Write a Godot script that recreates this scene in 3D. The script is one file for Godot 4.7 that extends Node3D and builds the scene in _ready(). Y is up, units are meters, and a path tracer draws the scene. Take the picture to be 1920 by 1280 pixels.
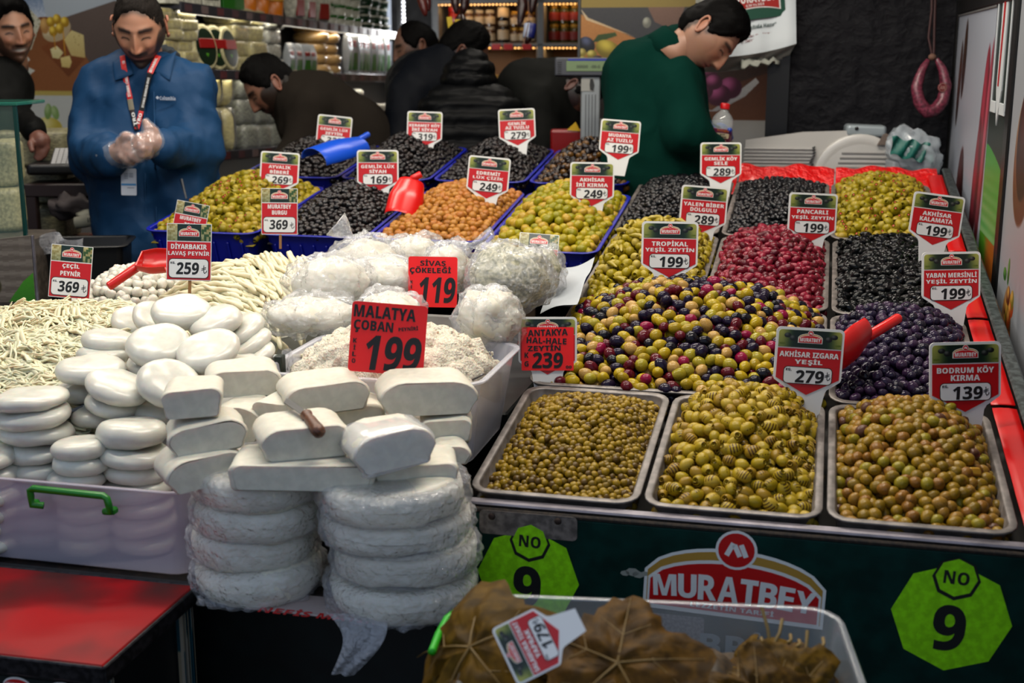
extends Node3D

const FPX := 2400.0
const PITCH := deg_to_rad(12.8)
var eye := Vector3(0, 1.6, 0)
var ax := Vector3.RIGHT
var ay := Vector3(0, cos(PITCH), -sin(PITCH))
var az := Vector3(0, -sin(PITCH), -cos(PITCH))
var rng := RandomNumberGenerator.new()
var used := {}
var mats := {}
# the stall's own axes: su along its front edge, sv up its slope, sn off its slope
var so := Vector3.ZERO
var su := Vector3.ZERO
var sv := Vector3.ZERO
var sn := Vector3.ZERO
var font: Font
var font_bold: Font
var font_thin := SystemFont.new()
var font_serif := SystemFont.new()


func _ready():
	camera_and_light()
	room()
	stall()
	olive_heaps()
	signs()
	cheese_stand()
	vine_leaf_tub()
	front_table()
	shelf_wall()
	jar_shelves()
	hangings()
	stall_back_things()
	people()


func camera_and_light():
	frames()
	rng.seed = 7
	var bold := SystemFont.new()
	bold.font_names = PackedStringArray(["Droid Sans"])
	bold.font_weight = 700
	var heavy := FontVariation.new()
	heavy.base_font = bold
	heavy.variation_embolden = 0.4
	font = heavy
	font_bold = bold
	font_thin.font_names = PackedStringArray(["Droid Sans"])
	font_serif.font_names = PackedStringArray(["Droid Serif"])
	font_serif.font_weight = 700
	var cam := Camera3D.new()
	cam.name = "camera"
	var lens := CameraAttributesPhysical.new()
	lens.frustum_focal_length = 45.0
	lens.frustum_focus_distance = 2.75
	lens.frustum_near = 0.05
	lens.frustum_far = 100.0
	lens.exposure_aperture = 4.5
	cam.attributes = lens
	cam.fov = rad_to_deg(2.0 * atan(640.0 / FPX))
	cam.position = eye
	cam.rotation.x = -PITCH
	add_child(cam)
	cam.current = true
	var e := Environment.new()
	e.background_mode = Environment.BG_SKY
	var sky := Sky.new()
	var pm := ProceduralSkyMaterial.new()
	pm.sky_top_color = Color(0.72, 0.80, 0.92)
	pm.sky_horizon_color = Color(0.80, 0.84, 0.90)
	pm.ground_horizon_color = Color(0.42, 0.42, 0.43)
	pm.ground_bottom_color = Color(0.30, 0.30, 0.30)
	sky.sky_material = pm
	e.sky = sky
	e.background_energy_multiplier = 0.85
	e.tonemap_mode = Environment.TONE_MAPPER_LINEAR
	e.tonemap_exposure = 1.0
	e.sdfgi_enabled = true
	e.ssao_enabled = true
	e.ssil_enabled = true
	var we := WorldEnvironment.new()
	we.name = "environment"
	we.environment = e
	add_child(we)
	# strip lamps under the canopy and the shop ceiling: fitting and light together
	for a in [[lv(-0.36, 0.25, 2.62), 13.5, 1.3, 2.6], [lv(-1.85, 0.15, 2.62), 13.5, 1.3, 2.4], [lv(-0.36, 1.55, 2.62), 13.5, 1.3, 2.5], [lv(-1.75, 1.5, 2.62), 13.5, 1.3, 2.4], [lv(-2.9, 2.1, 2.86), 13.5, 1.1, 1.3], [lv(-1.0, 3.05, 2.86), 13.5, 1.1, 1.3], [lv(-0.95, 4.3, 2.86), 13.5, 1.1, 1.1]]:
		strip_lamp(a[0], a[1], a[2], a[3])


func strip_lamp(p: Vector3, yaw: float, length: float, power: float):
	var o := thing("strip_lamp", "long white strip lamp hanging over the stall at %.1f metres from the street" % -p.z, "lamp", p, "strip lamps under the canopy")
	o.rotation.y = deg_to_rad(yaw)
	var g := G.new()
	g.box(Vector3(0, 0.03, 0), Vector3(length, 0.05, 0.13), 0.008)
	part("housing", g, mat(Color(0.75, 0.75, 0.74), 0.5), o)
	g = G.new()
	g.box(Vector3(0, 0.0, 0), Vector3(length - 0.04, 0.012, 0.10), 0.003)
	var m := StandardMaterial3D.new()
	m.albedo_color = Color(0.9, 0.9, 0.9)
	m.emission_enabled = true
	m.emission = Color(1.0, 0.97, 0.92)
	m.emission_energy_multiplier = 1.6
	part("diffuser", g, m, o)
	for s in [-1.0, 1.0]:
		g = G.new()
		g.tube([Vector3(s * length * 0.4, 0.05, 0), Vector3(s * length * 0.4, 3.05 - p.y, 0)], 0.003, 5)
		part("suspension_wire", g, mat(Color(0.3, 0.3, 0.3), 0.5), o)
	var l := AreaLight3D.new()
	l.name = "strip_light"
	l.area_size = Vector2(length - 0.04, 0.10)
	l.light_color = Color(1.0, 0.965, 0.91)
	l.light_energy = power
	l.shadow_enabled = true
	l.rotation.x = -PI / 2
	l.position = Vector3(0, -0.009, 0)
	o.add_child(l)


func frames():
	so = at(1545, 978, 2.05)
	var y := deg_to_rad(13.5)
	var s := deg_to_rad(8.0)
	su = Vector3(cos(y), 0, sin(y))
	sv = Vector3(sin(y) * cos(s), sin(s), -cos(y) * cos(s))
	sn = su.cross(sv).normalized()
	if sn.y < 0:
		sn = -sn
	hp = Vector3(-su.z, 0, su.x)
	hb = -hp


# a point of the place that shows at that pixel of a 1920 x 1280 frame, so far along the camera's axis
func at(px: float, py: float, d: float) -> Vector3:
	return eye + ax * ((px - 960.0) / FPX * d) + ay * ((640.0 - py) / FPX * d) + az * d


func ray(px: float, py: float) -> Vector3:
	return at(px, py, 1.0) - eye


func on_plane(px: float, py: float, q: Vector3, n: Vector3) -> Vector3:
	var r := ray(px, py)
	return eye + r * ((q - eye).dot(n) / r.dot(n))


func on_y(px: float, py: float, y: float) -> Vector3:
	return on_plane(px, py, Vector3(0, y, 0), Vector3.UP)


func st(u: float, v: float, h := 0.0) -> Vector3:
	return so + su * u + sv * v + sn * h


func shows_at(p: Vector3) -> Vector3:
	var q := p - eye
	var d := q.dot(az)
	return Vector3(960.0 + q.dot(ax) / d * FPX, 640.0 - q.dot(ay) / d * FPX, d)


# ---------- objects ----------
func numbered(called: String) -> String:
	var k: int = used.get(called, 0)
	used[called] = k + 1
	return called if k == 0 else "%s_%03d" % [called, k]


func tag(o: Node, label: String, category: String, group := ""):
	o.set_meta("label", label)
	o.set_meta("category", category)
	if group != "":
		o.set_meta("group", group)
	return o


func thing(called: String, label: String, category: String, p := Vector3.ZERO, group := "") -> Node3D:
	var o := Node3D.new()
	o.name = numbered(called)
	o.position = p
	add_child(o)
	tag(o, label, category, group)
	return o


func part(called: String, g, m: Material, parent: Node, xf := Transform3D()) -> MeshInstance3D:
	var o := MeshInstance3D.new()
	o.mesh = g.mesh() if g is G else g
	o.material_override = m
	o.transform = xf
	if parent == self:
		o.name = numbered(called)
	else:
		o.name = called
	parent.add_child(o, true)
	return o


func solo(called: String, g, m: Material, label: String, category: String, group := "", xf := Transform3D()) -> MeshInstance3D:
	var o := part(called, g, m, self, xf)
	tag(o, label, category, group)
	return o


func struct(called: String, g, m: Material, xf := Transform3D()) -> MeshInstance3D:
	var o := part(called, g, m, self, xf)
	o.set_meta("kind", "structure")
	return o


func copy(o: Node3D, label := "", group := "") -> Node3D:
	var r: Node3D = o.duplicate()
	r.name = numbered(String(o.name).rstrip("0123456789").trim_suffix("_"))
	add_child(r)
	if label != "":
		r.set_meta("label", label)
	if group != "":
		r.set_meta("group", group)
	return r


# ---------- materials ----------
func noise_tex(called: String, freq: float, lo: Color, hi: Color, normal := false, bump := 4.0, ridged := false, size := 256) -> NoiseTexture2D:
	var key := "tex_" + called
	if mats.has(key):
		return mats[key]
	var n := FastNoiseLite.new()
	n.seed = hash(called) % 1000
	n.frequency = freq
	n.fractal_octaves = 4
	if ridged:
		n.fractal_type = FastNoiseLite.FRACTAL_RIDGED
	var t := NoiseTexture2D.new()
	t.width = size
	t.height = size
	t.seamless = true
	t.noise = n
	if normal:
		t.as_normal_map = true
		t.bump_strength = bump
	else:
		var r := Gradient.new()
		r.set_color(0, lo)
		r.set_color(1, hi)
		r.set_offset(0, 0.25)
		r.set_offset(1, 0.75)
		t.color_ramp = r
	mats[key] = t
	return t


func mat(c: Color, rough := 0.6, metal := 0.0, extra := {}) -> StandardMaterial3D:
	var key := str(c, rough, metal, extra)
	if mats.has(key):
		return mats[key]
	var m := StandardMaterial3D.new()
	m.albedo_color = c
	m.roughness = rough
	m.metallic = metal
	if c.a < 0.999:
		m.transparency = BaseMaterial3D.TRANSPARENCY_ALPHA
	if extra.has("vc"):
		m.vertex_color_use_as_albedo = true
	if extra.has("mottle"):   # [scale per metre, strength]
		var k: float = extra.mottle[1]
		m.albedo_texture = noise_tex("mottle%d" % int(k * 100), 0.02, Color(1.0 - k, 1.0 - k, 1.0 - k), Color.WHITE)
		m.uv1_triplanar = true
		m.uv1_scale = Vector3.ONE * extra.mottle[0]
	if extra.has("bump"):     # [scale per metre, centimetres]
		m.heightmap_enabled = true
		m.heightmap_texture = noise_tex("bump", 0.02, Color.BLACK, Color.WHITE)
		m.heightmap_scale = extra.bump[1]
		m.uv1_triplanar = true
		m.uv1_scale = Vector3.ONE * extra.bump[0]
	if extra.has("sss"):
		m.subsurf_scatter_enabled = true
		m.subsurf_scatter_strength = extra.sss
	if extra.has("coat"):
		m.clearcoat_enabled = true
		m.clearcoat = extra.coat
		m.clearcoat_roughness = 0.15
	if extra.has("rim"):
		m.rim_enabled = true
		m.rim = extra.rim
		m.rim_tint = 0.6
	if extra.has("spec"):
		m.metallic_specular = extra.spec
	if extra.has("back"):
		m.backlight_enabled = true
		m.backlight = extra.back
	mats[key] = m
	return m


func tex_mat(img: Image, rough := 0.6) -> StandardMaterial3D:
	var m := StandardMaterial3D.new()
	m.albedo_texture = ImageTexture.create_from_image(img)
	m.roughness = rough
	return m


# lettering: a text scaled to w x h (0 keeps the proportion) and centred at p in the parent's xy plane, its face towards +z
func text(s: String, parent: Node, p: Vector3, w: float, h: float, m: Material, f: Font = null, depth := 0.0006, roll := 0.0, called := "lettering", shear := 0.0) -> MeshInstance3D:
	if f == null:   # the heavy cut has no clean outlines for a few letters
		f = font
		for ch in s:
			if not ch in "ABCDEGHIKLMNOPRSTUYZİÇŞĞÖÜ0123456789 -.":
				f = font_bold
	var key := "txt_" + s + str(f)
	var t: TextMesh = mats.get(key)
	if t == null:
		t = TextMesh.new()
		t.font = f
		t.text = s
		t.font_size = 48
		t.pixel_size = 0.01
		t.depth = 0.05
		t.curve_step = 2.0
		mats[key] = t
	var b := t.get_aabb()
	var ky := h / b.size.y
	var kx := w / b.size.x if w > 0.0 else ky
	if h <= 0.0:
		ky = kx
	var bas := Basis(Vector3(kx, 0, 0), Vector3(shear * ky, ky, 0), Vector3(0, 0, depth / 0.05)).rotated(Vector3.BACK, roll) if shear == 0.0 else Basis(Vector3.BACK, roll) * Basis(Vector3(kx, 0, 0), Vector3(shear * ky, ky, 0), Vector3(0, 0, depth / 0.05))
	var c := b.get_center()
	return part(called, t, m, parent, Transform3D(bas, p - bas * c))


func axes(x: Vector3, y: Vector3, z: Vector3, o := Vector3.ZERO) -> Transform3D:
	return Transform3D(Basis(x, y, z), o)


# an upright frame at p whose +z looks along the level direction with that yaw (0 looks at the street), leaned back
func stand(p: Vector3, yaw := 0.0, lean := 0.0, roll := 0.0) -> Transform3D:
	return Transform3D(Basis(Vector3.UP, deg_to_rad(yaw)) * Basis(Vector3.RIGHT, deg_to_rad(-lean)) * Basis(Vector3.BACK, deg_to_rad(roll)), p)


# ---------- geometry ----------
class G:
	var v := PackedVector3Array()
	var c := PackedColorArray()
	var t := PackedVector2Array()
	var i := PackedInt32Array()
	var col := Color.WHITE

	func p(a: Vector3, uv := Vector2.ZERO) -> int:
		v.append(a)
		c.append(col)
		t.append(uv)
		return v.size() - 1

	func tri(a: int, b: int, d: int):
		i.append(a)
		i.append(b)
		i.append(d)

	func q(a: int, b: int, d: int, e: int):
		tri(a, b, d)
		tri(a, d, e)

	# closed shape added since index k0: make its faces run clockwise from outside
	func fix(k0: int):
		if k0 >= i.size():
			return
		var o := v[i[k0]]
		var s := 0.0
		for k in range(k0, i.size(), 3):
			s += (v[i[k]] - o).dot((v[i[k + 1]] - o).cross(v[i[k + 2]] - o))
		if s > 0.0:
			flip(k0)

	func flip(k0: int):
		for k in range(k0, i.size(), 3):
			var a := i[k + 1]
			i[k + 1] = i[k + 2]
			i[k + 2] = a

	# rings of equally many points; caps: 1 first, 2 last; round: ring closes on itself
	func loft(rings: Array, caps := 3, round := true, flat := false):
		var k0 := i.size()
		var n: int = rings[0].size()
		var m := rings.size()
		var base := v.size()
		for r in m:
			for k in n:
				p(rings[r][k], Vector2(float(k) / n, float(r) / max(m - 1, 1)))
		for r in m - 1:
			for k in (n if round else n - 1):
				var a := base + r * n + k
				var b := base + r * n + (k + 1) % n
				q(a, b, b + n, a + n)
		for e in 2:
			if caps & (1 << e):
				var row := base + (0 if e == 0 else (m - 1) * n)
				var mid := Vector3.ZERO
				for k in n:
					mid += v[row + k]
				if flat:
					var r2 := v.size()
					for k in n:
						p(v[row + k], t[row + k])
					row = r2
				var cc := p(mid / n, Vector2(0.5, float(e)))
				for k in n:
					if e == 0:
						tri(row + (k + 1) % n, row + k, cc)
					else:
						tri(row + k, row + (k + 1) % n, cc)
		fix(k0)

	func lathe(prof: Array, seg := 16, xf := Transform3D(), caps := 3):
		var rings := []
		for a in prof:
			var ring := PackedVector3Array()
			for k in seg:
				var w := TAU * k / seg
				ring.append(xf * Vector3(cos(w) * a.x, a.y, sin(w) * a.x))
			rings.append(ring)
		loft(rings, caps)

	func ball(o: Vector3, r: Vector3, b := Basis(), seg := 12, rows := 8):
		var prof := []
		for k in range(0, rows + 1):
			var w := PI * clampf(float(k) / rows, 0.02, 0.98)
			prof.append(Vector2(sin(w), -cos(w)))
		lathe(prof, seg, Transform3D(b * Basis.from_scale(r), o))

	# r: one radius, or one for each point; sq: the second axis' share of the radius
	func tube(pts: Array, r, seg := 8, caps := 3, sq := 1.0, hint := Vector3.UP):
		var rings := []
		var prev := Vector3.ZERO
		for k in pts.size():
			var d: Vector3 = pts[min(k + 1, pts.size() - 1)] - pts[max(k - 1, 0)]
			d = d.normalized()
			var a := prev - d * prev.dot(d)
			if k == 0 or a.length() < 0.01:
				a = hint - d * hint.dot(d)
				if a.length() < 0.05:
					a = Vector3.RIGHT - d * d.x
			a = a.normalized()
			prev = a
			var b := d.cross(a)
			var rr: float = r[k] if r is Array else r
			var ring := PackedVector3Array()
			for j in seg:
				var w := TAU * j / seg
				ring.append(pts[k] + a * (cos(w) * rr * sq) + b * (sin(w) * rr))
			rings.append(ring)
		loft(rings, caps)

	func box(o: Vector3, s: Vector3, bev := 0.0, b := Basis()):
		var k0 := i.size()
		var h := s * 0.5
		bev = minf(bev, minf(h.x, minf(h.y, h.z)) * 0.9)
		if bev <= 0.0:
			for axis in 3:
				for sg in [-1.0, 1.0]:
					var a := (axis + 1) % 3
					var d := (axis + 2) % 3
					var ids := []
					for w in [[-1, -1], [1, -1], [1, 1], [-1, 1]]:
						var x := Vector3.ZERO
						x[axis] = sg * h[axis]
						x[a] = w[0] * h[a]
						x[d] = w[1] * h[d]
						ids.append(p(o + b * x, Vector2(w[0] * 0.5 + 0.5, 0.5 - w[1] * 0.5)))
					if sg > 0:
						q(ids[3], ids[2], ids[1], ids[0])
					else:
						q(ids[0], ids[1], ids[2], ids[3])
			return
		# chamfered: every corner becomes three points
		var id := {}
		for axis in 3:
			for x in [-1, 1]:
				for y in [-1, 1]:
					for z in [-1, 1]:
						var w := Vector3(x, y, z)
						var e := Vector3(x * (h.x - bev), y * (h.y - bev), z * (h.z - bev))
						e[axis] = w[axis] * h[axis]
						id[[axis, x, y, z]] = o + b * e
		for axis in 3:
			var a := (axis + 1) % 3
			var d := (axis + 2) % 3
			for sg in [-1, 1]:
				var f := []
				for w in [[-1, -1], [1, -1], [1, 1], [-1, 1]]:
					var x := [0, 0, 0]
					x[axis] = sg
					x[a] = w[0]
					x[d] = w[1]
					f.append(p(id[[axis, x[0], x[1], x[2]]], Vector2(w[0] * 0.5 + 0.5, 0.5 - w[1] * 0.5)))
				out(f, o)
			for s1 in [-1, 1]:      # edges along axis
				for s2 in [-1, 1]:
					var f := []
					for w in [[a, -1], [a, 1], [d, 1], [d, -1]]:
						var x := [0, 0, 0]
						x[axis] = w[1]
						x[a] = s1
						x[d] = s2
						f.append(p(id[[w[0], x[0], x[1], x[2]]]))
					out(f, o)
		for x in [-1, 1]:
			for y in [-1, 1]:
				for z in [-1, 1]:
					var f := []
					for axis in 3:
						f.append(p(id[[axis, x, y, z]]))
					out(f, o)

	# a convex face, turned away from o
	func out(f: Array, o: Vector3):
		var n := (v[f[2]] - v[f[0]]).cross(v[f[1]] - v[f[0]])
		if n.dot(v[f[0]] + v[f[2]] - o * 2.0) < 0:
			f.reverse()
		for k in range(1, f.size() - 1):
			tri(f[0], f[k], f[k + 1])

	# an outline in xy given thickness z0..z1
	func prism(poly: PackedVector2Array, z0: float, z1: float, xf := Transform3D(), uvbox := Rect2(0, 0, 1, 1)):
		var tris := Geometry2D.triangulate_polygon(poly)
		var k0 := i.size()
		for z in [z0, z1]:
			var base := v.size()
			for a in poly:
				p(xf * Vector3(a.x, a.y, z), Vector2((a.x - uvbox.position.x) / uvbox.size.x, 1.0 - (a.y - uvbox.position.y) / uvbox.size.y))
			for k in range(0, tris.size(), 3):
				if z == z1:
					tri(base + tris[k], base + tris[k + 1], base + tris[k + 2])
				else:
					tri(base + tris[k], base + tris[k + 2], base + tris[k + 1])
		var n := poly.size()
		# the sides, wound to agree with the caps
		var area := 0.0
		for k in n:
			area += poly[k].cross(poly[(k + 1) % n])
		var tarea := 0.0
		if tris.size() >= 3:
			tarea = (poly[tris[1]] - poly[tris[0]]).cross(poly[tris[2]] - poly[tris[0]])
		for k in n:
			var a := poly[k]
			var b := poly[(k + 1) % n]
			var w := [p(xf * Vector3(a.x, a.y, z0)), p(xf * Vector3(b.x, b.y, z0)), p(xf * Vector3(b.x, b.y, z1)), p(xf * Vector3(a.x, a.y, z1))]
			if (area > 0) == (tarea > 0):
				q(w[0], w[1], w[2], w[3])
			else:
				q(w[3], w[2], w[1], w[0])
		fix(k0)

	# a sheet with thickness: f(s, t) gives its upper face
	func sheet(nu: int, nv: int, f: Callable, th: float):
		var k0 := i.size()
		var base := v.size()
		var w := nu + 1
		var pts := PackedVector3Array()
		for b in nv + 1:
			for a in w:
				pts.append(f.call(float(a) / nu, float(b) / nv))
		for pass_ in 2:
			for b in nv + 1:
				for a in w:
					var x := pts[b * w + a]
					if pass_ == 1:
						var du := pts[b * w + mini(a + 1, nu)] - pts[b * w + maxi(a - 1, 0)]
						var dv := pts[mini(b + 1, nv) * w + a] - pts[maxi(b - 1, 0) * w + a]
						x -= du.cross(dv).normalized() * th
					p(x, Vector2(float(a) / nu, float(b) / nv))
		var n := w * (nv + 1)
		for b in nv:
			for a in nu:
				var k := base + b * w + a
				q(k, k + 1, k + w + 1, k + w)
				q(k + n + w, k + n + w + 1, k + n + 1, k + n)
		for a in nu:
			var k := base + a
			q(k + n, k + n + 1, k + 1, k)
			k = base + nv * w + a
			q(k, k + 1, k + n + 1, k + n)
		for b in nv:
			var k := base + b * w
			q(k, k + w, k + w + n, k + n)
			k = base + b * w + nu
			q(k + n, k + w + n, k + w, k)
		fix(k0)

	func add(g: G, xf := Transform3D()):
		var base := v.size()
		for k in g.v.size():
			v.append(xf * g.v[k])
		c.append_array(g.c)
		t.append_array(g.t)
		for k in g.i:
			i.append(base + k)

	func normals() -> PackedVector3Array:
		var n := PackedVector3Array()
		n.resize(v.size())
		for k in range(0, i.size(), 3):
			var a := i[k]
			var b := i[k + 1]
			var d := i[k + 2]
			var x := (v[d] - v[a]).cross(v[b] - v[a])
			n[a] += x
			n[b] += x
			n[d] += x
		for k in n.size():
			n[k] = n[k].normalized() if n[k].length_squared() > 1e-24 else Vector3.UP
		return n

	# move every point along its normal by noise
	func warp(amp: float, freq: float, seed_ := 1, stretch := Vector3.ONE, ridged := false):
		var f := FastNoiseLite.new()
		if ridged:
			f.fractal_type = FastNoiseLite.FRACTAL_RIDGED
		f.seed = seed_
		f.frequency = freq
		f.fractal_octaves = 3
		var n := normals()
		for k in v.size():
			v[k] += n[k] * (amp * f.get_noise_3dv(v[k] * stretch))

	func mesh() -> ArrayMesh:
		var a := []
		a.resize(Mesh.ARRAY_MAX)
		a[Mesh.ARRAY_VERTEX] = v
		a[Mesh.ARRAY_NORMAL] = normals()
		a[Mesh.ARRAY_COLOR] = c
		a[Mesh.ARRAY_TEX_UV] = t
		a[Mesh.ARRAY_INDEX] = i
		var m := ArrayMesh.new()
		m.add_surface_from_arrays(Mesh.PRIMITIVE_TRIANGLES, a)
		return m


func rrect(w: float, h: float, r: float, n := 4, o := Vector2.ZERO) -> PackedVector2Array:
	var out := PackedVector2Array()
	for k in 4:
		var c := Vector2([1, -1, -1, 1][k] * (w * 0.5 - r), [1, 1, -1, -1][k] * (h * 0.5 - r))
		for j in n + 1:
			var a := PI * 0.5 * (k + float(j) / n)
			out.append(o + c + Vector2(cos(a), sin(a)) * r)
	return out


func flat_ring(poly: PackedVector2Array, y: float, xf := Transform3D()) -> PackedVector3Array:
	var out := PackedVector3Array()
	for a in poly:
		out.append(xf * Vector3(a.x, y, a.y))
	return out


# a box with rounded edges all round, resting on y = 0
func rbox(w: float, h: float, d: float, r: float, corner := 0.0, n := 3, rows := 1) -> G:
	var g := G.new()
	var rings := []
	corner = maxf(corner, r)
	for k in n + 1:
		var a := PI * 0.5 * k / n
		var ins := r * (1.0 - sin(a))
		rings.append(flat_ring(rrect(w - ins * 2, d - ins * 2, maxf(corner - ins, 0.0005), n), r * (1.0 - cos(a))))
	for k in range(1, rows):
		rings.append(flat_ring(rrect(w, d, corner, n), lerpf(r, h - r, float(k) / rows)))
	for k in n + 1:
		var a := PI * 0.5 * k / n
		var ins := r * (1.0 - cos(a))
		rings.append(flat_ring(rrect(w - ins * 2, d - ins * 2, maxf(corner - ins, 0.0005), n), h - r * (1.0 - sin(a))))
	g.loft(rings)
	return g


# an open tub: base w x d, rim larger by flare, resting on y = 0
func tub(w: float, d: float, h: float, flare: float, wall: float, lip: float, corner := 0.03, n := 4) -> G:
	var g := G.new()
	var W := w + flare * 2
	var D := d + flare * 2
	var rings := []
	for a in [[0.004, 0.0, 0.0], [0.0, 0.004, 0.0], [0.0, h - lip * 0.5, 1.0], [lip, h - lip * 0.5, 1.0], [lip * 1.1, h - lip * 0.2, 1.0], [lip * 0.9, h, 1.0], [0.0, h, 1.0], [-wall, h - 0.003, 1.0], [-wall, wall, 0.0]]:
		var e: float = a[0] if a[2] == 1.0 or a[0] < 0 else -a[0]
		var k: float = clampf(a[1] / h, 0, 1)
		rings.append(flat_ring(rrect(lerpf(w, W, k) + e * 2, lerpf(d, D, k) + e * 2, maxf(corner + e, 0.002), n), a[1]))
	g.loft(rings)
	return g


# ---------- the counter with its trays ----------
const TRAYS := [[-0.595, -0.299, 0.0, 0.478], [-0.295, -0.001, 0.0, 0.478], [0.003, 0.298, 0.0, 0.478],
	[-0.60, -0.001, 0.482, 1.01], [0.003, 0.30, 0.482, 1.0],
	[-0.60, -0.299, 1.015, 1.625], [-0.295, 0.001, 1.015, 1.625], [0.006, 0.304, 1.005, 1.625],
	[-0.61, -0.305, 1.63, 2.28], [-0.30, -0.003, 1.63, 2.28], [0.0, 0.302, 1.63, 2.28]]
const GREEN_BOARD := Color(0.012, 0.185, 0.160)
var hp := Vector3.ZERO     # level, towards the street, square to the stall's front
var M := {}


func stall():
	hp = Vector3(-su.z, 0, su.x)
	M.steel = mat(Color(0.50, 0.48, 0.51), 0.38, 0.6, {"mottle": [3.0, 0.2]})
	M.tray = mat(Color(0.50, 0.47, 0.45), 0.42, 0.3, {"mottle": [5.0, 0.25]})
	M.white = mat(Color(0.86, 0.86, 0.84), 0.45)
	M.red = mat(Color(0.74, 0.035, 0.05), 0.4)
	M.black = mat(Color(0.02, 0.02, 0.025), 0.5)
	M.gold = mat(Color(0.68, 0.52, 0.20), 0.45)
	var o := thing("olive_counter", "sloping market counter with a dark green front board and trays of olives on top", "counter")
	var b := Basis(su, sn, -sv)
	var g := G.new()
	# the sloped deck on a closed dark body
	g.box(st(-0.12, 1.24, -0.080), Vector3(0.98, 0.03, 2.48), 0.004, b)
	part("deck", g, mat(Color(0.16, 0.15, 0.14), 0.7), o)
	g = G.new()
	for s in [-0.62, 0.36]:
		for k in [0.06, 1.2, 2.35]:
			var q := st(s, k, -0.09)
			g.box(Vector3(q.x, q.y * 0.5, q.z), Vector3(0.05, q.y, 0.05), 0.004, Basis(su, Vector3.UP, hp))
	part("frame", g, mat(Color(0.08, 0.08, 0.08), 0.6), o)
	g = G.new()
	var f := st(-0.02, -0.016, -0.018)
	var ht := f.y - 0.02
	g.box(Vector3(f.x, f.y - ht * 0.5 - 0.004, f.z), Vector3(1.24, ht, 0.02), 0.002, Basis(su, Vector3.UP, hp))
	part("front_board", g, mat(GREEN_BOARD, 0.4, 0.0, {"mottle": [3.0, 0.25], "spec": 0.3}), o)
	g = G.new()
	g.box(st(-0.02, -0.010, -0.009), Vector3(1.24, 0.006, 0.020), 0.004, b)
	part("metal_edge", g, M.steel, o)
	g = G.new()
	g.box(st(-0.02, -0.018, -0.017), Vector3(1.24, 0.008, 0.018), 0.002, b)
	part("wooden_edge", g, mat(Color(0.20, 0.15, 0.10), 0.8, 0.0, {"mottle": [20.0, 0.6]}), o)
	g = G.new()
	g.box(st(0.365, 1.2, -0.02), Vector3(0.016, 0.07, 2.50), 0.005, b)
	g.box(st(0.364, 1.2, 0.016), Vector3(0.028, 0.010, 2.50), 0.005, b)
	part("side_rail", g, mat(Color(0.36, 0.40, 0.40), 0.4, 0.7, {"mottle": [9.0, 0.4]}), o)
	# what is fixed to the front board
	board_decor(o)
	# the trays
	for k in TRAYS.size():
		var a = TRAYS[k]
		var w: float = a[1] - a[0]
		var d: float = a[3] - a[2]
		var tg := tub(w - 0.045, d - 0.045, 0.062, 0.010, 0.003, 0.011, 0.028)
		var row: String = ["front row", "front row", "front row", "second row", "second row", "third row", "third row", "third row", "back row", "back row", "back row"][k]
		var hold: String = ["small green olives beside the cheese", "grilled green olives in the middle", "brownish green olives by the side rail", "mixed coloured olives", "purple olives and a red scoop", "green olives with peppers", "dark red olives", "long shiny black olives", "small black olives beside the blue tubs", "small black olives in the middle", "pitted green olives"][k]
		var tr := thing("olive_tray", "worn metal tray in the %s holding %s" % [row, hold], "tray")
		tr.transform = Transform3D(b, st((a[0] + a[1]) * 0.5, (a[2] + a[3]) * 0.5, -0.058))
		part("pan", tg, M.tray, tr)
	# red sheet behind and beside the trays
	var red := mat(Color(0.80, 0.045, 0.045), 0.25, 0.0, {"bump": [9.0, 0.5], "coat": 0.5})
	for k in 3:
		var u0: float = [-0.63, -0.30, 0.015][k]
		var u1: float = [-0.305, 0.01, 0.335][k]
		g = G.new()
		g.sheet(26, 10, func(s, t): return st(lerpf(u0, u1, s), 2.46 - 0.17 * t + 0.003 * sin(s * 11.0 + k), 0.012 - 0.055 * t + 0.005 * sin(s * 9.0 + k * 2.0 + t * 3.0) + 0.003 * sin(s * 23.0 - t * 7.0)), 0.004)
		solo("red_sheet", g, red, ["shiny red plastic sheet behind the trays, end nearest the blue tubs", "shiny red plastic sheet behind the trays, middle piece", "shiny red plastic sheet behind the trays, end by the side rail"][k], "plastic sheet", "red sheets behind the olives")
	for k in 5:
		g = G.new()
		var v0: float = [0.02, 0.52, 1.02, 1.55, 2.05][k]
		var v1: float = [0.50, 1.00, 1.53, 2.03, 2.42][k]
		g.sheet(3, 12, func(s, t): return st(lerpf(0.306, 0.350, s), lerpf(v0, v1, t), 0.004 + 0.002 * sin(s * 3.0) + 0.0006 * sin(t * 19.0 + k)), 0.006)
		solo("red_strip", g, mat(Color(0.72, 0.04, 0.04), 0.3), "red plastic strip along the side rail beside %s" % ["the brownish green olives", "the purple olives", "the long black olives", "the pitted green olives", "the far end of the pitted green olives"][k], "plastic strip", "red strips along the rail")


func arch(w: float, side: float, top: float, bot: float, sag := 0.0, n := 14) -> PackedVector2Array:
	var q := PackedVector2Array()
	for k in n + 1:
		var x := w * (0.5 - float(k) / n)
		q.append(Vector2(x, side + (top - side) * sqrt(maxf(0.0, 1.0 - pow(2.0 * x / w, 2.0) * 0.96))))
	q.append(Vector2(-w * 0.5, bot))
	for k in range(1, n):
		var x := w * (float(k) / n - 0.5)
		q.append(Vector2(x, bot + sag * (1.0 - pow(2.0 * x / w, 2.0))))
	q.append(Vector2(w * 0.5, bot))
	return q


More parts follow.
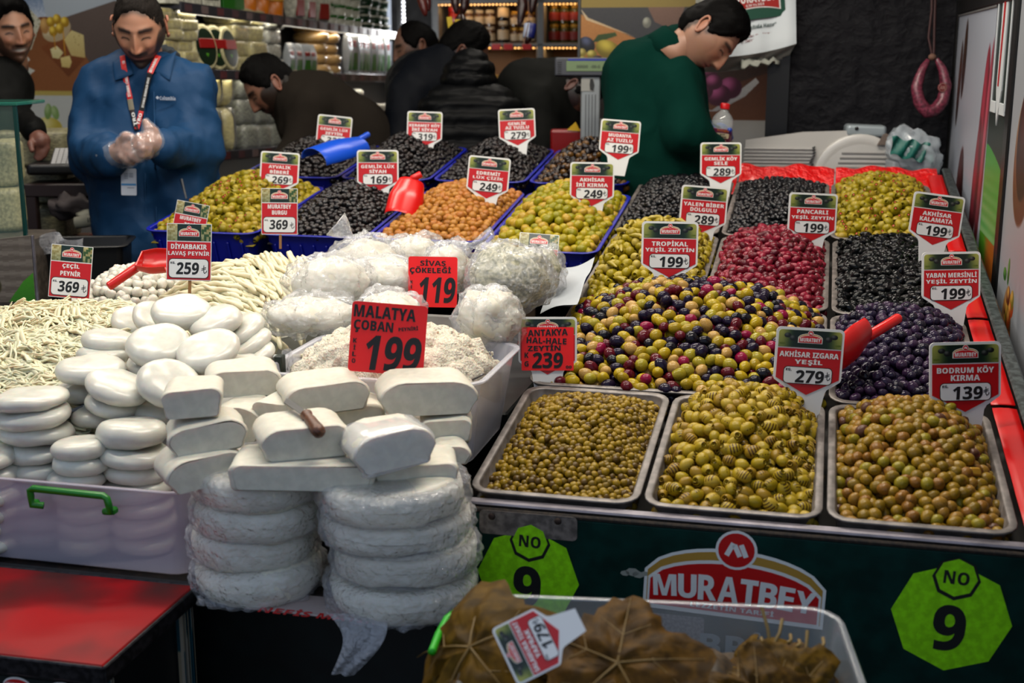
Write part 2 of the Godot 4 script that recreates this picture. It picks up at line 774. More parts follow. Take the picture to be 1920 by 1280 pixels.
func ngon(n: int, r: float, o := Vector2.ZERO, turn := 0.0) -> PackedVector2Array:
	var q := PackedVector2Array()
	for k in n:
		var a := TAU * k / n + turn
		q.append(o + Vector2(cos(a), sin(a)) * r)
	return q


# the maker's badge as prisms, about 1 wide, into the parent's xy plane
func badge(parent: Node, xf: Transform3D, fine := true):
	var holder := G.new()
	holder.prism(arch(1.0, 0.02, 0.235, -0.17), 0.0, 0.006, xf)
	part("badge_rim", holder, M.white, parent)
	var gg := G.new()
	gg.prism(arch(0.965, 0.02, 0.215, -0.15), 0.006, 0.010, xf)
	part("badge_gold", gg, M.gold, parent)
	gg = G.new()
	gg.prism(arch(0.955, -0.015, 0.165, -0.15), 0.010, 0.013, xf)
	part("badge_line", gg, M.white, parent)
	gg = G.new()
	gg.prism(arch(0.93, -0.025, 0.145, -0.145), 0.013, 0.017, xf)
	part("badge_field", gg, M.red, parent)
	gg = G.new()
	gg.prism(ngon(24, 0.115, Vector2(0, 0.235)), 0.013, 0.018, xf)
	part("emblem_rim", gg, M.white, parent)
	gg = G.new()
	gg.prism(ngon(24, 0.10, Vector2(0, 0.235)), 0.018, 0.022, xf)
	part("emblem_field", gg, M.red, parent)
	gg = G.new()
	for a in [[Vector2(-0.052, 0.20), Vector2(-0.018, 0.275)], [Vector2(-0.012, 0.265), Vector2(0.022, 0.20)], [Vector2(0.024, 0.27), Vector2(0.056, 0.20)]]:
		var dd: Vector2 = (a[1] - a[0]).normalized()
		var nn := Vector2(-dd.y, dd.x) * 0.014
		gg.prism(PackedVector2Array([a[0] + nn, a[0] - nn, a[1] - nn, a[1] + nn]), 0.022, 0.026, xf)
	part("emblem", gg, M.white, parent)


func decal(px: float, py: float, off := 0.0) -> Vector3:
	var f := st(-0.02, -0.016, -0.018)
	return on_plane(px, py, f + hp * (0.0105 + off), hp)


func board_decor(o: Node3D):
	var ub := Basis(su, Vector3.UP, hp)
	var lime := mat(Color(0.58, 0.90, 0.08), 0.5, 0.0, {"mottle": [9.0, 0.12], "spec": 0.3})
	var dark := mat(Color(0.015, 0.03, 0.03), 0.45)
	for k in 2:
		var q := decal([990.0, 1783.0][k], [1082.0, 1157.0][k])
		var r: float = [0.088, 0.091][k]
		var s := Node3D.new()
		s.name = "number_plate"
		s.transform = Transform3D(ub * Basis(Vector3.BACK, deg_to_rad(-3.0)), q)
		o.add_child(s, true)
		var g := G.new()
		g.prism(ngon(8, r, Vector2.ZERO, -PI / 2), 0.0, 0.0008)
		part("field", g, lime, s)
		g = G.new()
		g.prism(ngon(8, r * 0.40, Vector2(0, r * 0.72), -PI / 2), 0.0008, 0.0012)
		part("ring", g, dark, s)
		g = G.new()
		g.prism(ngon(8, r * 0.345, Vector2(0, r * 0.74), -PI / 2), 0.0012, 0.0016)
		part("small_field", g, lime, s)
		text("NO", s, Vector3(0, r * 0.74, 0.0019), r * 0.42, r * 0.235, dark)
		text("9", s, Vector3(-r * 0.01, -r * 0.20, 0.0011), r * 0.54, r * 0.86, dark)
	var q := decal(1375, 1105)
	var s := Node3D.new()
	s.name = "maker_badge"
	s.transform = Transform3D(ub * Basis(Vector3.BACK, deg_to_rad(-2.0)), q)
	o.add_child(s, true)
	var w := 0.292
	badge(s, Transform3D(Basis.from_scale(Vector3(w, w, 0.06)), Vector3(0, 0, 0)))
	arc_text("MURATBEY", s, Vector3(0, -0.001, 0.0016), 0.264, 0.040, M.white, 0.35)
	text("LEZZETİN TARİFİ", s, Vector3(0, -0.033, 0.0014), 0.135, 0.0095, M.white)
	text("BRİ", o, Vector3.ZERO, 0.105, 0.05, mat(Color(0.45, 0.5, 0.52), 0.5)).transform = Transform3D(ub, decal(1372, 1207, 0.001)) * (o.get_child(o.get_child_count() - 1) as Node3D).transform
	var rust := mat(Color(0.50, 0.46, 0.43), 0.5, 0.2, {"mottle": [9.0, 0.35]})
	var g := G.new()
	g.prism(rrect(0.168, 0.042, 0.008), 0.0, 0.0015, Transform3D(ub, decal(990, 984)))
	part("rusty_plate", g, rust, o)
	g = G.new()
	for k in 2:
		g.lathe([Vector2(0.0065, 0), Vector2(0.005, 0.0025), Vector2(0.001, 0.003)], 10, Transform3D(ub * Basis(Vector3.RIGHT, PI / 2), decal([922.0, 1046.0][k], [968.0, 977.0][k], 0.0015)))
	part("bolt_heads", g, mat(Color(0.14, 0.07, 0.035), 0.8), o)
	g = G.new()
	g.prism(rrect(0.108, 0.05, 0.004), 0.0, 0.0012, Transform3D(ub, decal(1258, 1178)))
	part("speckled_plate", g, mat(Color(0.50, 0.49, 0.50), 0.5, 0.1, {"mottle": [30.0, 0.3]}), o)
	g = G.new()
	for a in [[1172, 1074, 0.008], [1186, 1072, 0.012], [1197, 1077, 0.010], [1210, 1075, 0.007]]:
		g.prism(ngon(7, a[2], Vector2.ZERO, a[0]), 0.0, 0.0005, Transform3D(ub * Basis.from_scale(Vector3(1, 0.6, 1)), decal(a[0], a[1])))
	part("paint_scuff", g, mat(Color(0.55, 0.56, 0.52), 0.6), o)


# letters set on an arc: the outer ones lower, as on the badge
func arc_text(s: String, parent: Node, p: Vector3, w: float, h: float, m: Material, sag := 0.2):
	var n := s.length()
	var part_w := {"M": 1.3, "U": 1.02, "R": 1.02, "A": 1.12, "T": 0.96, "B": 0.98, "E": 0.84, "Y": 1.06}
	var total := 0.0
	for k in n:
		total += part_w[s[k]]
	var run := 0.0
	for k in n:
		var wk: float = part_w[s[k]] / total
		var x := (run + wk * 0.5) * 2.0 - 1.0
		run += wk
		var hh := h * (1.12 - 0.26 * x * x)
		text(s[k], parent, p + Vector3(x * w * 0.5, -sag * h * 0.5 * x * x, 0), w * wk * 0.93, hh, m, null, 0.0006, -x * 0.10)


# ---------- olives ----------
func olive_mesh(long: float, kind: String, seed_: int) -> ArrayMesh:
	var g := G.new()
	var prof := []
	var n := 9
	for k in n + 1:
		var w := PI * clampf(float(k) / n, 0.03, 0.97)
		var r := sin(w) * (1.0 + 0.10 * cos(w))
		prof.append(Vector2(r * 0.5, -cos(w) * 0.5 * long))
	if kind == "pitted" or kind == "grilled":
		var y: float = prof[n].y
		prof.resize(n)
		prof.append(Vector2(0.20, y * 0.93))
		prof.append(Vector2(0.125, y * 0.94))
		prof.append(Vector2(0.11, y * 0.55))
	g.lathe(prof, 12)
	var amp := 0.03
	if kind == "wrinkled":
		amp = 0.085
	elif kind == "cracked":
		amp = 0.07
	g.warp(amp, 2.6 if kind == "wrinkled" else 1.1, seed_)
	return g.mesh()


# spec: name, label, category, group, dia, long, kind, palette, rough
func heap(spec: Dictionary, u0: float, u1: float, v0: float, v1: float, H: Callable, lift := 0.0, many := 295):
	var r := RandomNumberGenerator.new()
	r.seed = hash(spec.name + str(u0))
	var d: float = spec.dia
	var long: float = spec.long
	var meshes := []
	for k in 4:
		meshes.append(olive_mesh(long, spec.kind, 11 * k + 3))
	var pm := []
	for c in spec.palette:
		pm.append(olive_mat(c, spec))
	var pd := d * (0.86 if long < 1.2 else 0.95)
	var cu := int((u1 - u0) / pd)
	var cv := int((v1 - v0) / (pd * 0.87))
	var all := []
	var low := []
	for b in cv + 1:
		for a in cu + 1:
			var s := (a + 0.5 * (b % 2) + r.randf_range(-0.28, 0.28)) / maxf(cu, 1)
			var t := (b + r.randf_range(-0.28, 0.28)) / maxf(cv, 1)
			if s < 0.01 or s > 0.99 or t < 0.005 or t > 0.995:
				continue
			var u := lerpf(u0, u1, s)
			var v := lerpf(v0, v1, t)
			var h: float = H.call(s, t)
			if h < -0.2:
				continue
			all.append(st(u, v, lift + h + r.randf_range(-0.30, 0.22) * d))
			low.append(st(u + pd * 0.5, v + pd * 0.35, lift + h - d * 0.72))
	all.sort_custom(func(x, y): return (x - eye).dot(az) < (y - eye).dot(az))
	var inst := []
	var cols := []
	var made := 0
	for k in all.size():
		var p: Vector3 = all[k]
		var q := shows_at(p)
		var flat := Basis(Vector3(r.randf_range(-1, 1), r.randf_range(-0.5, 0.5), r.randf_range(-1, 1)).normalized(), r.randf_range(0.9, 1.9)) * Basis(Vector3.UP, r.randf() * TAU)
		var sc := d * r.randf_range(0.86, 1.10)
		var xf := Transform3D(flat * Basis.from_scale(Vector3.ONE * sc), p)
		var ci := pick(spec, r)
		if made < many and q.x > -10 and q.x < 1930 and q.y < 1290 and q.y > -10:
			var o := MeshInstance3D.new()
			o.mesh = meshes[r.randi() % 4]
			o.material_override = pm[ci]
			o.transform = xf
			o.name = numbered(spec.name)
			tag(o, spec.label, "olive", spec.group)
			add_child(o)
			made += 1
			if spec.has("stuffed") and r.randf() < spec.stuffed:
				o.mesh = spec_hole(long)
				# turned so that the stuffed end looks out of the heap
				var up := (sn * 0.7 + hp * r.randf_range(0.2, 1.0) + su * r.randf_range(-0.6, 0.6)).normalized()
				o.transform = Transform3D(Basis(Quaternion(Vector3.UP, up)) * Basis.from_scale(Vector3.ONE * sc), p)
				part("pimento", mats["pim"], mat(Color(0.62, 0.10, 0.05), 0.35), o, Transform3D(Basis(), Vector3(0, long * 0.425, 0)))
		else:
			inst.append(xf)
			cols.append(spec.palette[ci].srgb_to_linear())
	for p in low:
		inst.append(Transform3D(Basis(Vector3.RIGHT, r.randf_range(0.8, 2.2)) * Basis(Vector3.UP, r.randf() * TAU) * Basis.from_scale(Vector3.ONE * d), p))
		cols.append(spec.palette[pick(spec, r)].srgb_to_linear())
	var mm := MultiMesh.new()
	mm.transform_format = MultiMesh.TRANSFORM_3D
	mm.use_colors = true
	mm.mesh = meshes[0]
	mm.instance_count = inst.size()
	for k in inst.size():
		mm.set_instance_transform(k, inst[k])
		mm.set_instance_color(k, cols[k])
	var mi := MultiMeshInstance3D.new()
	mi.multimesh = mm
	mi.material_override = olive_mat(Color.WHITE, spec, true)
	mi.name = numbered(spec.name + "_heap")
	tag(mi, "the rest of the heap: " + spec.label, "olives")
	mi.set_meta("kind", "stuff")
	add_child(mi)
	# the heap's core, of the same olives, below the two layers that show
	var g := G.new()
	g.sheet(14, 14, func(s, t): return st(lerpf(u0 + 0.004, u1 - 0.004, s), lerpf(v0 + 0.004, v1 - 0.004, t), lift + maxf(H.call(s, t), -0.03) - d * 1.25), 0.004)
	var mean := Color(0, 0, 0)
	for c in spec.palette:
		mean += c / spec.palette.size()
	part("heap_core", g, mat(Color(mean.r, mean.g, mean.b), 0.6), mi)


func pick(spec: Dictionary, r: RandomNumberGenerator) -> int:
	if not spec.has("weights"):
		return r.randi() % spec.palette.size()
	var x := r.randf()
	for k in spec.palette.size():
		x -= spec.weights[k]
		if x <= 0.0:
			return k
	return 0


func spec_hole(long: float) -> ArrayMesh:
	var key := "hole%.2f" % long
	if not mats.has(key):
		mats[key] = olive_mesh(long, "pitted", 5)
		var g := G.new()
		g.ball(Vector3.ZERO, Vector3(0.13, 0.06, 0.13), Basis(), 8, 5)
		mats["pim"] = g.mesh()
	return mats[key]


func olive_mat(c: Color, spec: Dictionary, copies := false) -> StandardMaterial3D:
	var key := str("olive", c, spec.rough, spec.kind == "grilled", copies)
	if mats.has(key):
		return mats[key]
	var m := StandardMaterial3D.new()
	m.albedo_color = c
	m.roughness = spec.rough
	m.metallic_specular = spec.get("spec", 0.34)
	m.vertex_color_use_as_albedo = copies
	if spec.kind == "grilled":
		if not mats.has("grill"):
			var im := Image.create(64, 64, false, Image.FORMAT_RGB8)
			im.fill(Color.WHITE)
			for k in 5:
				im.fill_rect(Rect2i(12 + k * 1, 18 + k * 6, 18, 2), Color(0.36, 0.20, 0.10))
			mats["grill"] = ImageTexture.create_from_image(im)
		m.albedo_texture = mats["grill"]
	else:
		m.albedo_texture = noise_tex("olive_skin", 0.03, Color(0.80, 0.80, 0.80), Color.WHITE)
		m.uv1_triplanar = true
		m.uv1_scale = Vector3.ONE * 1.4
	mats[key] = m
	return m


func dome(peak: float, edge: float, ps := 2.4, tc := 0.6, back := 0.25) -> Callable:
	return func(s: float, t: float) -> float:
		var a := 1.0 - pow(absf(2.0 * s - 1.0), ps)
		var b := sin(PI * 0.5 * clampf(t / tc, 0, 1)) if t < tc else lerpf(1.0, back, pow((t - tc) / (1.0 - tc), 1.6))
		return edge + (peak - edge) * clampf(a, 0.0, 1.0) * b


func C(s: String) -> Color:
	return Color.html(s)


func olive_heaps():
	var P := {
		"small": [C("86690f"), C("937413"), C("735a10"), C("9b7d1c"), C("5a4212")],
		"grill": [C("917a12"), C("9c831a"), C("886a16"), C("a08628")],
		"brown": [C("8f6e18"), C("806416"), C("987028"), C("865a1e"), C("908020"), C("5c3a28")],
		"mix": [C("ad9218"), C("9c8218"), C("b58f4c"), C("540a18"), C("1c1228"), C("121018"), C("841038"), C("9b8c24")],
		"purple": [C("221a30"), C("2b2038"), C("1a1524"), C("33203a")],
		"trop": [C("998714"), C("a48f20"), C("ad9840"), C("8c7a10")],
		"kala": [C("640c1c"), C("761226"), C("520a18"), C("841c30")],
		"shiny": [C("08090a"), C("0b0d0e"), C("0f0e10")],
		"black": [C("0b0c10"), C("0f1014"), C("141317"), C("1b1717")],
		"pitted": [C("968516"), C("867812"), C("a38f2c"), C("988020")],
		"tan": [C("a86e26"), C("b27a32"), C("9a6224"), C("ab6a2c")],
		"big": [C("96860c"), C("a39016"), C("87800c"), C("ab8a28")],
		"gem": [C("120e10"), C("191314"), C("1f1715"), C("0d0b0d")],
		"mud": [C("120e10"), C("271a12"), C("452b10"), C("5b3d14"), C("191314")],
	}
	var sp := func(n, label, group, dia, long, kind, pal, rough, extra := {}):
		var d := {"name": n, "label": label, "group": group, "dia": dia, "long": long, "kind": kind, "palette": P[pal], "rough": rough}
		d.merge(extra)
		return d
	var T := TRAYS
	var fill := func(k, spec, H, m := 0.017, many := 295):
		heap(spec, T[k][0] + m, T[k][1] - m, T[k][2] + m, T[k][3] - m, H, 0.0, many)
	fill.call(0, sp.call("small_green_olive", "small round green olive in the front tray beside the cheese", "small green olives in the front tray", 0.0142, 1.05, "plain", "small", 0.3), dome(0.030, -0.022, 3.0, 0.7, 0.3))
	fill.call(1, sp.call("grilled_green_olive", "green olive with grill marks in the middle front tray", "grilled olives in the middle front tray", 0.0232, 1.25, "grilled", "grill", 0.33), dome(0.075, -0.02, 2.6, 0.72, 0.55))
	fill.call(2, sp.call("brownish_green_olive", "brownish green whole olive in the front tray by the side rail", "brownish green olives in the front tray", 0.0222, 1.12, "plain", "brown", 0.28, {"weights": [0.3, 0.2, 0.2, 0.15, 0.12, 0.03]}), dome(0.060, -0.02, 2.8, 0.75, 0.5))
	fill.call(3, sp.call("mixed_olive", "green, red or black olive in the large mixed heap", "olives of the mixed heap", 0.0262, 1.22, "plain", "mix", 0.2, {"weights": [0.16, 0.12, 0.10, 0.18, 0.19, 0.10, 0.03, 0.12]}), dome(0.10, 0.0, 2.2, 0.75, 0.7), 0.01)
	fill.call(4, sp.call("purple_olive", "glossy dark purple olive in the heap under the red scoop", "purple olives in the second row", 0.0215, 1.2, "plain", "purple", 0.14), dome(0.055, 0.0, 2.6, 0.8, 0.6))
	fill.call(5, sp.call("pale_green_olive", "pale yellow green olive mixed with strips of pepper", "pale green olives in the third row", 0.0245, 1.22, "pitted", "trop", 0.3), dome(0.10, 0.0, 2.6, 0.5, 0.4))
	fill.call(6, sp.call("dark_red_olive", "wet dark red pointed olive in the third row", "dark red olives in the third row", 0.0205, 1.5, "plain", "kala", 0.16), dome(0.065, 0.0, 2.6, 0.6, 0.55))
	fill.call(7, sp.call("long_black_olive", "long shiny black olive in the third row by the rail", "long black olives in the third row", 0.0195, 1.75, "plain", "shiny", 0.13, {"spec": 0.32}), dome(0.028, 0.0, 2.8, 0.6, 0.8))
	fill.call(8, sp.call("small_black_olive", "small black olive in the back row beside the blue tubs", "small black olives beside the blue tubs", 0.0175, 1.2, "wrinkled", "black", 0.17, {"spec": 0.4}), dome(0.05, 0.0, 2.6, 0.6, 0.4))
	fill.call(9, sp.call("round_black_olive", "small black olive in the middle of the back row", "small black olives mid back row", 0.0175, 1.2, "wrinkled", "black", 0.17, {"spec": 0.4}), dome(0.04, 0.0, 2.6, 0.6, 0.4))
	fill.call(10, sp.call("pitted_green_olive", "pitted green olive in the back row in front of the red sheet", "pitted green olives in the back row", 0.0255, 1.2, "pitted", "pitted", 0.28, {"stuffed": 0.25}), dome(0.07, 0.0, 2.2, 0.6, 0.5))
	bits_on_heaps()
	blue_tubs(sp)


func bits_on_heaps():
	# lemon pieces on the brownish green olives
	var yel := mat(Color(0.72, 0.55, 0.16), 0.4, 0.0, {"sss": 0.2})
	for a in [[1705, 848, 2.22, 0.032], [1668, 868, 2.2, 0.022], [1742, 886, 2.17, 0.027], [1826, 893, 2.15, 0.025]]:
		var g := rbox(a[3], a[3] * 0.55, a[3] * 0.7, 0.003, 0.004, 2)
		g.warp(0.004, 60.0, int(a[0]))
		var s: int = int(a[0])
		solo("lemon_piece", g, yel, "pale yellow lemon piece on the brownish green olives, %s" % {1705: "the big cube", 1668: "the small slice", 1742: "the flat wedge", 1826: "the triangle nearest the rail"}[s], "lemon piece", "lemon pieces on the olives", Transform3D(Basis.from_euler(Vector3(0.5, a[0], 0.3)), at(a[0], a[1], a[2])))
	for a in [[436, 349, 4.02, 0.036], [455, 352, 4.0, 0.034], [444, 372, 3.93, 0.04], [462, 366, 3.95, 0.03]]:
		var g := rbox(a[3], a[3] * 0.45, a[3] * 0.8, 0.004, 0.006, 2)
		g.warp(0.004, 50.0, int(a[0]))
		solo("lemon_slice", g, mat(Color(0.76, 0.66, 0.18), 0.4, 0.0, {"sss": 0.2}), "yellow lemon slice on top of the stuffed green olives", "lemon piece", "lemon slices on the stuffed olives", Transform3D(Basis.from_euler(Vector3(0.6, a[0], 0.2)), at(a[0], a[1], a[2])))
	# strips of pepper among the pale green olives
	var pep := mat(Color(0.56, 0.49, 0.10), 0.35)
	var r := RandomNumberGenerator.new()
	r.seed = 5
	for k in 26:
		var s := r.randf_range(0.08, 0.92)
		var t := r.randf_range(0.05, 0.75)
		var h: float = dome(0.10, 0.0, 2.6, 0.5, 0.4).call(s, t)
		var q := st(lerpf(-0.59, -0.31, s), lerpf(1.04, 1.6, t), h + 0.014)
		var a := r.randf() * TAU
		var dd := su * cos(a) + sv * sin(a)
		var n := sn
		var g := G.new()
		g.tube([q - dd * 0.018, q - dd * 0.009 + n * 0.003, q + dd * 0.004 + n * 0.003, q + dd * 0.014 + n * 0.001, q + dd * 0.022], [0.005, 0.0065, 0.006, 0.004, 0.0015], 7)
		solo("pepper_strip", g, pep, "small pale green pepper lying among the pale green olives", "pepper", "peppers among the pale green olives")


# ---------- blue tubs ----------
const TUBS := [
	[-1.99, -1.625, 1.44, 2.02, 0.0], [-1.615, -1.285, 1.44, 2.02, 0.0], [-1.275, -0.945, 1.44, 2.02, 0.0], [-0.935, -0.605, 1.37, 2.02, 0.0],
	[-2.0, -1.64, 2.14, 2.66, 0.0], [-1.63, -1.31, 2.14, 2.66, 0.0], [-1.30, -0.98, 2.14, 2.66, 0.0], [-0.97, -0.64, 2.14, 2.66, 0.0]]


func blue_tubs(sp: Callable):
	var blue := mat(Color(0.015, 0.07, 0.52), 0.32)
	var b := Basis(su, sn, -sv)
	var hold := ["stuffed green olives", "wrinkled black olives", "light brown olives", "large green olives", "black olives behind the man's elbow", "black olives under the blue scoop", "black olives in the middle", "dark brown olives by the counter"]
	for k in TUBS.size():
		var a = TUBS[k]
		var o := thing("blue_tub", "shallow blue plastic tub in the %s row with %s" % ["front" if k < 4 else "back", hold[k]], "tub", Vector3.ZERO, "blue tubs of olives")
		var d: float = a[3] - a[2]
		var w: float = a[1] - a[0]
		o.transform = Transform3D(b, st((a[0] + a[1]) * 0.5, (a[2] + a[3]) * 0.5, a[4] - 0.10))
		part("shell", tub(w - 0.06, d - 0.06, 0.115, 0.022, 0.003, 0.009, 0.035), blue, o)
		var g := G.new()
		for s in 7:
			g.box(Vector3((s - 3) * w * 0.12, 0.05, d * 0.5 - 0.016), Vector3(0.006, 0.07, 0.006), 0.002, Basis(Vector3.RIGHT, 0.19))
		var rb := part("rib", g, blue, o)
		rb.set_meta("kind", "stuff")
	var fill := func(k, spec, H, m := 0.014, many := 295):
		var a = TUBS[k]
		heap(spec, a[0] + m, a[1] - m, a[2] + m, a[3] - m, H, a[4], many)
	fill.call(0, sp.call("stuffed_green_olive", "green olive of the red-stuffed kind in the blue tub beside the blue jacket", "stuffed olives in the blue tub", 0.026, 1.15, "pitted", "pitted", 0.25, {"stuffed": 0.35}), dome(0.10, 0.006, 1.8, 0.6, 0.4))
	fill.call(1, sp.call("wrinkled_black_olive", "wrinkled black olive in the front blue tub beside the light brown ones", "wrinkled black olives in the front blue tub", 0.0185, 1.2, "wrinkled", "gem", 0.18, {"spec": 0.42}), dome(0.075, 0.006, 2.0, 0.65, 0.5))
	fill.call(2, sp.call("light_brown_olive", "smooth light brown olive in the front blue tub", "light brown olives in the blue tub", 0.023, 1.12, "plain", "tan", 0.3), dome(0.075, 0.006, 2.0, 0.65, 0.5))
	fill.call(3, sp.call("large_green_olive", "large cracked green olive in the blue tub beside the counter", "large green olives in the blue tub", 0.0295, 1.15, "cracked", "big", 0.26), dome(0.085, 0.006, 2.0, 0.65, 0.5))
	fill.call(4, sp.call("glossy_black_olive", "glossy wrinkled black olive in the back blue tub near the blue jacket", "black olives in the first back tub", 0.021, 1.15, "wrinkled", "gem", 0.16, {"spec": 0.42}), dome(0.09, 0.006, 1.7, 0.5, 0.3))
	fill.call(5, sp.call("oily_black_olive", "oily wrinkled black olive in the back tub under the blue scoop", "black olives in the second back tub", 0.019, 1.15, "wrinkled", "gem", 0.16, {"spec": 0.42}), dome(0.115, 0.006, 1.7, 0.5, 0.3))
	fill.call(6, sp.call("dry_black_olive", "dry wrinkled black olive in the back tub before the puffer jacket", "black olives in the third back tub", 0.0195, 1.15, "wrinkled", "gem", 0.2, {"spec": 0.4}), dome(0.095, 0.006, 1.8, 0.5, 0.3))
	fill.call(7, sp.call("brown_black_olive", "wrinkled brown to black olive in the back tub by the green fleece", "brown black olives in the fourth back tub", 0.0215, 1.15, "wrinkled", "mud", 0.18, {"spec": 0.42}), dome(0.10, 0.006, 1.8, 0.5, 0.3))
	# a low white-clothed table carries the tubs
	var g := G.new()
	g.box(st(-1.32, 2.03, -0.12), Vector3(1.40, 0.03, 1.36), 0.004, b)
	for s in [-1.95, -0.68]:
		for t in [1.45, 2.6]:
			var q := st(s, t, -0.13)
			g.box(Vector3(q.x, q.y * 0.5, q.z), Vector3(0.04, q.y, 0.04), 0.003)
	solo("tub_table", g, mat(Color(0.10, 0.10, 0.11), 0.7), "dark sloping table carrying the blue tubs of olives", "table")


# ---------- price signs ----------
func band_image(kind: String) -> Image:
	var w := 160
	var h := 48
	var im := Image.create(w, h, false, Image.FORMAT_RGB8)
	for y in h:
		for x in w:
			var e := clampf(absf(x - w * 0.5) / (w * 0.5), 0, 1)
			var c := Color(0.015, 0.10, 0.05).lerp(Color(0.62, 0.62, 0.28), smoothstep(0.45, 0.95, e))
			if kind == "cheese":
				c = Color(0.02, 0.13, 0.09) if e < 0.55 else Color(0.55, 0.48, 0.26).lerp(Color(0.75, 0.72, 0.55), randv(x / 7, y / 6))
				if kind == "cheese" and x > w * 0.78 and randv(x / 9 + 40, y / 7) > 0.55:
					c = Color(0.18, 0.30, 0.12)
			im.set_pixel(x, y, c.lerp(Color(0.03, 0.14, 0.07), 0.35 * y / h))
	if kind == "olive":
		for a in [[22, 15, 9, 7], [36, 22, 9, 8], [126, 22, 9, 8], [140, 15, 9, 7]]:
			disc(im, a[0], a[1], a[2], a[3], Color(0.03, 0.035, 0.03), Color(0.30, 0.32, 0.30))
		for a in [[10, 38, 8, 3], [150, 38, 8, 3]]:
			disc(im, a[0], a[1], a[2], a[3], Color(0.30, 0.36, 0.08), Color(0.35, 0.4, 0.1))
	return im


func randv(x: int, y: int) -> float:
	return float(hash(x * 7919 + y * 104729) % 1000) / 1000.0


# a printed ellipse with a lighter spot
func disc(im: Image, cx: float, cy: float, rx: float, ry: float, c: Color, hi: Color, turn := 0.0):
	var R := int(maxf(rx, ry)) + 1
	for y in range(maxi(0, int(cy) - R), mini(im.get_height(), int(cy) + R + 1)):
		for x in range(maxi(0, int(cx) - R), mini(im.get_width(), int(cx) + R + 1)):
			var dx := x - cx
			var dy := y - cy
			var a := (dx * cos(turn) + dy * sin(turn)) / rx
			var b := (dy * cos(turn) - dx * sin(turn)) / ry
			var d := a * a + b * b
			if d < 1.0:
				var k := clampf(1.0 - ((a + 0.3) * (a + 0.3) + (b + 0.4) * (b + 0.4)) * 0.9, 0.0, 1.0)
				var px := c.lerp(hi, k * k)
				if d > 0.86:
					px = im.get_pixel(x, y).lerp(px, (1.0 - d) / 0.14)
				im.set_pixel(x, y, px)


func sign_meshes():
	# olive kind: 1 wide, origin at the middle of the top edge, y down to -1.3
	var plate := PackedVector2Array()
	var r := 0.07
	for k in 7:
		var a := PI * 0.5 * k / 6
		plate.append(Vector2(0.5 - r + cos(a) * r, -r + sin(a) * r))
	for k in 7:
		var a := PI * 0.5 * (1 + k / 6.0)
		plate.append(Vector2(-0.5 + r + cos(a) * r, -r + sin(a) * r))
	plate.append_array(PackedVector2Array([Vector2(-0.5, -0.74), Vector2(-0.485, -0.775), Vector2(-0.30, -0.90), Vector2(-0.27, -0.95), Vector2(-0.20, -1.38), Vector2(0.20, -1.38), Vector2(0.27, -0.95), Vector2(0.30, -0.90), Vector2(0.485, -0.775), Vector2(0.5, -0.74)]))
	var g := G.new()
	g.prism(plate, -0.022, 0.0)
	M.plate = g.mesh()
	var rr := rrect(0.93, 0.255, 0.05, 4, Vector2(0, -0.165))
	for k in range(10, 20):
		rr[k] = Vector2(rr[k].x, rr[k].y) if false else Vector2(signf(rr[k].x) * 0.465, -0.2925)
	rr = PackedVector2Array(Array(rr.slice(0, 11)) + [Vector2(0.465, -0.2925)])
	g = G.new()
	g.prism(rr, 0.0, 0.006, Transform3D(), Rect2(-0.465, -0.2925, 0.93, 0.2545))
	M.band = g.mesh()
	g = G.new()
	g.prism(PackedVector2Array([Vector2(0.465, -0.31), Vector2(-0.465, -0.31), Vector2(-0.465, -0.745), Vector2(0, -0.985), Vector2(0.465, -0.745)]), 0.0, 0.006)
	M.field = g.mesh()
	g = G.new()
	g.prism(rrect(0.72, 0.255, 0.06, 4, Vector2(0.0, -0.70)), 0.006, 0.012)
	M.box_rim = g.mesh()
	g = G.new()
	g.prism(rrect(0.70, 0.235, 0.055, 4, Vector2(0.0, -0.70)), 0.012, 0.016)
	M.box_in = g.mesh()
	# cheese kind: a plain card, 1 x 1.27
	g = G.new()
	g.prism(rrect(1.0, 1.27, 0.012, 2, Vector2(0, -0.635)), -0.012, 0.0)
	M.card = g.mesh()
	g = G.new()
	g.prism(rrect(0.97, 0.37, 0.004, 1, Vector2(0, -0.20)), 0.0, 0.005, Transform3D(), Rect2(-0.485, -0.385, 0.97, 0.37))
	M.card_band = g.mesh()
	g = G.new()
	g.prism(rrect(0.97, 0.84, 0.004, 1, Vector2(0, -0.83)), 0.0, 0.005)
	M.card_field = g.mesh()
	g = G.new()
	g.prism(rrect(0.90, 0.44, 0.09, 4, Vector2(0, -1.00)), 0.005, 0.010)
	M.card_rim = g.mesh()
	g = G.new()
	g.prism(rrect(0.87, 0.41, 0.08, 4, Vector2(0, -1.00)), 0.010, 0.015)
	M.card_in = g.mesh()
	M.olive_band = tex_mat(band_image("olive"), 0.35)
	M.cheese_band = tex_mat(band_image("cheese"), 0.35)
	M.ink = mat(Color(0.015, 0.015, 0.02), 0.5)
	M.sign_white = mat(Color(0.84, 0.84, 0.83), 0.35)
	M.sign_red = mat(Color(0.70, 0.03, 0.06), 0.35)
	M.hand_red = mat(Color(0.90, 0.05, 0.05), 0.45)


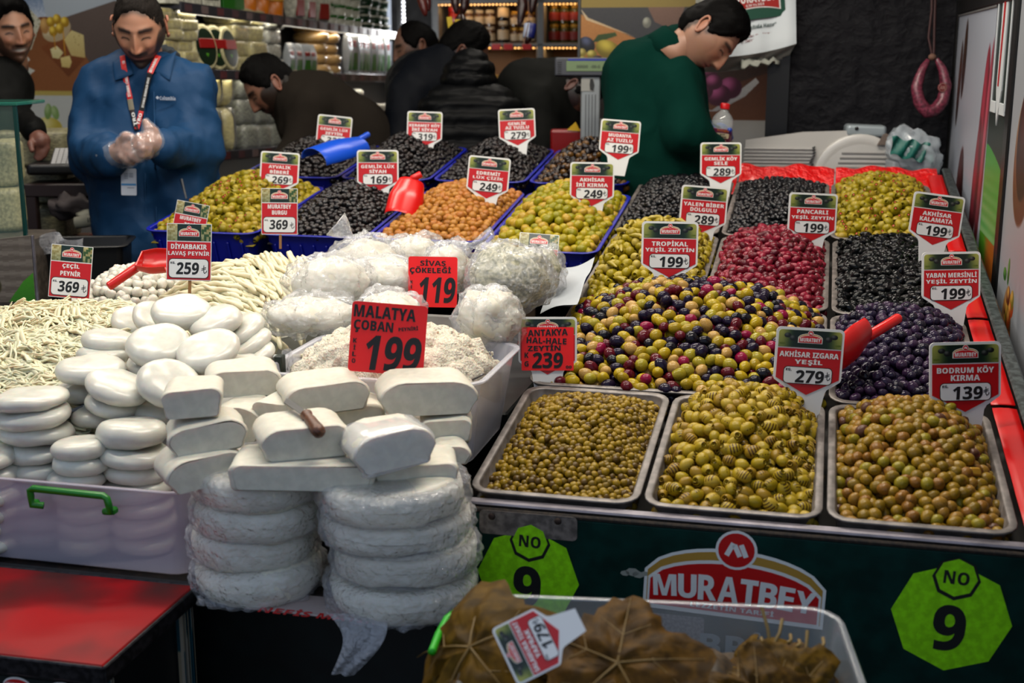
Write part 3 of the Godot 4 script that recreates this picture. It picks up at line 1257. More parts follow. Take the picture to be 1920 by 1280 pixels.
# the lira mark: a t with two slanting bars
func lira(o: Node, p: Vector3, h: float, z: float):
	var g := G.new()
	var s := h
	for a in [[Vector2(0, 0.5), Vector2(0, -0.3)], [Vector2(-0.25, 0.1), Vector2(0.25, 0.28)], [Vector2(-0.25, -0.08), Vector2(0.25, 0.10)], [Vector2(0, -0.3), Vector2(0.1, -0.46)], [Vector2(0.1, -0.46), Vector2(0.33, -0.30)], [Vector2(0.33, -0.30), Vector2(0.36, -0.14)]]:
		var d: Vector2 = (a[1] - a[0]).normalized() * 0.04
		var n := Vector2(-d.y, d.x) * 1.1
		g.prism(PackedVector2Array([a[0] - d + n, a[0] - d - n, a[1] + d - n, a[1] + d + n]), 0.0, z, Transform3D(Basis.from_scale(Vector3(s, s, 1)), p))
	part("lira_mark", g, M.ink, o)


func olive_sign(lines: Array, price: String, px: float, py: float, wpx: float, d: float, roll: float, label: String, yaw := 0.0, lean := 8.0) -> Node3D:
	var o := thing("price_sign", label, "price sign", Vector3.ZERO, "olive price signs")
	var w := wpx * d / FPX
	var xf := stand(at(px, py, d), yaw, lean, -roll)
	o.transform = xf
	var sc := Transform3D(Basis.from_scale(Vector3(w, w, w)))
	part("plate", M.plate, M.sign_white, o, sc)
	part("picture_band", M.band, M.olive_band, o, sc)
	part("red_field", M.field, M.sign_red, o, sc)
	part("price_rim", M.box_rim, M.ink, o, sc)
	part("price_field", M.box_in, M.sign_white, o, sc)
	badge(o, Transform3D(Basis.from_scale(Vector3(w * 0.36, w * 0.36, w * 0.3)), Vector3(0, -0.165 * w, 0.006 * w)), false)
	text("MURATBEY", o, Vector3(0, -0.175 * w, 0.0115 * w), 0.30 * w, 0.055 * w, M.sign_white, null, 0.002 * w)
	name_lines(o, lines, w, -0.385, 0.118, 0.082, 0.87)
	text("KG.", o, Vector3(-0.285 * w, -0.62 * w, 0.017 * w), 0.085 * w, 0.04 * w, M.ink, null, 0.002 * w)
	text(price, o, Vector3(0.03 * w, -0.715 * w, 0.017 * w), 0.42 * w, 0.185 * w, M.ink, null, 0.002 * w, 0.0, "price", 0.06)
	lira(o, Vector3(0.285 * w, -0.70 * w, 0.016 * w), 0.12 * w, 0.002 * w)
	return o


func name_lines(o: Node, lines: Array, w: float, y0: float, step: float, cap: float, most: float):
	for k in lines.size():
		var s: String = lines[k]
		var n := text(s, o, Vector3(0, (y0 - step * k) * w, 0.008 * w), minf(most, 0.078 * s.length() + 0.02) * w, cap * w * (1.22 if "İ" in s or "Ö" in s or "Ü" in s or "Ç" in s or "Ş" in s else 1.0), M.sign_white, null, 0.002 * w)
		n.name = "name_line"


func cheese_sign(lines: Array, price: String, px: float, py: float, wpx: float, d: float, roll: float, label: String, stick := true, yaw := 0.0, lean := 10.0):
	var o := thing("cheese_sign", label, "price sign", Vector3.ZERO, "cheese price signs")
	var w := wpx * d / FPX
	o.transform = stand(at(px, py, d), yaw, lean, -roll)
	var sc := Transform3D(Basis.from_scale(Vector3(w, w, w)))
	part("card", M.card, M.sign_white, o, sc)
	part("picture_band", M.card_band, M.cheese_band, o, sc)
	part("red_field", M.card_field, M.sign_red, o, sc)
	badge(o, Transform3D(Basis.from_scale(Vector3(w * 0.46, w * 0.46, w * 0.3)), Vector3(0, -0.21 * w, 0.006 * w)), false)
	text("MURATBEY", o, Vector3(0, -0.225 * w, 0.0115 * w), 0.38 * w, 0.07 * w, M.sign_white, null, 0.002 * w)
	name_lines(o, lines, w, -0.50, 0.165, 0.115, 0.92)
	if price != "":
		part("price_rim", M.card_rim, M.ink, o, sc)
		part("price_field", M.card_in, M.sign_white, o, sc)
		text("KG.", o, Vector3(-0.35 * w, -0.88 * w, 0.016 * w), 0.11 * w, 0.05 * w, M.ink, null, 0.002 * w)
		text(price, o, Vector3(-0.02 * w, -1.0 * w, 0.016 * w), 0.50 * w, 0.27 * w, M.ink, null, 0.002 * w, 0.0, "price", 0.08)
		lira(o, Vector3(0.34 * w, -1.02 * w, 0.015 * w), 0.18 * w, 0.002 * w)
	if stick:
		var g := G.new()
		g.box(Vector3(0.02 * w, -1.36 * w, -0.03 * w), Vector3(0.07, 0.62, 0.03) * w, 0.008 * w)
		part("stick", g, mat(Color(0.55, 0.38, 0.20), 0.7), o)


func hand_sign(called: String, label: String, px: float, py: float, wpx: float, ratio: float, d: float, roll: float, lines: Array, lean := 10.0):
	var o := thing("handwritten_sign", label, "price sign", Vector3.ZERO, "handwritten red signs")
	var w := wpx * d / FPX
	o.transform = stand(at(px, py, d), 0.0, lean, -roll)
	var g := G.new()
	g.prism(rrect(1.0, ratio, 0.05, 4, Vector2(0, -ratio * 0.5)), -0.012, 0.0)
	part("card", g, M.hand_red, o, Transform3D(Basis.from_scale(Vector3(w, w, w))))
	hand_lines(o, lines, w)
	return o


# each: text, x, y (centre), width, height, turn in degrees
func hand_lines(o: Node, lines: Array, w: float):
	for a in lines:
		text(a[0], o, Vector3(a[1] * w, a[2] * w, 0.004 * w), a[3] * w, a[4] * w, M.ink, null, 0.004 * w, deg_to_rad(a[5] if a.size() > 5 else 0.0), "handwriting", a[6] if a.size() > 6 else 0.0)


func signs():
	sign_meshes()
	var S := [
		[["BODRUM KÖY", "KIRMA"], "139", 1810, 641, 134, 2.33, -1.5, "shield-shaped sign at 139 over the brownish green olives"],
		[["AKHİSAR IZGARA", "YEŞİL"], "279", 1521, 615, 128, 2.42, 3.5, "shield-shaped sign at 279 over the grilled green olives"],
		[["YABAN MERSİNLİ", "YEŞİL ZEYTİN"], "199", 1784, 472, 110, 2.84, -1.0, "shield-shaped sign at 199 between the long black and the purple olives"],
		[["AKHİSAR", "KALAMATA"], "199", 1763, 364, 97, 3.2, 7.5, "tilted shield-shaped sign at 199 beside the pitted green olives, next to the rail"],
		[["PANCARLI", "YEŞİL ZEYTİN"], "199", 1526, 362, 91, 3.38, 2.5, "shield-shaped sign at 199 behind the dark red olives"],
		[["YALEN BİBER", "DOLGULU"], "289", 1323, 349, 88, 3.5, 4.5, "shield-shaped sign at 289 half hidden by the sign over the pale green olives"],
		[["TROPİKAL", "YEŞİL ZEYTİN"], "199", 1257, 415, 106, 2.98, 1.0, "shield-shaped sign at 199 over the pale green olives with peppers"],
		[["GEMLİK KÖY", "SELE"], "289", 1352, 267, 77, 3.98, 0.0, "shield-shaped sign at 289 in front of the red sheet"],
		[["MUDANYA", "AZ TUZLU"], "199", 1165, 225, 75, 4.04, 4.5, "shield-shaped sign at 199 in front of the green fleece"],
		[["AKHİSAR", "İRİ KIRMA"], "249", 1111, 304, 83, 3.72, 1.0, "shield-shaped sign at 249 over the large green olives"],
		[["EDREMİT", "LÜX ÇİZİK"], "249", 919, 294, 79, 3.85, 5.5, "shield-shaped sign at 249 over the light brown olives"],
		[["GEMLİK LÜX", "SİYAH"], "169", 708, 281, 78, 3.98, 0.0, "shield-shaped sign at 169 over the wrinkled black olives"],
		[["GEMLİK", "AZ TUZLU"], "279", 968, 204, 69, 4.42, -2.5, "shield-shaped sign at 279 beside the black puffer jacket"],
		[["KERAMET KÖY", "İRİ SİYAH"], "319", 797, 209, 66, 4.5, 2.0, "shield-shaped sign at 319 in front of the navy jacket"],
		[["GEMLİK LÜX", "ZEYTİN"], "329", 629, 217, 65, 4.6, 6.0, "shield-shaped sign behind the blue scoop, its price half hidden"],
		[["AYVALIK", "BİBERİ"], "269", 526, 285, 73, 4.05, 4.0, "shield-shaped sign at 269 beside the stuffed green olives"],
	]
	for a in S:
		olive_sign(a[0], a[1], a[2], a[3], a[4], a[5], a[6], a[7])
	var o := olive_sign([], "", 1027, 594, 110, 2.62, 0.0, "shield-shaped sign with a handwritten red paper at 239 by the small green olives")
	o.set_meta("group", "handwritten red signs")
	for n in ["price", "price_rim", "price_field", "lettering2", "lira_mark"]:
		if o.has_node(n):
			var x := o.get_node(n)
			o.remove_child(x)
			x.free()
	var w := 110.0 * 2.62 / FPX
	var g := G.new()
	g.prism(rrect(0.89, 0.74, 0.01, 1, Vector2(0, -0.545)), 0.008, 0.02)
	part("red_paper", g, M.hand_red, o, Transform3D(Basis.from_scale(Vector3(w, w, w))))
	var hl := Node3D.new()
	hl.name = "handwriting"
	hl.position.z = 0.02 * w
	o.add_child(hl)
	hand_lines(hl, [["ANTAKYA", 0.0, -0.265, 0.68, 0.11, 2.0], ["HAL-HALE", -0.02, -0.405, 0.68, 0.10, -2.0], ["ZEYTİN", -0.06, -0.52, 0.56, 0.11, 1.0], ["K", -0.36, -0.65, 0.07, 0.09], ["G", -0.36, -0.80, 0.07, 0.09], ["239", 0.0, -0.74, 0.52, 0.27, 0.0, 0.05], ["00", 0.36, -0.855, 0.10, 0.05]], w)
	cheese_sign(["ÇEÇİL", "PEYNİR"], "369", 136, 460, 78, 2.95, 5.0, "rectangular cheese sign at 369 standing over the shredded cheese")
	cheese_sign(["DİYARBAKIR", "LAVAŞ PEYNİR"], "259", 355, 419, 84, 2.68, 1.5, "rectangular cheese sign at 259 stuck in the topmost flat round cheese")
	cheese_sign(["MURATBEY", "BURGU"], "369", 524, 353, 68, 3.42, 0.5, "rectangular cheese sign at 369 stuck in the rope cheese")
	cheese_sign(["MURATBEY", "TOPİ"], "", 363, 380, 62, 3.5, 11.0, "tilted cheese sign half hidden behind the sign at 259", false)
	cheese_sign(["ERZURUM", "PEYNİR"], "", 1012, 438, 74, 3.18, 5.0, "tilted cheese sign tucked behind the bag of curd", false, 0.0, 30.0)
	hand_sign("handwritten_sign", "large handwritten red sign at 199 stuck in the crumbled cheese", 732, 569, 142, 0.93, 2.27, 4.5, [["MALATYA", -0.06, -0.13, 0.82, 0.16, -1.0], ["ÇOBAN", -0.20, -0.33, 0.52, 0.17, -1.0], ["PEYNİRİ", 0.26, -0.31, 0.26, 0.06, 8.0], ["K", -0.43, -0.52, 0.05, 0.06], ["İ", -0.43, -0.61, 0.03, 0.07], ["L", -0.43, -0.70, 0.05, 0.06], ["O", -0.43, -0.79, 0.05, 0.06], ["199", 0.08, -0.66, 0.74, 0.46, 1.0, 0.12]])
	hand_sign("handwritten_sign", "smaller handwritten red sign at 119 among the bags of curd", 812, 481, 92, 1.03, 2.85, 1.0, [["SİVAS", 0.0, -0.12, 0.52, 0.13, 0.0], ["ÇÖKELEĞİ", -0.05, -0.28, 0.84, 0.17, 0.0], ["K", -0.43, -0.52, 0.05, 0.06], ["İ", -0.43, -0.62, 0.03, 0.07], ["L", -0.43, -0.72, 0.05, 0.06], ["O", -0.43, -0.82, 0.05, 0.06], ["119", 0.09, -0.68, 0.74, 0.52, 0.0, 0.10]])


# ---------- the shop round the stall ----------
var hb := Vector3.ZERO    # level, straight away from the street


# a point on the upright plane that lies b metres behind the stall's front
func wl(px: float, py: float, b: float) -> Vector3:
	return on_plane(px, py, so + hb * b, hb)


# level stall coordinates: along the front, back from it, height
func lv(u: float, b: float, y: float) -> Vector3:
	var q := so + su * u + hb * b
	return Vector3(q.x, y, q.z)


func wall_box(called: String, u0: float, u1: float, b0: float, b1: float, y0: float, y1: float, m: Material) -> MeshInstance3D:
	var g := G.new()
	g.box(lv((u0 + u1) * 0.5, (b0 + b1) * 0.5, (y0 + y1) * 0.5), Vector3(absf(u1 - u0), absf(y1 - y0), absf(b1 - b0)), 0.0, Basis(su, Vector3.UP, hp))
	return struct(called, g, m)


func room():
	hp = Vector3(-su.z, 0, su.x)
	hb = -hp
	var plaster := mat(Color(0.42, 0.41, 0.40), 0.85, 0.0, {"mottle": [1.5, 0.2]})
	wall_box("floor", -4.8, 1.6, -3.2, 7.4, -0.12, 0.0, mat(Color(0.16, 0.155, 0.15), 0.55, 0.0, {"mottle": [2.0, 0.4]}))
	wall_box("ceiling", -4.8, 1.6, -0.55, 7.4, 3.05, 3.2, plaster)
	wall_box("wall_left", -4.55, -4.4, -0.3, 3.4, 0.0, 3.05, plaster)
	# right: a plain wall behind printed boards; its corner meets a wall of black stone
	wall_box("wall_right", 0.415, 0.56, -0.4, 2.86, 0.0, 3.05, mat(Color(0.05, 0.05, 0.052), 0.6))
	var stone := StandardMaterial3D.new()
	stone.albedo_color = Color(0.095, 0.095, 0.108)
	stone.metallic_specular = 0.2
	stone.roughness = 0.62
	stone.heightmap_enabled = true
	stone.heightmap_texture = noise_tex("stone", 0.012, Color.BLACK, Color.WHITE, false, 4.0, true, 512)
	stone.heightmap_scale = 0.7
	stone.uv1_triplanar = true
	stone.uv1_scale = Vector3.ONE * 1.1
	var ul := (wl(1478, 150, 2.85) - so).dot(su)
	var n := FastNoiseLite.new()
	n.frequency = 3.0
	n.fractal_type = FastNoiseLite.FRACTAL_RIDGED
	n.fractal_octaves = 4
	var g := G.new()
	g.sheet(70, 120, func(s, t): return lv(lerpf(ul, 0.42, s), 2.85 - 0.007 * n.get_noise_2d(s * 0.8, t * 2.4), 3.05 * t), 0.12)
	struct("wall_back", g, stone)
	var black := mat(Color(0.022, 0.022, 0.024), 0.35)
	wall_box("trim_1", ul - 0.075, ul + 0.004, 2.83, 2.95, 0.0, 3.05, black)
	wall_box("wall_return", ul - 0.07, ul, 2.95, 3.32, 0.0, 3.05, black)
	# the wall behind the man in the green fleece
	var pl := (wl(1086, 100, 3.3) - so).dot(su)
	wall_box("wall_poster", pl, ul - 0.06, 3.31, 3.45, 0.0, 3.05, black)
	wall_box("wall_passage", pl, pl + 0.14, 3.45, 6.75, 0.0, 3.05, plaster)
	var im := olive_poster()
	poster("olive_poster", "large printed poster of olives and bread on the wall behind the green fleece", im, pl, ul - 0.075, 3.302, (wl(1200, 292, 3.3)).y - 0.1, wl(1200, -60, 3.3).y)
	# far wall and left wall of the shop
	wall_box("wall_far", -3.0, 0.9, 6.75, 6.9, 0.0, 3.05, plaster)
	wall_box("wall_shelves", LW - 0.05, LW, 2.9, (sh(803, 100) - so).dot(hb), 0.0, 3.05, mat(Color(0.34, 0.34, 0.35), 0.7))
	wall_box("wall_cheese_poster", -4.4, LW, 3.14, 3.28, 0.0, 3.05, plaster)
	var pr := (wl(392, 100, 3.13) - so).dot(su)
	poster("cheese_poster", "large printed poster of cheeses and olives on a board behind the blue jacket", cheese_poster(), (wl(-70, 100, 3.13) - so).dot(su), minf(pr, LW - 0.065), 3.132, wl(100, 330, 3.13).y, wl(100, -60, 3.13).y)
	right_boards(black)


const LW := -2.76


func poster(called: String, label: String, im: Image, u0: float, u1: float, b: float, y0: float, y1: float):
	var o := thing(called, label, "poster", lv((u0 + u1) * 0.5, b, (y0 + y1) * 0.5))
	o.basis = Basis(su, Vector3.UP, hp)
	var g := G.new()
	var w := u1 - u0
	var h := y1 - y0
	g.prism(PackedVector2Array([Vector2(-w / 2, -h / 2), Vector2(w / 2, -h / 2), Vector2(w / 2, h / 2), Vector2(-w / 2, h / 2)]), -0.004, 0.006, Transform3D(), Rect2(-w / 2, -h / 2, w, h))
	part("print", g, tex_mat(im, 0.45), o)
	g = G.new()
	for s in [-1.0, 1.0]:
		g.box(Vector3(0, s * h / 2, 0.003), Vector3(w + 0.012, 0.012, 0.014), 0.002)
		g.box(Vector3(s * w / 2, 0, 0.003), Vector3(0.012, h, 0.014), 0.002)
	part("edge_strip", g, mat(Color(0.3, 0.3, 0.3), 0.4, 0.5), o)


func fill_poly(im: Image, q: PackedVector2Array, c: Color, c2: Color, speck := 0.0, sc := Color.BLACK):
	var lo := q[0]
	var hi := q[0]
	for a in q:
		lo = lo.min(a)
		hi = hi.max(a)
	for y in range(maxi(0, int(lo.y)), mini(im.get_height(), int(hi.y) + 1)):
		for x in range(maxi(0, int(lo.x)), mini(im.get_width(), int(hi.x) + 1)):
			if Geometry2D.is_point_in_polygon(Vector2(x, y), q):
				var k := (y - lo.y) / maxf(1.0, hi.y - lo.y) * 0.7 + 0.3 * randv(x / 2, y / 2)
				var p := c.lerp(c2, k)
				if speck > 0.0 and randv(x / 3 + 31, y / 3 + 7) < speck:
					p = p.lerp(sc, 0.7)
				im.set_pixel(x, y, p)


func pv(a: Array, ox: float, oy: float, s: float) -> PackedVector2Array:
	var q := PackedVector2Array()
	for k in range(0, a.size(), 2):
		q.append(Vector2((a[k] - ox) * s, (a[k + 1] - oy) * s))
	return q


func cheese_poster() -> Image:
	var s := 1.25
	var ox := -70.0
	var oy := -60.0
	var im := Image.create(int(462 * s), int(390 * s), false, Image.FORMAT_RGB8)
	im.fill(Color(0.60, 0.64, 0.68))
	var P := func(a, c, c2, sp := 0.0, sc := Color.BLACK): fill_poly(im, pv(a, ox, oy, s), c, c2, sp, sc)
	var D := func(x, y, rx, ry, c, hi, turn := 0.0): disc(im, (x - ox) * s, (y - oy) * s, rx * s, ry * s, c, hi, turn)
	P.call([-70, 20, 60, 40, 120, 25, 200, 40, 400, 60, 400, 166, -70, 166], Color(0.42, 0.25, 0.13), Color(0.50, 0.31, 0.17))
	P.call([120, 85, 180, 60, 240, 90, 180, 140], Color(0.48, 0.27, 0.12), Color(0.36, 0.19, 0.09))
	P.call([180, 30, 300, 0, 392, 20, 392, 160, 260, 160], Color(0.35, 0.30, 0.28), Color(0.28, 0.24, 0.22))
	P.call([70, -20, 130, -20, 138, 28, 100, 30], Color(0.25, 0.35, 0.50), Color(0.75, 0.78, 0.82))
	P.call([40, 60, 62, -10, 80, -5, 126, 36, 96, 90, 60, 66], Color(0.80, 0.79, 0.72), Color(0.62, 0.61, 0.54), 0.05, Color(0.25, 0.28, 0.12))
	P.call([20, 80, 62, 72, 92, 108, 78, 118, 102, 128, 52, 158, 20, 150], Color(0.78, 0.79, 0.77), Color(0.64, 0.65, 0.62), 0.03, Color(0.3, 0.33, 0.2))
	D.call(160, 52, 36, 22, Color(0.62, 0.56, 0.44), Color(0.78, 0.74, 0.62), -0.3)
	D.call(133, 45, 11, 15, Color(0.60, 0.44, 0.24), Color(0.75, 0.60, 0.36))
	for a in [[148, 38], [163, 33], [181, 38], [152, 55], [168, 50]]:
		D.call(a[0], a[1], 10, 10, Color(0.55, 0.42, 0.06), Color(0.85, 0.74, 0.30))
	P.call([176, 70, 195, 53, 222, 62, 222, 104, 190, 100], Color(0.76, 0.71, 0.50), Color(0.66, 0.58, 0.36), 0.03, Color(0.5, 0.4, 0.2))
	P.call([142, 88, 158, 82, 172, 94, 160, 106, 146, 104], Color(0.82, 0.79, 0.62), Color(0.68, 0.64, 0.44))
	P.call([164, 104, 186, 100, 190, 112, 184, 123, 166, 121], Color(0.80, 0.74, 0.50), Color(0.68, 0.60, 0.36))
	P.call([152, 60, 154, 60, 155, 88, 153, 88], Color(0.7, 0.5, 0.1), Color(0.7, 0.5, 0.1))
	P.call([174, 56, 177, 56, 177, 100, 175, 100], Color(0.7, 0.5, 0.1), Color(0.7, 0.5, 0.1))
	P.call([-70, 166, 392, 166, 392, 175, -70, 175], Color(0.62, 0.56, 0.28), Color(0.66, 0.60, 0.34))
	P.call([-70, 175, 392, 175, 392, 330, -70, 330], Color(0.66, 0.68, 0.68), Color(0.74, 0.75, 0.73))
	P.call([60, 250, 200, 240, 200, 330, 60, 330], Color(0.62, 0.62, 0.28), Color(0.70, 0.72, 0.50))
	D.call(123, 235, 34, 20, Color(0.66, 0.60, 0.24), Color(0.80, 0.78, 0.55))
	D.call(125, 205, 9, 16, Color(0.40, 0.52, 0.28), Color(0.58, 0.66, 0.48), 0.2)
	D.call(142, 207, 9, 14, Color(0.44, 0.56, 0.32), Color(0.58, 0.66, 0.48), -0.3)
	return im


func olive_poster() -> Image:
	var s := 1.3
	var ox := 1086.0
	var oy := -60.0
	var im := Image.create(int(392 * s), int(380 * s), false, Image.FORMAT_RGB8)
	im.fill(Color(0.20, 0.19, 0.19))
	var P := func(a, c, c2, sp := 0.0, sc := Color.BLACK): fill_poly(im, pv(a, ox, oy, s), c, c2, sp, sc)
	var D := func(x, y, rx, ry, c, hi, turn := 0.0): disc(im, (x - ox) * s, (y - oy) * s, rx * s, ry * s, c, hi, turn)
	P.call([1086, -60, 1480, -60, 1480, 8, 1086, 8], Color(0.52, 0.44, 0.18), Color(0.56, 0.48, 0.22))
	P.call([1086, 8, 1250, 8, 1330, 60, 1330, 120, 1086, 110], Color(0.24, 0.24, 0.25), Color(0.15, 0.15, 0.16))
	P.call([1086, 18, 1102, 26, 1200, 62, 1240, 80, 1240, 110, 1086, 110], Color(0.72, 0.50, 0.26), Color(0.56, 0.34, 0.15))
	P.call([1086, 8, 1104, 26, 1200, 60, 1100, 30], Color(0.80, 0.74, 0.62), Color(0.74, 0.60, 0.42))
	P.call([1225, 8, 1300, 8, 1280, 50, 1240, 34], Color(0.48, 0.36, 0.30), Color(0.40, 0.29, 0.24))
	D.call(1224, 35, 9, 10, Color(0.42, 0.42, 0.38), Color(0.66, 0.66, 0.60))
	P.call([1112, 70, 1125, 56, 1160, 52, 1164, 58, 1130, 68], Color(0.22, 0.30, 0.08), Color(0.12, 0.20, 0.05))
	D.call(1102, 74, 18, 14, Color(0.015, 0.015, 0.03), Color(0.30, 0.33, 0.45), 0.5)
	D.call(1146, 83, 28, 17, Color(0.42, 0.36, 0.05), Color(0.76, 0.68, 0.25), 0.35)
	D.call(1112, 91, 11, 8, Color(0.45, 0.40, 0.10), Color(0.80, 0.74, 0.40))
	D.call(1092, 88, 9, 8, Color(0.48, 0.42, 0.14), Color(0.78, 0.72, 0.45))
	D.call(1093, 102, 10, 8, Color(0.46, 0.40, 0.12), Color(0.78, 0.72, 0.40))
	D.call(1124, 101, 12, 8, Color(0.06, 0.02, 0.04), Color(0.3, 0.25, 0.3))
	P.call([1290, 100, 1480, 40, 1480, 220, 1290, 220], Color(0.08, 0.05, 0.05), Color(0.30, 0.17, 0.10))
	P.call([1310, 170, 1480, 120, 1480, 215, 1310, 215], Color(0.26, 0.14, 0.08), Color(0.40, 0.24, 0.14))
	P.call([1290, 178, 1360, 190, 1420, 150, 1445, 132, 1452, 140, 1425, 165, 1370, 192, 1300, 192], Color(0.74, 0.73, 0.72), Color(0.50, 0.50, 0.52))
	for a in [[1320, 128, 18, 14], [1352, 122, 18, 12], [1310, 152, 16, 18], [1395, 150, 24, 20], [1372, 163, 26, 20], [1340, 155, 22, 18], [1362, 140, 18, 14]]:
		D.call(a[0], a[1], a[2], a[3], Color(0.22, 0.015, 0.13), Color(0.62, 0.30, 0.48))
	P.call([1086, 207, 1480, 207, 1480, 330, 1086, 330], Color(0.62, 0.60, 0.58), Color(0.58, 0.60, 0.62))
	D.call(1385, 262, 28, 22, Color(0.36, 0.33, 0.10), Color(0.55, 0.55, 0.42))
	return im


func right_boards(black: Material):
	# the printed boards on the right-hand wall; their pictures face the stall
	var rb := Basis(-hb, Vector3.UP, -su)   # x runs towards the street
	var frame := G.new()
	for a in [[1.30, 1.37, 0.0, 3.05], [2.79, 2.85, 0.0, 3.05], [1.37, 2.79, 1.72, 1.77]]:
		frame.box(lv(0.4045, (a[0] + a[1]) * 0.5, (a[2] + a[3]) * 0.5), Vector3(0.016, a[3] - a[2], a[1] - a[0]), 0.004, Basis(su, Vector3.UP, hp))
	struct("trim_2", frame, black)
	var meat := Image.create(256, 256, false, Image.FORMAT_RGB8)
	meat.fill(Color(0.56, 0.58, 0.62))
	for a in [[40, 62, 12, 40, 0.24, 0.15, 0.11], [68, 40, 14, 36, 0.20, 0.13, 0.09], [100, 172, 28, 60, 0.26, 0.09, 0.09], [60, 200, 16, 40, 0.30, 0.14, 0.10], [222, 100, 20, 75, 0.48, 0.14, 0.20], [205, 150, 18, 70, 0.40, 0.08, 0.14], [240, 120, 12, 100, 0.55, 0.22, 0.28]]:
		disc(meat, a[0], a[1], a[2], a[3], Color(a[4] * 0.6, a[5] * 0.5, a[6] * 0.5), Color(a[4] * 1.2, a[5] * 1.2, a[6] * 1.2), 0.12)
	board("meat_board", "white printed board of dried meats beside the black stone wall", meat, 1.75, 2.79, 0.78, 1.72, rb)
	# green board with a dagger
	var im := Image.create(128, 512, false, Image.FORMAT_RGB8)
	for y in 512:
		for x in 128:
			var c := Color(0.025, 0.10, 0.085)
			var edge := 250.0 + 22.0 * pow(x / 128.0, 1.5)
			if y > edge:
				c = Color(0.18, 0.48, 0.16).lerp(Color(0.46, 0.60, 0.38), clampf((y - edge) / 95.0, 0, 1) * (0.75 + 0.25 * sin(y * 0.5)))
				if y > 345:
					c = Color(0.40, 0.38, 0.10).lerp(Color(0.58, 0.30, 0.04), clampf((x - 26.0) / 40.0 + (y - 345.0) / 400.0 - 0.4, 0, 1))
				if x < 62.0 - (y - 345.0) * -0.12 + 12.0 * sin(y * 0.01) and y > 345.0 - 0.0:
					c = Color(0.22, 0.44, 0.05).lerp(c, clampf((x - 30.0 - (y - 345.0) * 0.32) / 24.0, 0, 1))
			im.set_pixel(x, y, c)
	board("green_board", "dark green and lime printed board with a dagger beside the black post", im, 1.385, 1.745, 0.70, 1.98, rb)
	var o := get_node("green_board")
	var sw := mat(Color(0.70, 0.72, 0.73), 0.45)
	var g := G.new()
	g.prism(PackedVector2Array([Vector2(-0.055, 0.7), Vector2(0.055, 0.7), Vector2(0.05, 0.16), Vector2(0, 0.07), Vector2(-0.05, 0.16)]), 0.004, 0.007)
	part("dagger", g, sw, o)
	g = G.new()
	g.prism(PackedVector2Array([Vector2(-0.016, 0.7), Vector2(0.030, 0.7), Vector2(0.012, 0.34), Vector2(-0.004, 0.17), Vector2(-0.018, 0.17), Vector2(-0.006, 0.40), Vector2(-0.028, 0.43)]), 0.007, 0.009)
	part("dagger_mark", g, M.red if M.has("red") else mat(Color(0.62, 0.04, 0.05), 0.4), o)
	g = G.new()
	for s in [-1.0, 1.0]:
		g.box(Vector3(s * 0.135, 0.42, 0.006), Vector3(0.012, 0.62, 0.004), 0.001)
		g.box(Vector3(s * 0.09, 0.115, 0.006), Vector3(0.10, 0.03, 0.004), 0.001)
	part("border", g, sw, o)
	g = G.new()
	g.box(Vector3(0.176, 0, 0.0), Vector3(0.012, 1.28, 0.016), 0.002)
	part("edge_strip", g, mat(Color(0.55, 0.45, 0.36), 0.6), o)
	# white board beyond the post, with bowls
	im = Image.create(256, 512, false, Image.FORMAT_RGB8)
	for y in 512:
		for x in 256:
			im.set_pixel(x, y, Color(0.52, 0.53, 0.55).lerp(Color(0.60, 0.44, 0.44), clampf(1.0 - absf(y - 250.0) / 60.0, 0, 1) * 0.5 * clampf((x - 20) / 80.0, 0, 1)))
	disc(im, 66, 165, 40, 66, Color(0.30, 0.16, 0.09), Color(0.60, 0.46, 0.32))
	disc(im, 66, 150, 32, 56, Color(0.08, 0.03, 0.03), Color(0.26, 0.12, 0.10))
	disc(im, 52, 356, 26, 66, Color(0.36, 0.23, 0.13), Color(0.62, 0.47, 0.32))
	for k in 26:
		disc(im, 34 + randv(k, 3) * 40, 298 + randv(k, 9) * 70, 8, 10, [Color(0.38, 0.34, 0.05), Color(0.55, 0.20, 0.04), Color(0.30, 0.12, 0.04)][k % 3], Color(0.75, 0.55, 0.25))
	disc(im, 46, 278, 5, 14, Color(0.10, 0.28, 0.05), Color(0.3, 0.5, 0.2))
	disc(im, 30, 284, 8, 7, Color(0.12, 0.30, 0.06), Color(0.3, 0.5, 0.2))
	for k in 40:
		disc(im, randv(k, 5) * 255, 430 + randv(k, 11) * 80, 12, 20, Color(0.05, 0.03, 0.08), Color(0.2, 0.15, 0.25))
	for k in 12:
		disc(im, randv(k, 15) * 80, 405 + randv(k, 17) * 50, 9, 14, Color(0.25, 0.30, 0.05), Color(0.55, 0.55, 0.3))
	board("bowl_board", "pale printed board of olive bowls at the street end of the wall", im, 0.40, 1.30, 0.55, 1.75, rb)


func board(called: String, label: String, im: Image, b0: float, b1: float, y0: float, y1: float, rb: Basis):
	var o := thing(called, label, "poster", lv(0.408, (b0 + b1) * 0.5, (y0 + y1) * 0.5))
	o.basis = rb
	var w := b1 - b0
	var h := y1 - y0
	var g := G.new()
	g.prism(PackedVector2Array([Vector2(-w / 2, -h / 2), Vector2(w / 2, -h / 2), Vector2(w / 2, h / 2), Vector2(-w / 2, h / 2)]), -0.006, 0.004, Transform3D(), Rect2(-w / 2, -h / 2, w, h))
	part("print", g, tex_mat(im, 0.4), o)
	g = G.new()
	for s in [-1.0, 1.0]:
		g.box(Vector3(0, s * (h / 2 - 0.003), 0.002), Vector3(w, 0.006, 0.012), 0.001)
	part("edge_trim", g, mat(Color(0.5, 0.5, 0.5), 0.4, 0.5), o)


# ---------- shelves of packed cheese along the left wall ----------
const SF := LW + 0.27    # the shelves' front


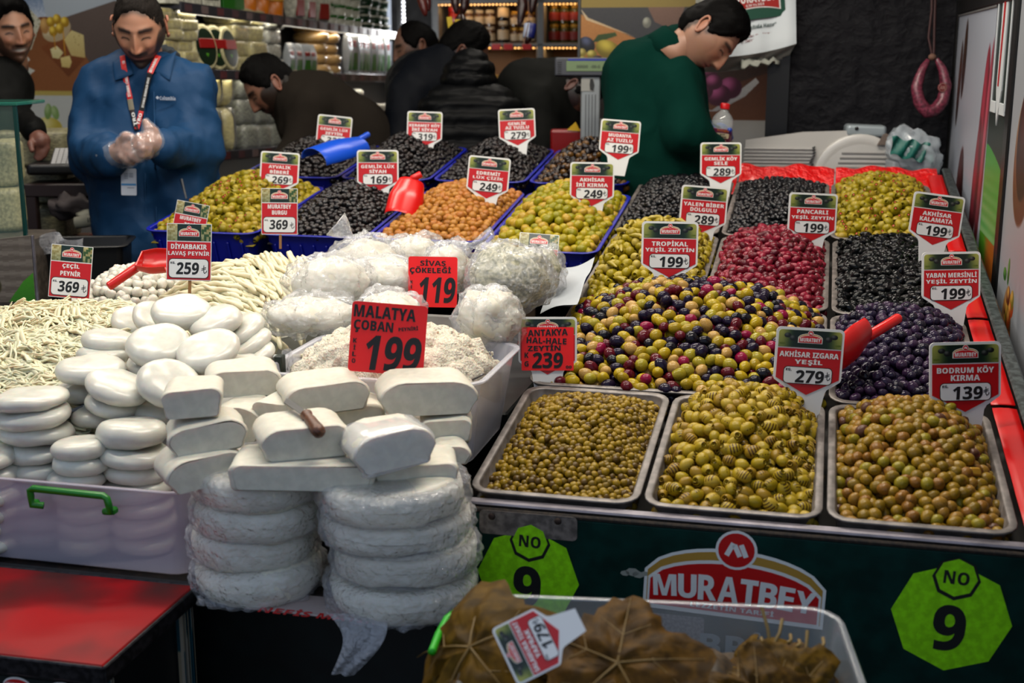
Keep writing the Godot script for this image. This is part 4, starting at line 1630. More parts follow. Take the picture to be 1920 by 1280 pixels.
func sh(px: float, py: float) -> Vector3:
	return on_plane(px, py, so + su * SF, su)


func shelf_wall():
	var o := thing("cheese_shelves", "lit grey wall shelving full of packed cheese along the side wall", "shelving")
	var grey := mat(Color(0.17, 0.17, 0.19), 0.4, 0.3)
	# the boards dip a little towards the back of the shop
	var b0 := (sh(340, 60) - so).dot(hb)
	var b1 := (sh(800, 100) - so).dot(hb)
	var ends := [[22, 67, 405, 745], [140, 147, 395, 742], [293, 262, 410, 742], [420, 350, 410, 742]]
	M.shelf = []
	for a in ends:
		var p0 := sh(a[2], a[0])
		var p1 := sh(a[3], a[1])
		var k0 := (p0 - so).dot(hb)
		var k1 := (p1 - so).dot(hb)
		var slope := (p1.y - p0.y) / (k1 - k0)
		M.shelf.append([p0.y - slope * k0, slope])
	for k in 4:
		var f: Array = M.shelf[k]
		var mid := (b0 + b1) * 0.5
		var ym: float = f[0] + f[1] * mid
		var along = (hb + Vector3.UP * f[1]).normalized()
		var tb := Basis(su, along.cross(su).normalized(), -along)
		if tb.y.y < 0:
			tb = Basis(su, -tb.y, along)
		var g := G.new()
		g.box(lv((LW + SF) * 0.5, mid, ym), Vector3(SF - LW, 0.018, b1 - b0), 0.003, tb)
		part("shelf_board", g, grey, o)
		g = G.new()
		g.box(lv(SF, mid, ym), Vector3(0.008, 0.042, b1 - b0), 0.002, tb)
		part("price_rail", g, mat(Color(0.22, 0.22, 0.25), 0.3, 0.4), o)
		var tk := G.new()
		tk.box(Vector3.ZERO, Vector3(0.003, 0.030, 0.055))
		var tm := tk.mesh()
		for j in 26:
			var bj := b0 + 0.06 + j * 0.14
			if bj < b1 - 0.03:
				part("price_ticket", tm, mat([Color(0.26, 0.16, 0.18), Color(0.36, 0.30, 0.30), Color(0.30, 0.12, 0.14)][j % 3], 0.5), o, Transform3D(tb, lv(SF + 0.005, bj, f[0] + f[1] * bj)))
		var lm := StandardMaterial3D.new()
		lm.emission_enabled = true
		lm.emission = Color(1.0, 0.97, 0.9)
		lm.emission_energy_multiplier = 3.0
		g = G.new()
		g.box(lv(SF - 0.03, mid, ym - 0.014), Vector3(0.014, 0.008, b1 - b0 - 0.1), 0.001, tb)
		part("led_strip", g, lm, o)
		var l := AreaLight3D.new()
		l.name = "shelf_light"
		l.area_size = Vector2(0.014, b1 - b0 - 0.1)
		l.light_color = Color(1.0, 0.96, 0.88)
		l.light_energy = 0.16
		l.shadow_enabled = true
		l.transform = Transform3D(Basis(tb.x, tb.z, tb.x.cross(tb.z)), lv(SF - 0.03, mid, ym - 0.02))
		if l.transform.basis.z.y < 0:
			l.transform.basis = Basis(tb.x, -tb.z, tb.y)
		o.add_child(l)
	# upright lit corner post
	var q := sh(752, 100)
	var bb := (q - so).dot(hb)
	var g2 := G.new()
	for k in 60:
		g2.box(lv(SF + 0.02, bb, 1.15 + k * 0.022), Vector3(0.016, 0.013, 0.016), 0.002, Basis(su, Vector3.UP, hp))
	var em := StandardMaterial3D.new()
	em.emission_enabled = true
	em.emission = Color(0.95, 0.97, 1.0)
	em.emission_energy_multiplier = 2.5
	part("led_chain", g2, em, o).set_meta("kind", "stuff")
	var vl := OmniLight3D.new()
	vl.name = "chain_light"
	vl.light_energy = 0.12
	vl.light_size = 0.05
	vl.shadow_enabled = true
	vl.position = lv(SF + 0.08, bb, 1.7)
	o.add_child(vl)
	g2 = G.new()
	g2.box(lv(SF - 0.005, bb, 1.3), Vector3(0.03, 2.6, 0.03), 0.003, Basis(su, Vector3.UP, hp))
	part("post", g2, mat(Color(0.35, 0.35, 0.37), 0.4, 0.5), o)
	packs()


func packs():
	var cream := mat(Color(0.74, 0.69, 0.42), 0.3, 0.0, {"mottle": [8.0, 0.2]})
	var pale := mat(Color(0.78, 0.75, 0.58), 0.3, 0.0, {"mottle": [8.0, 0.2]})
	var yellow := mat(Color(0.74, 0.56, 0.20), 0.35)
	var white := mat(Color(0.76, 0.76, 0.70), 0.4, 0.0, {"mottle": [8.0, 0.2]})
	var green := mat(Color(0.10, 0.36, 0.06), 0.35)
	var dkgreen := mat(Color(0.01, 0.16, 0.07), 0.35)
	var red := mat(Color(0.50, 0.05, 0.05), 0.4)
	var orange := mat(Color(0.70, 0.38, 0.03), 0.35)
	var mottled := mat(Color(0.55, 0.56, 0.48), 0.4, 0.0, {"mottle": [12.0, 0.45]})
	var foil := mat(Color(0.66, 0.68, 0.70), 0.25, 0.3)
	# called, label, shelf (0 top), from px, to px, width, height, depth, layers, kind, body, label colour
	var L := [
		["cheese_box", "small white printed box on the top shelf nearest the street", 0, 322, 425, 0.10, 0.075, 0.07, 2, "box", white, dkgreen],
		["green_carton", "bright green carton on the top shelf", 0, 432, 470, 0.085, 0.15, 0.06, 1, "box", green, pale],
		["yellow_tub", "orange and yellow plastic tub stacked on the top shelf", 0, 480, 552, 0.10, 0.075, 0.10, 2, "tub", orange, yellow],
		["printed_pouch", "upright white pouch with a red and green print on the top shelf", 0, 562, 628, 0.11, 0.16, 0.05, 1, "pouch", white, red],
		["green_label_cup", "white cup with green label stacked on the top shelf", 0, 632, 695, 0.10, 0.042, 0.10, 4, "tub", white, green],
		["dark_green_cup", "dark green cup with white lid stacked at the far end of the top shelf", 0, 700, 745, 0.10, 0.034, 0.10, 5, "tub", dkgreen, white],
		["vacuum_pack", "pale yellow vacuum pack of cheese in a pile on the second shelf", 1, 326, 386, 0.11, 0.030, 0.10, 6, "soft", cream, null],
		["oval_tub", "oval cheese tub with a red and green label standing on the second shelf", 1, 388, 452, 0.075, 0.145, 0.035, 1, "round", pale, green],
		["kashkaval_block", "yellow cheese block wrapped in film on the second shelf", 1, 458, 512, 0.13, 0.052, 0.12, 4, "soft", cream, null],
		["white_block", "white wrapped cheese block on the second shelf", 1, 515, 548, 0.12, 0.05, 0.11, 4, "soft", white, null],
		["flat_pouch", "small clear pouch with green print leaning on the second shelf", 1, 552, 606, 0.07, 0.11, 0.03, 1, "pouch", foil, green],
		["yellow_round", "small yellow cheese wheel in a stack on the second shelf", 1, 614, 656, 0.14, 0.040, 0.14, 5, "wheel", yellow, null],
		["slim_pack", "tall slim foil pack with green foot at the far end of the second shelf", 1, 662, 742, 0.055, 0.19, 0.03, 1, "pouch", foil, green],
		["big_slice", "thick yellow cheese slab standing on the third shelf beside the blue jacket", 2, 392, 462, 0.075, 0.145, 0.16, 2, "soft", cream, null],
		["blue_veined_block", "grey green veined cheese block on the third shelf", 2, 472, 545, 0.11, 0.085, 0.14, 3, "soft", mottled, null],
		["plain_block", "pale wrapped cheese block on the third shelf behind the bending man", 2, 552, 640, 0.11, 0.07, 0.12, 4, "soft", pale, null],
		["flat_round", "white flat round cheese in a stack on the third shelf", 2, 648, 700, 0.125, 0.042, 0.12, 5, "wheel", white, null],
		["small_round", "small white wrapped cheese at the far end of the third shelf", 2, 706, 742, 0.10, 0.05, 0.10, 3, "soft", white, null],
	]
	for a in L:
		for j in [5, 6, 7]:
			a[j] *= 1.32
		var py: float = [43, 143, 280][a[2]]
		var s0 := (sh(a[3], py) - so).dot(hb)
		var s1 := (sh(a[4], py) - so).dot(hb)
		var w: float = a[5]
		var n := maxi(1, int(round((s1 - s0) / (w * 1.04))))
		var proto: Node3D = null
		for layer in a[8]:
			for k in n:
				var bk := s0 + (s1 - s0) * (k + 0.5) / n
				var p := lv(SF - 0.02 - a[7] * 0.5 - 0.02 * randv(k, layer), bk, M.shelf[a[2]][0] + M.shelf[a[2]][1] * bk + 0.012 + layer * a[6] * 1.01)
				var yaw := (randv(k + 9, layer + int(a[3])) - 0.5) * 0.25
				var o: Node3D
				if proto == null:
					o = pack(a)
					proto = o
				else:
					o = copy(proto)
				o.transform = Transform3D(Basis(Vector3.UP, yaw) * Basis(hb, Vector3.UP, su), p)


func pack(a: Array) -> Node3D:
	var o := thing(a[0], a[1], "packed cheese", Vector3.ZERO, a[0].replace("_", " ") + " row on the shelves")
	var w: float = a[5]
	var h: float = a[6]
	var d: float = a[7]
	match a[9]:
		"box":
			part("carton", rbox(w, h, d, 0.003, 0.004, 2), a[10], o)
			var g := G.new()
			g.box(Vector3(0, h * 0.55, d * 0.5), Vector3(w * 0.8, h * 0.4, 0.003), 0.001)
			part("label", g, a[11], o)
		"tub":
			var g := G.new()
			g.lathe([Vector2(w * 0.40, 0), Vector2(w * 0.43, h * 0.12), Vector2(w * 0.46, h * 0.8)], 14)
			part("cup", g, a[10], o)
			g = G.new()
			g.lathe([Vector2(w * 0.48, h * 0.78), Vector2(w * 0.49, h * 0.82), Vector2(w * 0.49, h * 0.97), Vector2(w * 0.45, h)], 14)
			part("lid", g, a[11], o)
		"pouch":
			var g := G.new()
			var rings := []
			for k in 7:
				var t := k / 6.0
				rings.append(flat_ring(rrect(w * (1.0 - 0.06 * sin(t * PI)), maxf(0.004, d * sin(PI * minf(0.5, 0.12 + t * 0.9) if t < 0.5 else PI * 0.5 + (t - 0.5) * PI * 0.94)), 0.002, 2), h * t))
			g.loft(rings)
			part("pouch", g, a[10], o)
			g = G.new()
			g.box(Vector3(0, h * 0.3, d * 0.5 - 0.004), Vector3(w * 0.7, h * 0.38, 0.008), 0.003)
			part("print", g, a[11], o)
			g = G.new()
			g.box(Vector3(0, h * 0.66, d * 0.42), Vector3(w * 0.55, h * 0.14, 0.008), 0.003)
			part("badge", g, mat(Color(0.50, 0.05, 0.05), 0.4), o)
		"round":
			var g := G.new()
			g.lathe([Vector2(h * 0.42, -d * 0.5), Vector2(h * 0.5, -d * 0.4), Vector2(h * 0.5, d * 0.4), Vector2(h * 0.44, d * 0.5)], 18, Transform3D(Basis(Vector3.RIGHT, PI / 2 - 0.15), Vector3(0, h * 0.5, 0)))
			part("tub", g, a[10], o)
			g = G.new()
			g.lathe([Vector2(h * 0.40, d * 0.5), Vector2(h * 0.40, d * 0.54)], 18, Transform3D(Basis(Vector3.RIGHT, PI / 2 - 0.15), Vector3(0, h * 0.5, 0)))
			part("label", g, mat(Color(0.02, 0.12, 0.05), 0.4), o)
			g = G.new()
			g.box(Vector3(0, h * 0.60, d * 0.60), Vector3(h * 0.62, h * 0.2, 0.004), 0.001, Basis(Vector3.RIGHT, -0.15))
			part("badge", g, mat(Color(0.55, 0.05, 0.05), 0.4), o)
			g = G.new()
			g.ball(Vector3(0, h * 0.28, d * 0.58), Vector3(h * 0.2, h * 0.13, 0.004), Basis(), 8, 5)
			part("leaf_print", g, mat(Color(0.25, 0.5, 0.1), 0.4), o)
		"wheel":
			var g := G.new()
			g.lathe([Vector2(w * 0.40, 0), Vector2(w * 0.48, h * 0.2), Vector2(w * 0.5, h * 0.5), Vector2(w * 0.48, h * 0.8), Vector2(w * 0.40, h)], 18)
			part("cheese", g, a[10], o)
			part("film", g, film(), o, Transform3D(Basis.from_scale(Vector3(1.03, 1.0, 1.03))))
		_:
			var g := rbox(w, h, d, h * 0.28, h * 0.3, 3, 2)
			g.warp(0.004, 30.0, int(w * 1000))
			part("cheese", g, a[10], o)
			g = rbox(w * 1.02, h, d * 1.03, h * 0.2, h * 0.25, 3, 2)
			g.warp(0.004, 50.0, int(w * 900))
			part("film", g, film(), o)
	return o


func film() -> StandardMaterial3D:
	return mat(Color(0.92, 0.94, 0.97, 0.10), 0.12)


# ---------- far shelves of jars ----------
func jar_shelves():
	var b := 5.95
	var o := thing("jar_cabinet", "tall pale grey open cabinet of jars at the back of the shop", "cabinet")
	var grey := mat(Color(0.42, 0.43, 0.44), 0.5)
	var u := func(px): return (wl(px, 60, b) - so).dot(su)
	var yy := func(py): return wl(950, py, b).y
	var ub := Basis(su, Vector3.UP, hp)
	var ua: float = u.call(812)
	var ue: float = u.call(1130)
	var g := G.new()
	g.box(lv((ua + ue) * 0.5, b + 0.30, 1.25), Vector3(ue - ua, 2.5, 0.02), 0.002, ub)
	part("back_panel", g, mat(Color(0.42, 0.31, 0.20), 0.7), o)
	for px in [816, 1013, 1126]:
		g = G.new()
		g.box(lv(u.call(px), b + 0.15, 1.25), Vector3(0.045, 2.5, 0.30), 0.003, ub)
		part("upright", g, grey, o)
	var ys := [yy.call(2), yy.call(84), yy.call(172), yy.call(260)]
	for k in 4:
		g = G.new()
		g.box(lv((ua + ue) * 0.5, b + 0.15, ys[k]), Vector3(ue - ua, 0.022, 0.30), 0.003, ub)
		part("shelf_board", g, grey, o)
		g = G.new()
		for j in 46:
			g.box(lv(lerpf(ua, ue, (j + 0.5) / 46), b + 0.012, ys[k] - 0.02), Vector3(0.010, 0.008, 0.010), 0.002, ub)
		var lm := StandardMaterial3D.new()
		lm.emission_enabled = true
		lm.emission = Color(1.0, 0.72, 0.36)
		lm.emission_energy_multiplier = 3.5
		part("led_chain", g, lm, o).set_meta("kind", "stuff")
		var l := AreaLight3D.new()
		l.name = "cabinet_light"
		l.area_size = Vector2(ue - ua - 0.1, 0.02)
		l.light_color = Color(1.0, 0.75, 0.45)
		l.light_energy = 0.10
		l.shadow_enabled = true
		l.transform = Transform3D(Basis(su, -hp, Vector3.UP) if su.cross(-hp).y > 0 else Basis(su, hp, Vector3.UP), lv((ua + ue) * 0.5, b + 0.03, ys[k] - 0.03))
		o.add_child(l)
	for k in 4:
		g = G.new()
		var px: float = [908, 931, 953, 988][k]
		g.prism(rrect(0.058, 0.034, 0.002, 1), 0, 0.002, Transform3D(ub, lv(u.call(px), b - 0.006, ys[1] - 0.012)))
		part("red_ticket", g, M.sign_red, o)
	var gl := mat(Color(0.22, 0.13, 0.06), 0.12)
	var olive := mat(Color(0.16, 0.17, 0.04), 0.12)
	var dk := mat(Color(0.05, 0.03, 0.03), 0.15)
	var redm := mat(Color(0.45, 0.03, 0.04), 0.25)
	var lidw := mat(Color(0.55, 0.54, 0.50), 0.35)
	var lidg := mat(Color(0.55, 0.42, 0.12), 0.3, 0.5)
	var lab := mat(Color(0.62, 0.58, 0.50), 0.5)
	var labr := mat(Color(0.40, 0.06, 0.05), 0.5)
	var J := [
		["red_tub", "red plastic tub with lid stacked on the jar cabinet's upper shelf", 1, 838, 850, 1, 0.075, 0.062, 4, redm, redm, null],
		["honey_jar", "small glass jar with pale lid on the jar cabinet's upper shelf", 1, 862, 922, 3, 0.065, 0.10, 2, gl, lidw, lab],
		["dark_jar", "tall dark jar with white lid and label on the upper shelf", 1, 930, 944, 1, 0.072, 0.135, 2, dk, lidw, lab],
		["nut_jar", "squat jar with gold lid on the upper shelf", 1, 952, 996, 3, 0.062, 0.095, 2, gl, lidg, lab],
		["olive_jar", "green olive jar with gold lid in the right-hand bay", 1, 1024, 1082, 3, 0.07, 0.115, 2, olive, lidg, labr],
		["sauce_jar", "small dark red sauce jar with gold lid on the lower shelf", 2, 900, 1000, 6, 0.058, 0.09, 1, mat(Color(0.30, 0.07, 0.03), 0.15), lidg, lab],
		["pickle_jar", "dark pickle jar on the lower shelf of the right-hand bay", 2, 1024, 1082, 3, 0.07, 0.12, 1, dk, lidg, labr],
		["top_jar", "amber jar on the cabinet's top shelf", 0, 850, 1082, 10, 0.065, 0.10, 1, gl, lidg, lab],
	]
	for a in J:
		var proto: Node3D = null
		for layer in a[8]:
			for k in a[5]:
				var px: float = lerpf(a[3], a[4], (k + 0.5) / a[5])
				var p := lv(u.call(px), b + 0.09 + 0.03 * randv(k, 3), ys[a[2]] + 0.011 + layer * (a[7] + 0.002))
				var r: Node3D
				if proto == null:
					r = thing(a[0], a[1], "jar", Vector3.ZERO, a[0].replace("_", " ") + "s in the jar cabinet")
					var w: float = a[6] * 0.5
					var h: float = a[7]
					g = G.new()
					g.lathe([Vector2(w * 0.85, 0), Vector2(w, h * 0.06), Vector2(w, h * 0.72), Vector2(w * 0.8, h * 0.82)], 14)
					part("jar_body", g, a[9], r)
					g = G.new()
					g.lathe([Vector2(w * 0.84, h * 0.81), Vector2(w * 0.86, h * 0.84), Vector2(w * 0.86, h * 0.98), Vector2(w * 0.78, h)], 14)
					part("lid", g, a[10], r)
					if a[11] != null:
						g = G.new()
						g.lathe([Vector2(w * 1.01, h * 0.16), Vector2(w * 1.02, h * 0.17), Vector2(w * 1.02, h * 0.58), Vector2(w * 1.01, h * 0.6)], 14)
						part("label", g, a[11], r)
					proto = r
				else:
					r = copy(proto)
				r.transform = Transform3D(ub, p)


# ---------- what hangs from the ceiling ----------
func sausage(path: Array, r: float, seg := 14) -> G:
	var g := G.new()
	var pts := []
	var rr := []
	var cv := Curve3D.new()
	for k in path.size():
		var t: Vector3 = (path[min(k + 1, path.size() - 1)] - path[max(k - 1, 0)]) / 6.0
		cv.add_point(path[k], -t, t)
	var n := 30
	for k in n + 1:
		var s := float(k) / n
		pts.append(cv.sample_baked(cv.get_baked_length() * s))
		rr.append(r * clampf(pow(sin(PI * clampf(s, 0.012, 0.988)), 0.35), 0.15, 1.0))
	g.tube(pts, rr, seg)
	g.warp(r * 0.10, 0.6 / r, 4)
	return g


func hangings():
	var skin := mat(Color(0.52, 0.22, 0.30), 0.32, 0.0, {"mottle": [14.0, 0.45]})
	var brown := mat(Color(0.17, 0.045, 0.03), 0.32, 0.0, {"mottle": [12.0, 0.4]})
	var twine := mat(Color(0.42, 0.30, 0.24), 0.8)
	# ring sausage before the black stone
	var d := 4.42
	var o := thing("ring_sausage", "purple red ring sausage hanging on a string before the black stone wall", "sausage")
	var P := func(px, py, dd := 0.0): return at(px, py, d + dd)
	part("ring", sausage([P.call(1740, 112), P.call(1727, 135), P.call(1718, 165), P.call(1724, 192), P.call(1738, 210), P.call(1754, 206), P.call(1768, 188), P.call(1774, 160), P.call(1768, 132), P.call(1756, 110)], 0.0215), skin, o)
	var g := G.new()
	g.ball(P.call(1748, 107), Vector3(0.014, 0.012, 0.014), Basis(), 10, 6)
	part("knot", g, twine, o)
	g = G.new()
	g.tube([P.call(1748, 104), P.call(1741, 70), P.call(1747, 20), P.call(1750, -150), P.call(1750, -640)], 0.0045, 6)
	g.tube([P.call(1751, 104), P.call(1752, 50), P.call(1754, -10), P.call(1752, -150)], 0.0045, 6)
	part("string", g, mat(Color(0.20, 0.06, 0.06), 0.6), o)
	g = G.new()
	var c: Vector3 = P.call(1767, 164, -0.021)
	g.lathe([Vector2(0.0165, 0), Vector2(0.0165, 0.0015)], 18, Transform3D(Basis(Vector3.RIGHT, PI / 2), c))
	part("seal", g, mat(Color(0.42, 0.10, 0.13), 0.4), o)
	g = G.new()
	var ring := []
	for k in 25:
		ring.append(c + Vector3(cos(TAU * k / 24), sin(TAU * k / 24), 0) * 0.0135 + Vector3(0, 0, 0.002))
	g.tube(ring, 0.0012, 5)
	part("seal_ring", g, mat(Color(0.6, 0.45, 0.42), 0.5), o)
	text("AN", o, c + Vector3(0, 0, 0.0018), 0.017, 0.013, mat(Color(0.6, 0.45, 0.42), 0.5))
	# pairs over the jar cabinet
	var e := 5.3
	var Q := func(px, py, dd := 0.0): return at(px, py, e + dd)
	o = thing("sausage_pair", "reddish sausage pair hanging above the balding man", "sausage", Vector3.ZERO, "")
	part("link", sausage([Q.call(786, -60), Q.call(788, -10), Q.call(798, 30)], 0.020), mat(Color(0.28, 0.07, 0.05), 0.3), o)
	part("link", sausage([Q.call(801, -60, 0.03), Q.call(800, -10, 0.03), Q.call(803, 20, 0.03)], 0.018), mat(Color(0.25, 0.06, 0.05), 0.3), o)
	hang_string(o, Q.call(793, -58), twine)
	o = thing("sausage_pair", "dark brown sausage bunch with a yellow tag hanging by the jars", "sausage")
	part("link", sausage([Q.call(853, -50), Q.call(853, 0), Q.call(856, 26)], 0.019), brown, o)
	part("link", sausage([Q.call(872, -50, 0.02), Q.call(872, 0, 0.02), Q.call(868, 26, 0.02)], 0.020), brown, o)
	part("link", sausage([Q.call(862, 26), Q.call(858, 50), Q.call(858, 76)], 0.018), brown, o)
	part("link", sausage([Q.call(866, 26, 0.02), Q.call(870, 50, 0.02), Q.call(868, 74, 0.02)], 0.016), brown, o)
	hang_string(o, Q.call(862, -48), twine)
	g = G.new()
	var yel := mat(Color(0.72, 0.62, 0.04), 0.45)
	g.box(Q.call(860, 42, -0.022), Vector3(0.032, 0.024, 0.003), 0.001)
	g.box(Q.call(844, 45, -0.022), Vector3(0.022, 0.058, 0.003), 0.001, Basis(Vector3.BACK, 0.15))
	part("yellow_tag", g, yel, o)
	g = G.new()
	g.ball(Q.call(857, 42, -0.0245), Vector3(0.005, 0.005, 0.001), Basis(), 8, 5)
	part("tag_mark", g, M.sign_red, o)
	o = thing("sausage_pair", "dark sausage pair with a blue and white band hanging by the jars", "sausage")
	part("link", sausage([Q.call(978, -50), Q.call(980, 10), Q.call(974, 50)], 0.020), brown, o)
	part("link", sausage([Q.call(999, -50, 0.02), Q.call(1001, -5, 0.02), Q.call(996, 26, 0.02)], 0.019), brown, o)
	part("link", sausage([Q.call(992, 40), Q.call(992, 60), Q.call(988, 82)], 0.019), brown, o)
	hang_string(o, Q.call(990, -48), twine)
	g = G.new()
	g.tube([Q.call(990, 2, -0.02), Q.call(992, 38, -0.02), Q.call(982, 82, -0.03)], 0.002, 5)
	part("twine", g, twine, o)
	g = G.new()
	g.tube([Q.call(992, 45), Q.call(991, 58), Q.call(989, 71)], 0.0205, 16)
	part("band", g, mat(Color(0.62, 0.66, 0.74), 0.4), o)
	g = G.new()
	g.tube([Q.call(997, 45, -0.004), Q.call(996, 58, -0.004), Q.call(994, 71, -0.004)], 0.0185, 16)
	part("band_edge", g, mat(Color(0.06, 0.09, 0.35), 0.4), o)
	# the pack of carrier bags
	o = thing("bag_bundle", "thick bundle of white printed carrier bags hanging beside the black post", "carrier bags")
	var bd := 4.55
	var R := func(px, py, dd := 0.0): return at(px, py, bd + dd)
	for k in 9:
		g = G.new()
		var z := 0.012 * k
		g.sheet(14, 12, func(s, t):
			var x := lerpf(1322.0 - 2.0 * k, 1490.0 - 2.0 * k, s)
			var yb := 108.0 - 26.0 * pow(s, 2.2) + 3.5 * k
			return R.call(x + 6.0 * t * (s - 0.5), lerpf(-140.0, yb, t), z + 0.02 * sin(s * 4.0) * t + 0.004 * sin(s * 19.0 + k)), 0.002)
		part("bag", g, mat(Color(0.72, 0.75, 0.77), 0.45) if k == 0 else mat(Color(0.60, 0.60, 0.56), 0.5), o)
	g = G.new()
	g.sheet(10, 5, func(s, t): return R.call(lerpf(1388, 1462, s), lerpf(112, 130 - 12 * s, t) + 4 * sin(s * 21.0), 0.06 + 0.01 * sin(s * 30.0)), 0.02)
	part("bag_gusset", g, mat(Color(0.60, 0.61, 0.57), 0.5), o)
	var f := Node3D.new()
	f.name = "bag_print"
	f.transform = Transform3D(Basis(Vector3.BACK, deg_to_rad(7.0)), R.call(1416, 14, -0.012))
	o.add_child(f)
	g = G.new()
	g.box(Vector3(0, 0.01, -0.0005), Vector3(0.212, 0.10, 0.001), 0.0)
	part("green_panel", g, mat(Color(0.02, 0.26, 0.19), 0.5), f)
	g = G.new()
	g.prism(arch(0.18, 0.02, 0.06, -0.028, 0.014), 0.0, 0.001, Transform3D(Basis(), Vector3(0, 0.012, 0)))
	part("badge_rim", g, M.sign_white, f)
	g = G.new()
	g.prism(arch(0.17, 0.02, 0.056, -0.024, 0.014), 0.001, 0.0015, Transform3D(Basis(), Vector3(0, 0.012, 0)))
	part("badge_field", g, mat(Color(0.60, 0.07, 0.04), 0.5), f)
	text("MURATBEY", f, Vector3(0, 0.033, 0.0018), 0.15, 0.03, M.sign_white)
	text("ÇİFTLİĞİ", f, Vector3(0, 0.009, 0.0018), 0.065, 0.011, M.sign_white)
	text("“Kahvaltıda Hazır”", f, Vector3(0.0, -0.065, 0.0018), 0.14, 0.014, mat(Color(0.02, 0.2, 0.18), 0.5))
	var rd := mat(Color(0.45, 0.05, 0.08), 0.5)
	text("Cad. No: 9   İSTANBUL", f, Vector3(0.01, -0.095, 0.0018), 0.19, 0.011, rd)
	text("Tel: (0212) 511 42 13", f, Vector3(-0.01, -0.112, 0.0018), 0.12, 0.010, rd)


func hang_string(o: Node3D, p: Vector3, m: Material):
	var g := G.new()
	g.tube([p, p + Vector3(0.004, 0.1, 0), Vector3(p.x, 3.05, p.z)], 0.002, 5)
	part("string", g, m, o)


# ---------- the cheese stand ----------
func cheese_stand():
	M.curd = mat(Color(0.80, 0.78, 0.71), 0.45, 0.0, {"sss": 0.25, "mottle": [5.0, 0.06]})
	M.block = mat(Color(0.80, 0.78, 0.715), 0.5, 0.0, {"sss": 0.25, "mottle": [9.0, 0.05]})
	M.lavas = mat(Color(0.80, 0.79, 0.74), 0.3, 0.0, {"sss": 0.25, "mottle": [7.0, 0.05]})
	M.string = mat(Color(0.82, 0.79, 0.66), 0.42, 0.0, {"sss": 0.2})
	M.film = mat(Color(0.95, 0.96, 0.99, 0.14), 0.2, 0.0, {"bump": [14.0, 0.45]})
	M.clear = mat(Color(0.90, 0.90, 0.94, 0.34), 0.22)
	# a stepped stand
	var o := thing("cheese_stand", "dark stepped market stand under the cheeses with a worn brown front edge", "stand")
	var ub := Basis(su, Vector3.UP, hp)
	var g := G.new()
	var dark := mat(Color(0.012, 0.05, 0.05), 0.4, 0.0, {"mottle": [3.0, 0.4]})
	g.box(lv(-1.39, 0.17, 0.345), Vector3(1.56, 0.69, 0.60), 0.004, ub)
	part("body", g, dark, o)
	g = G.new()
	g.box(lv(-1.39, 0.165, 0.705), Vector3(1.57, 0.025, 0.63), 0.004, ub)
	part("worktop", g, mat(Color(0.14, 0.085, 0.055), 0.6, 0.0, {"mottle": [9.0, 0.6]}), o)
	g = G.new()
	g.box(lv(-1.40, 0.87, 0.44), Vector3(1.54, 0.88, 0.86), 0.004, ub)
	part("step", g, dark, o)
	g = G.new()
	var q := on_y(600, 1147, 0.7195)
	g.box(q + Vector3(0, 0, -0.02), Vector3(0.24, 0.003, 0.07), 0.001, ub)
	var paper := solo("printed_paper", g, mat(Color(0.62, 0.56, 0.54), 0.6), "white paper with red print sticking out under the wrapped cheese wheels", "paper")
	text("NEFİS MATİK", paper, q + Vector3(0.0, 0.0022, 0.015), 0.20, 0.024, M.sign_red, null, 0.0004, 0.0, "print")
	var tx: MeshInstance3D = paper.get_child(0)
	tx.transform = Transform3D(ub * Basis(Vector3.RIGHT, -PI / 2), q + Vector3(0.0, 0.0022, 0.015)) * Transform3D(tx.transform.basis, Vector3.ZERO)
	var c := tx.mesh.get_aabb().get_center()
	tx.transform.origin -= tx.transform.basis * c
	wheels()
	blocks()
	flat_rounds()
	strings()
	curd()


func wheel_mesh(r: float, h: float, seed_: int) -> G:
	var g := G.new()
	var prof := []
	for k in 9:
		var a := PI * 0.5 * (k / 8.0)
		prof.append(Vector2(r - h * 0.30 * (1.0 - sin(a)), h * 0.5 * (1.0 - cos(a))))
	for k in 9:
		var a := PI * 0.5 * (1.0 - k / 8.0)
		prof.append(Vector2(r - h * 0.30 * (1.0 - sin(a)), h - h * 0.5 * (1.0 - cos(a))))
	prof.push_front(Vector2(r * 0.4, 0.001))
	prof.append(Vector2(r * 0.4, h))
	g.lathe(prof, 40)
	g.warp(0.012, 5.0, seed_)
	g.warp(0.003, 22.0, seed_ + 1)
	return g


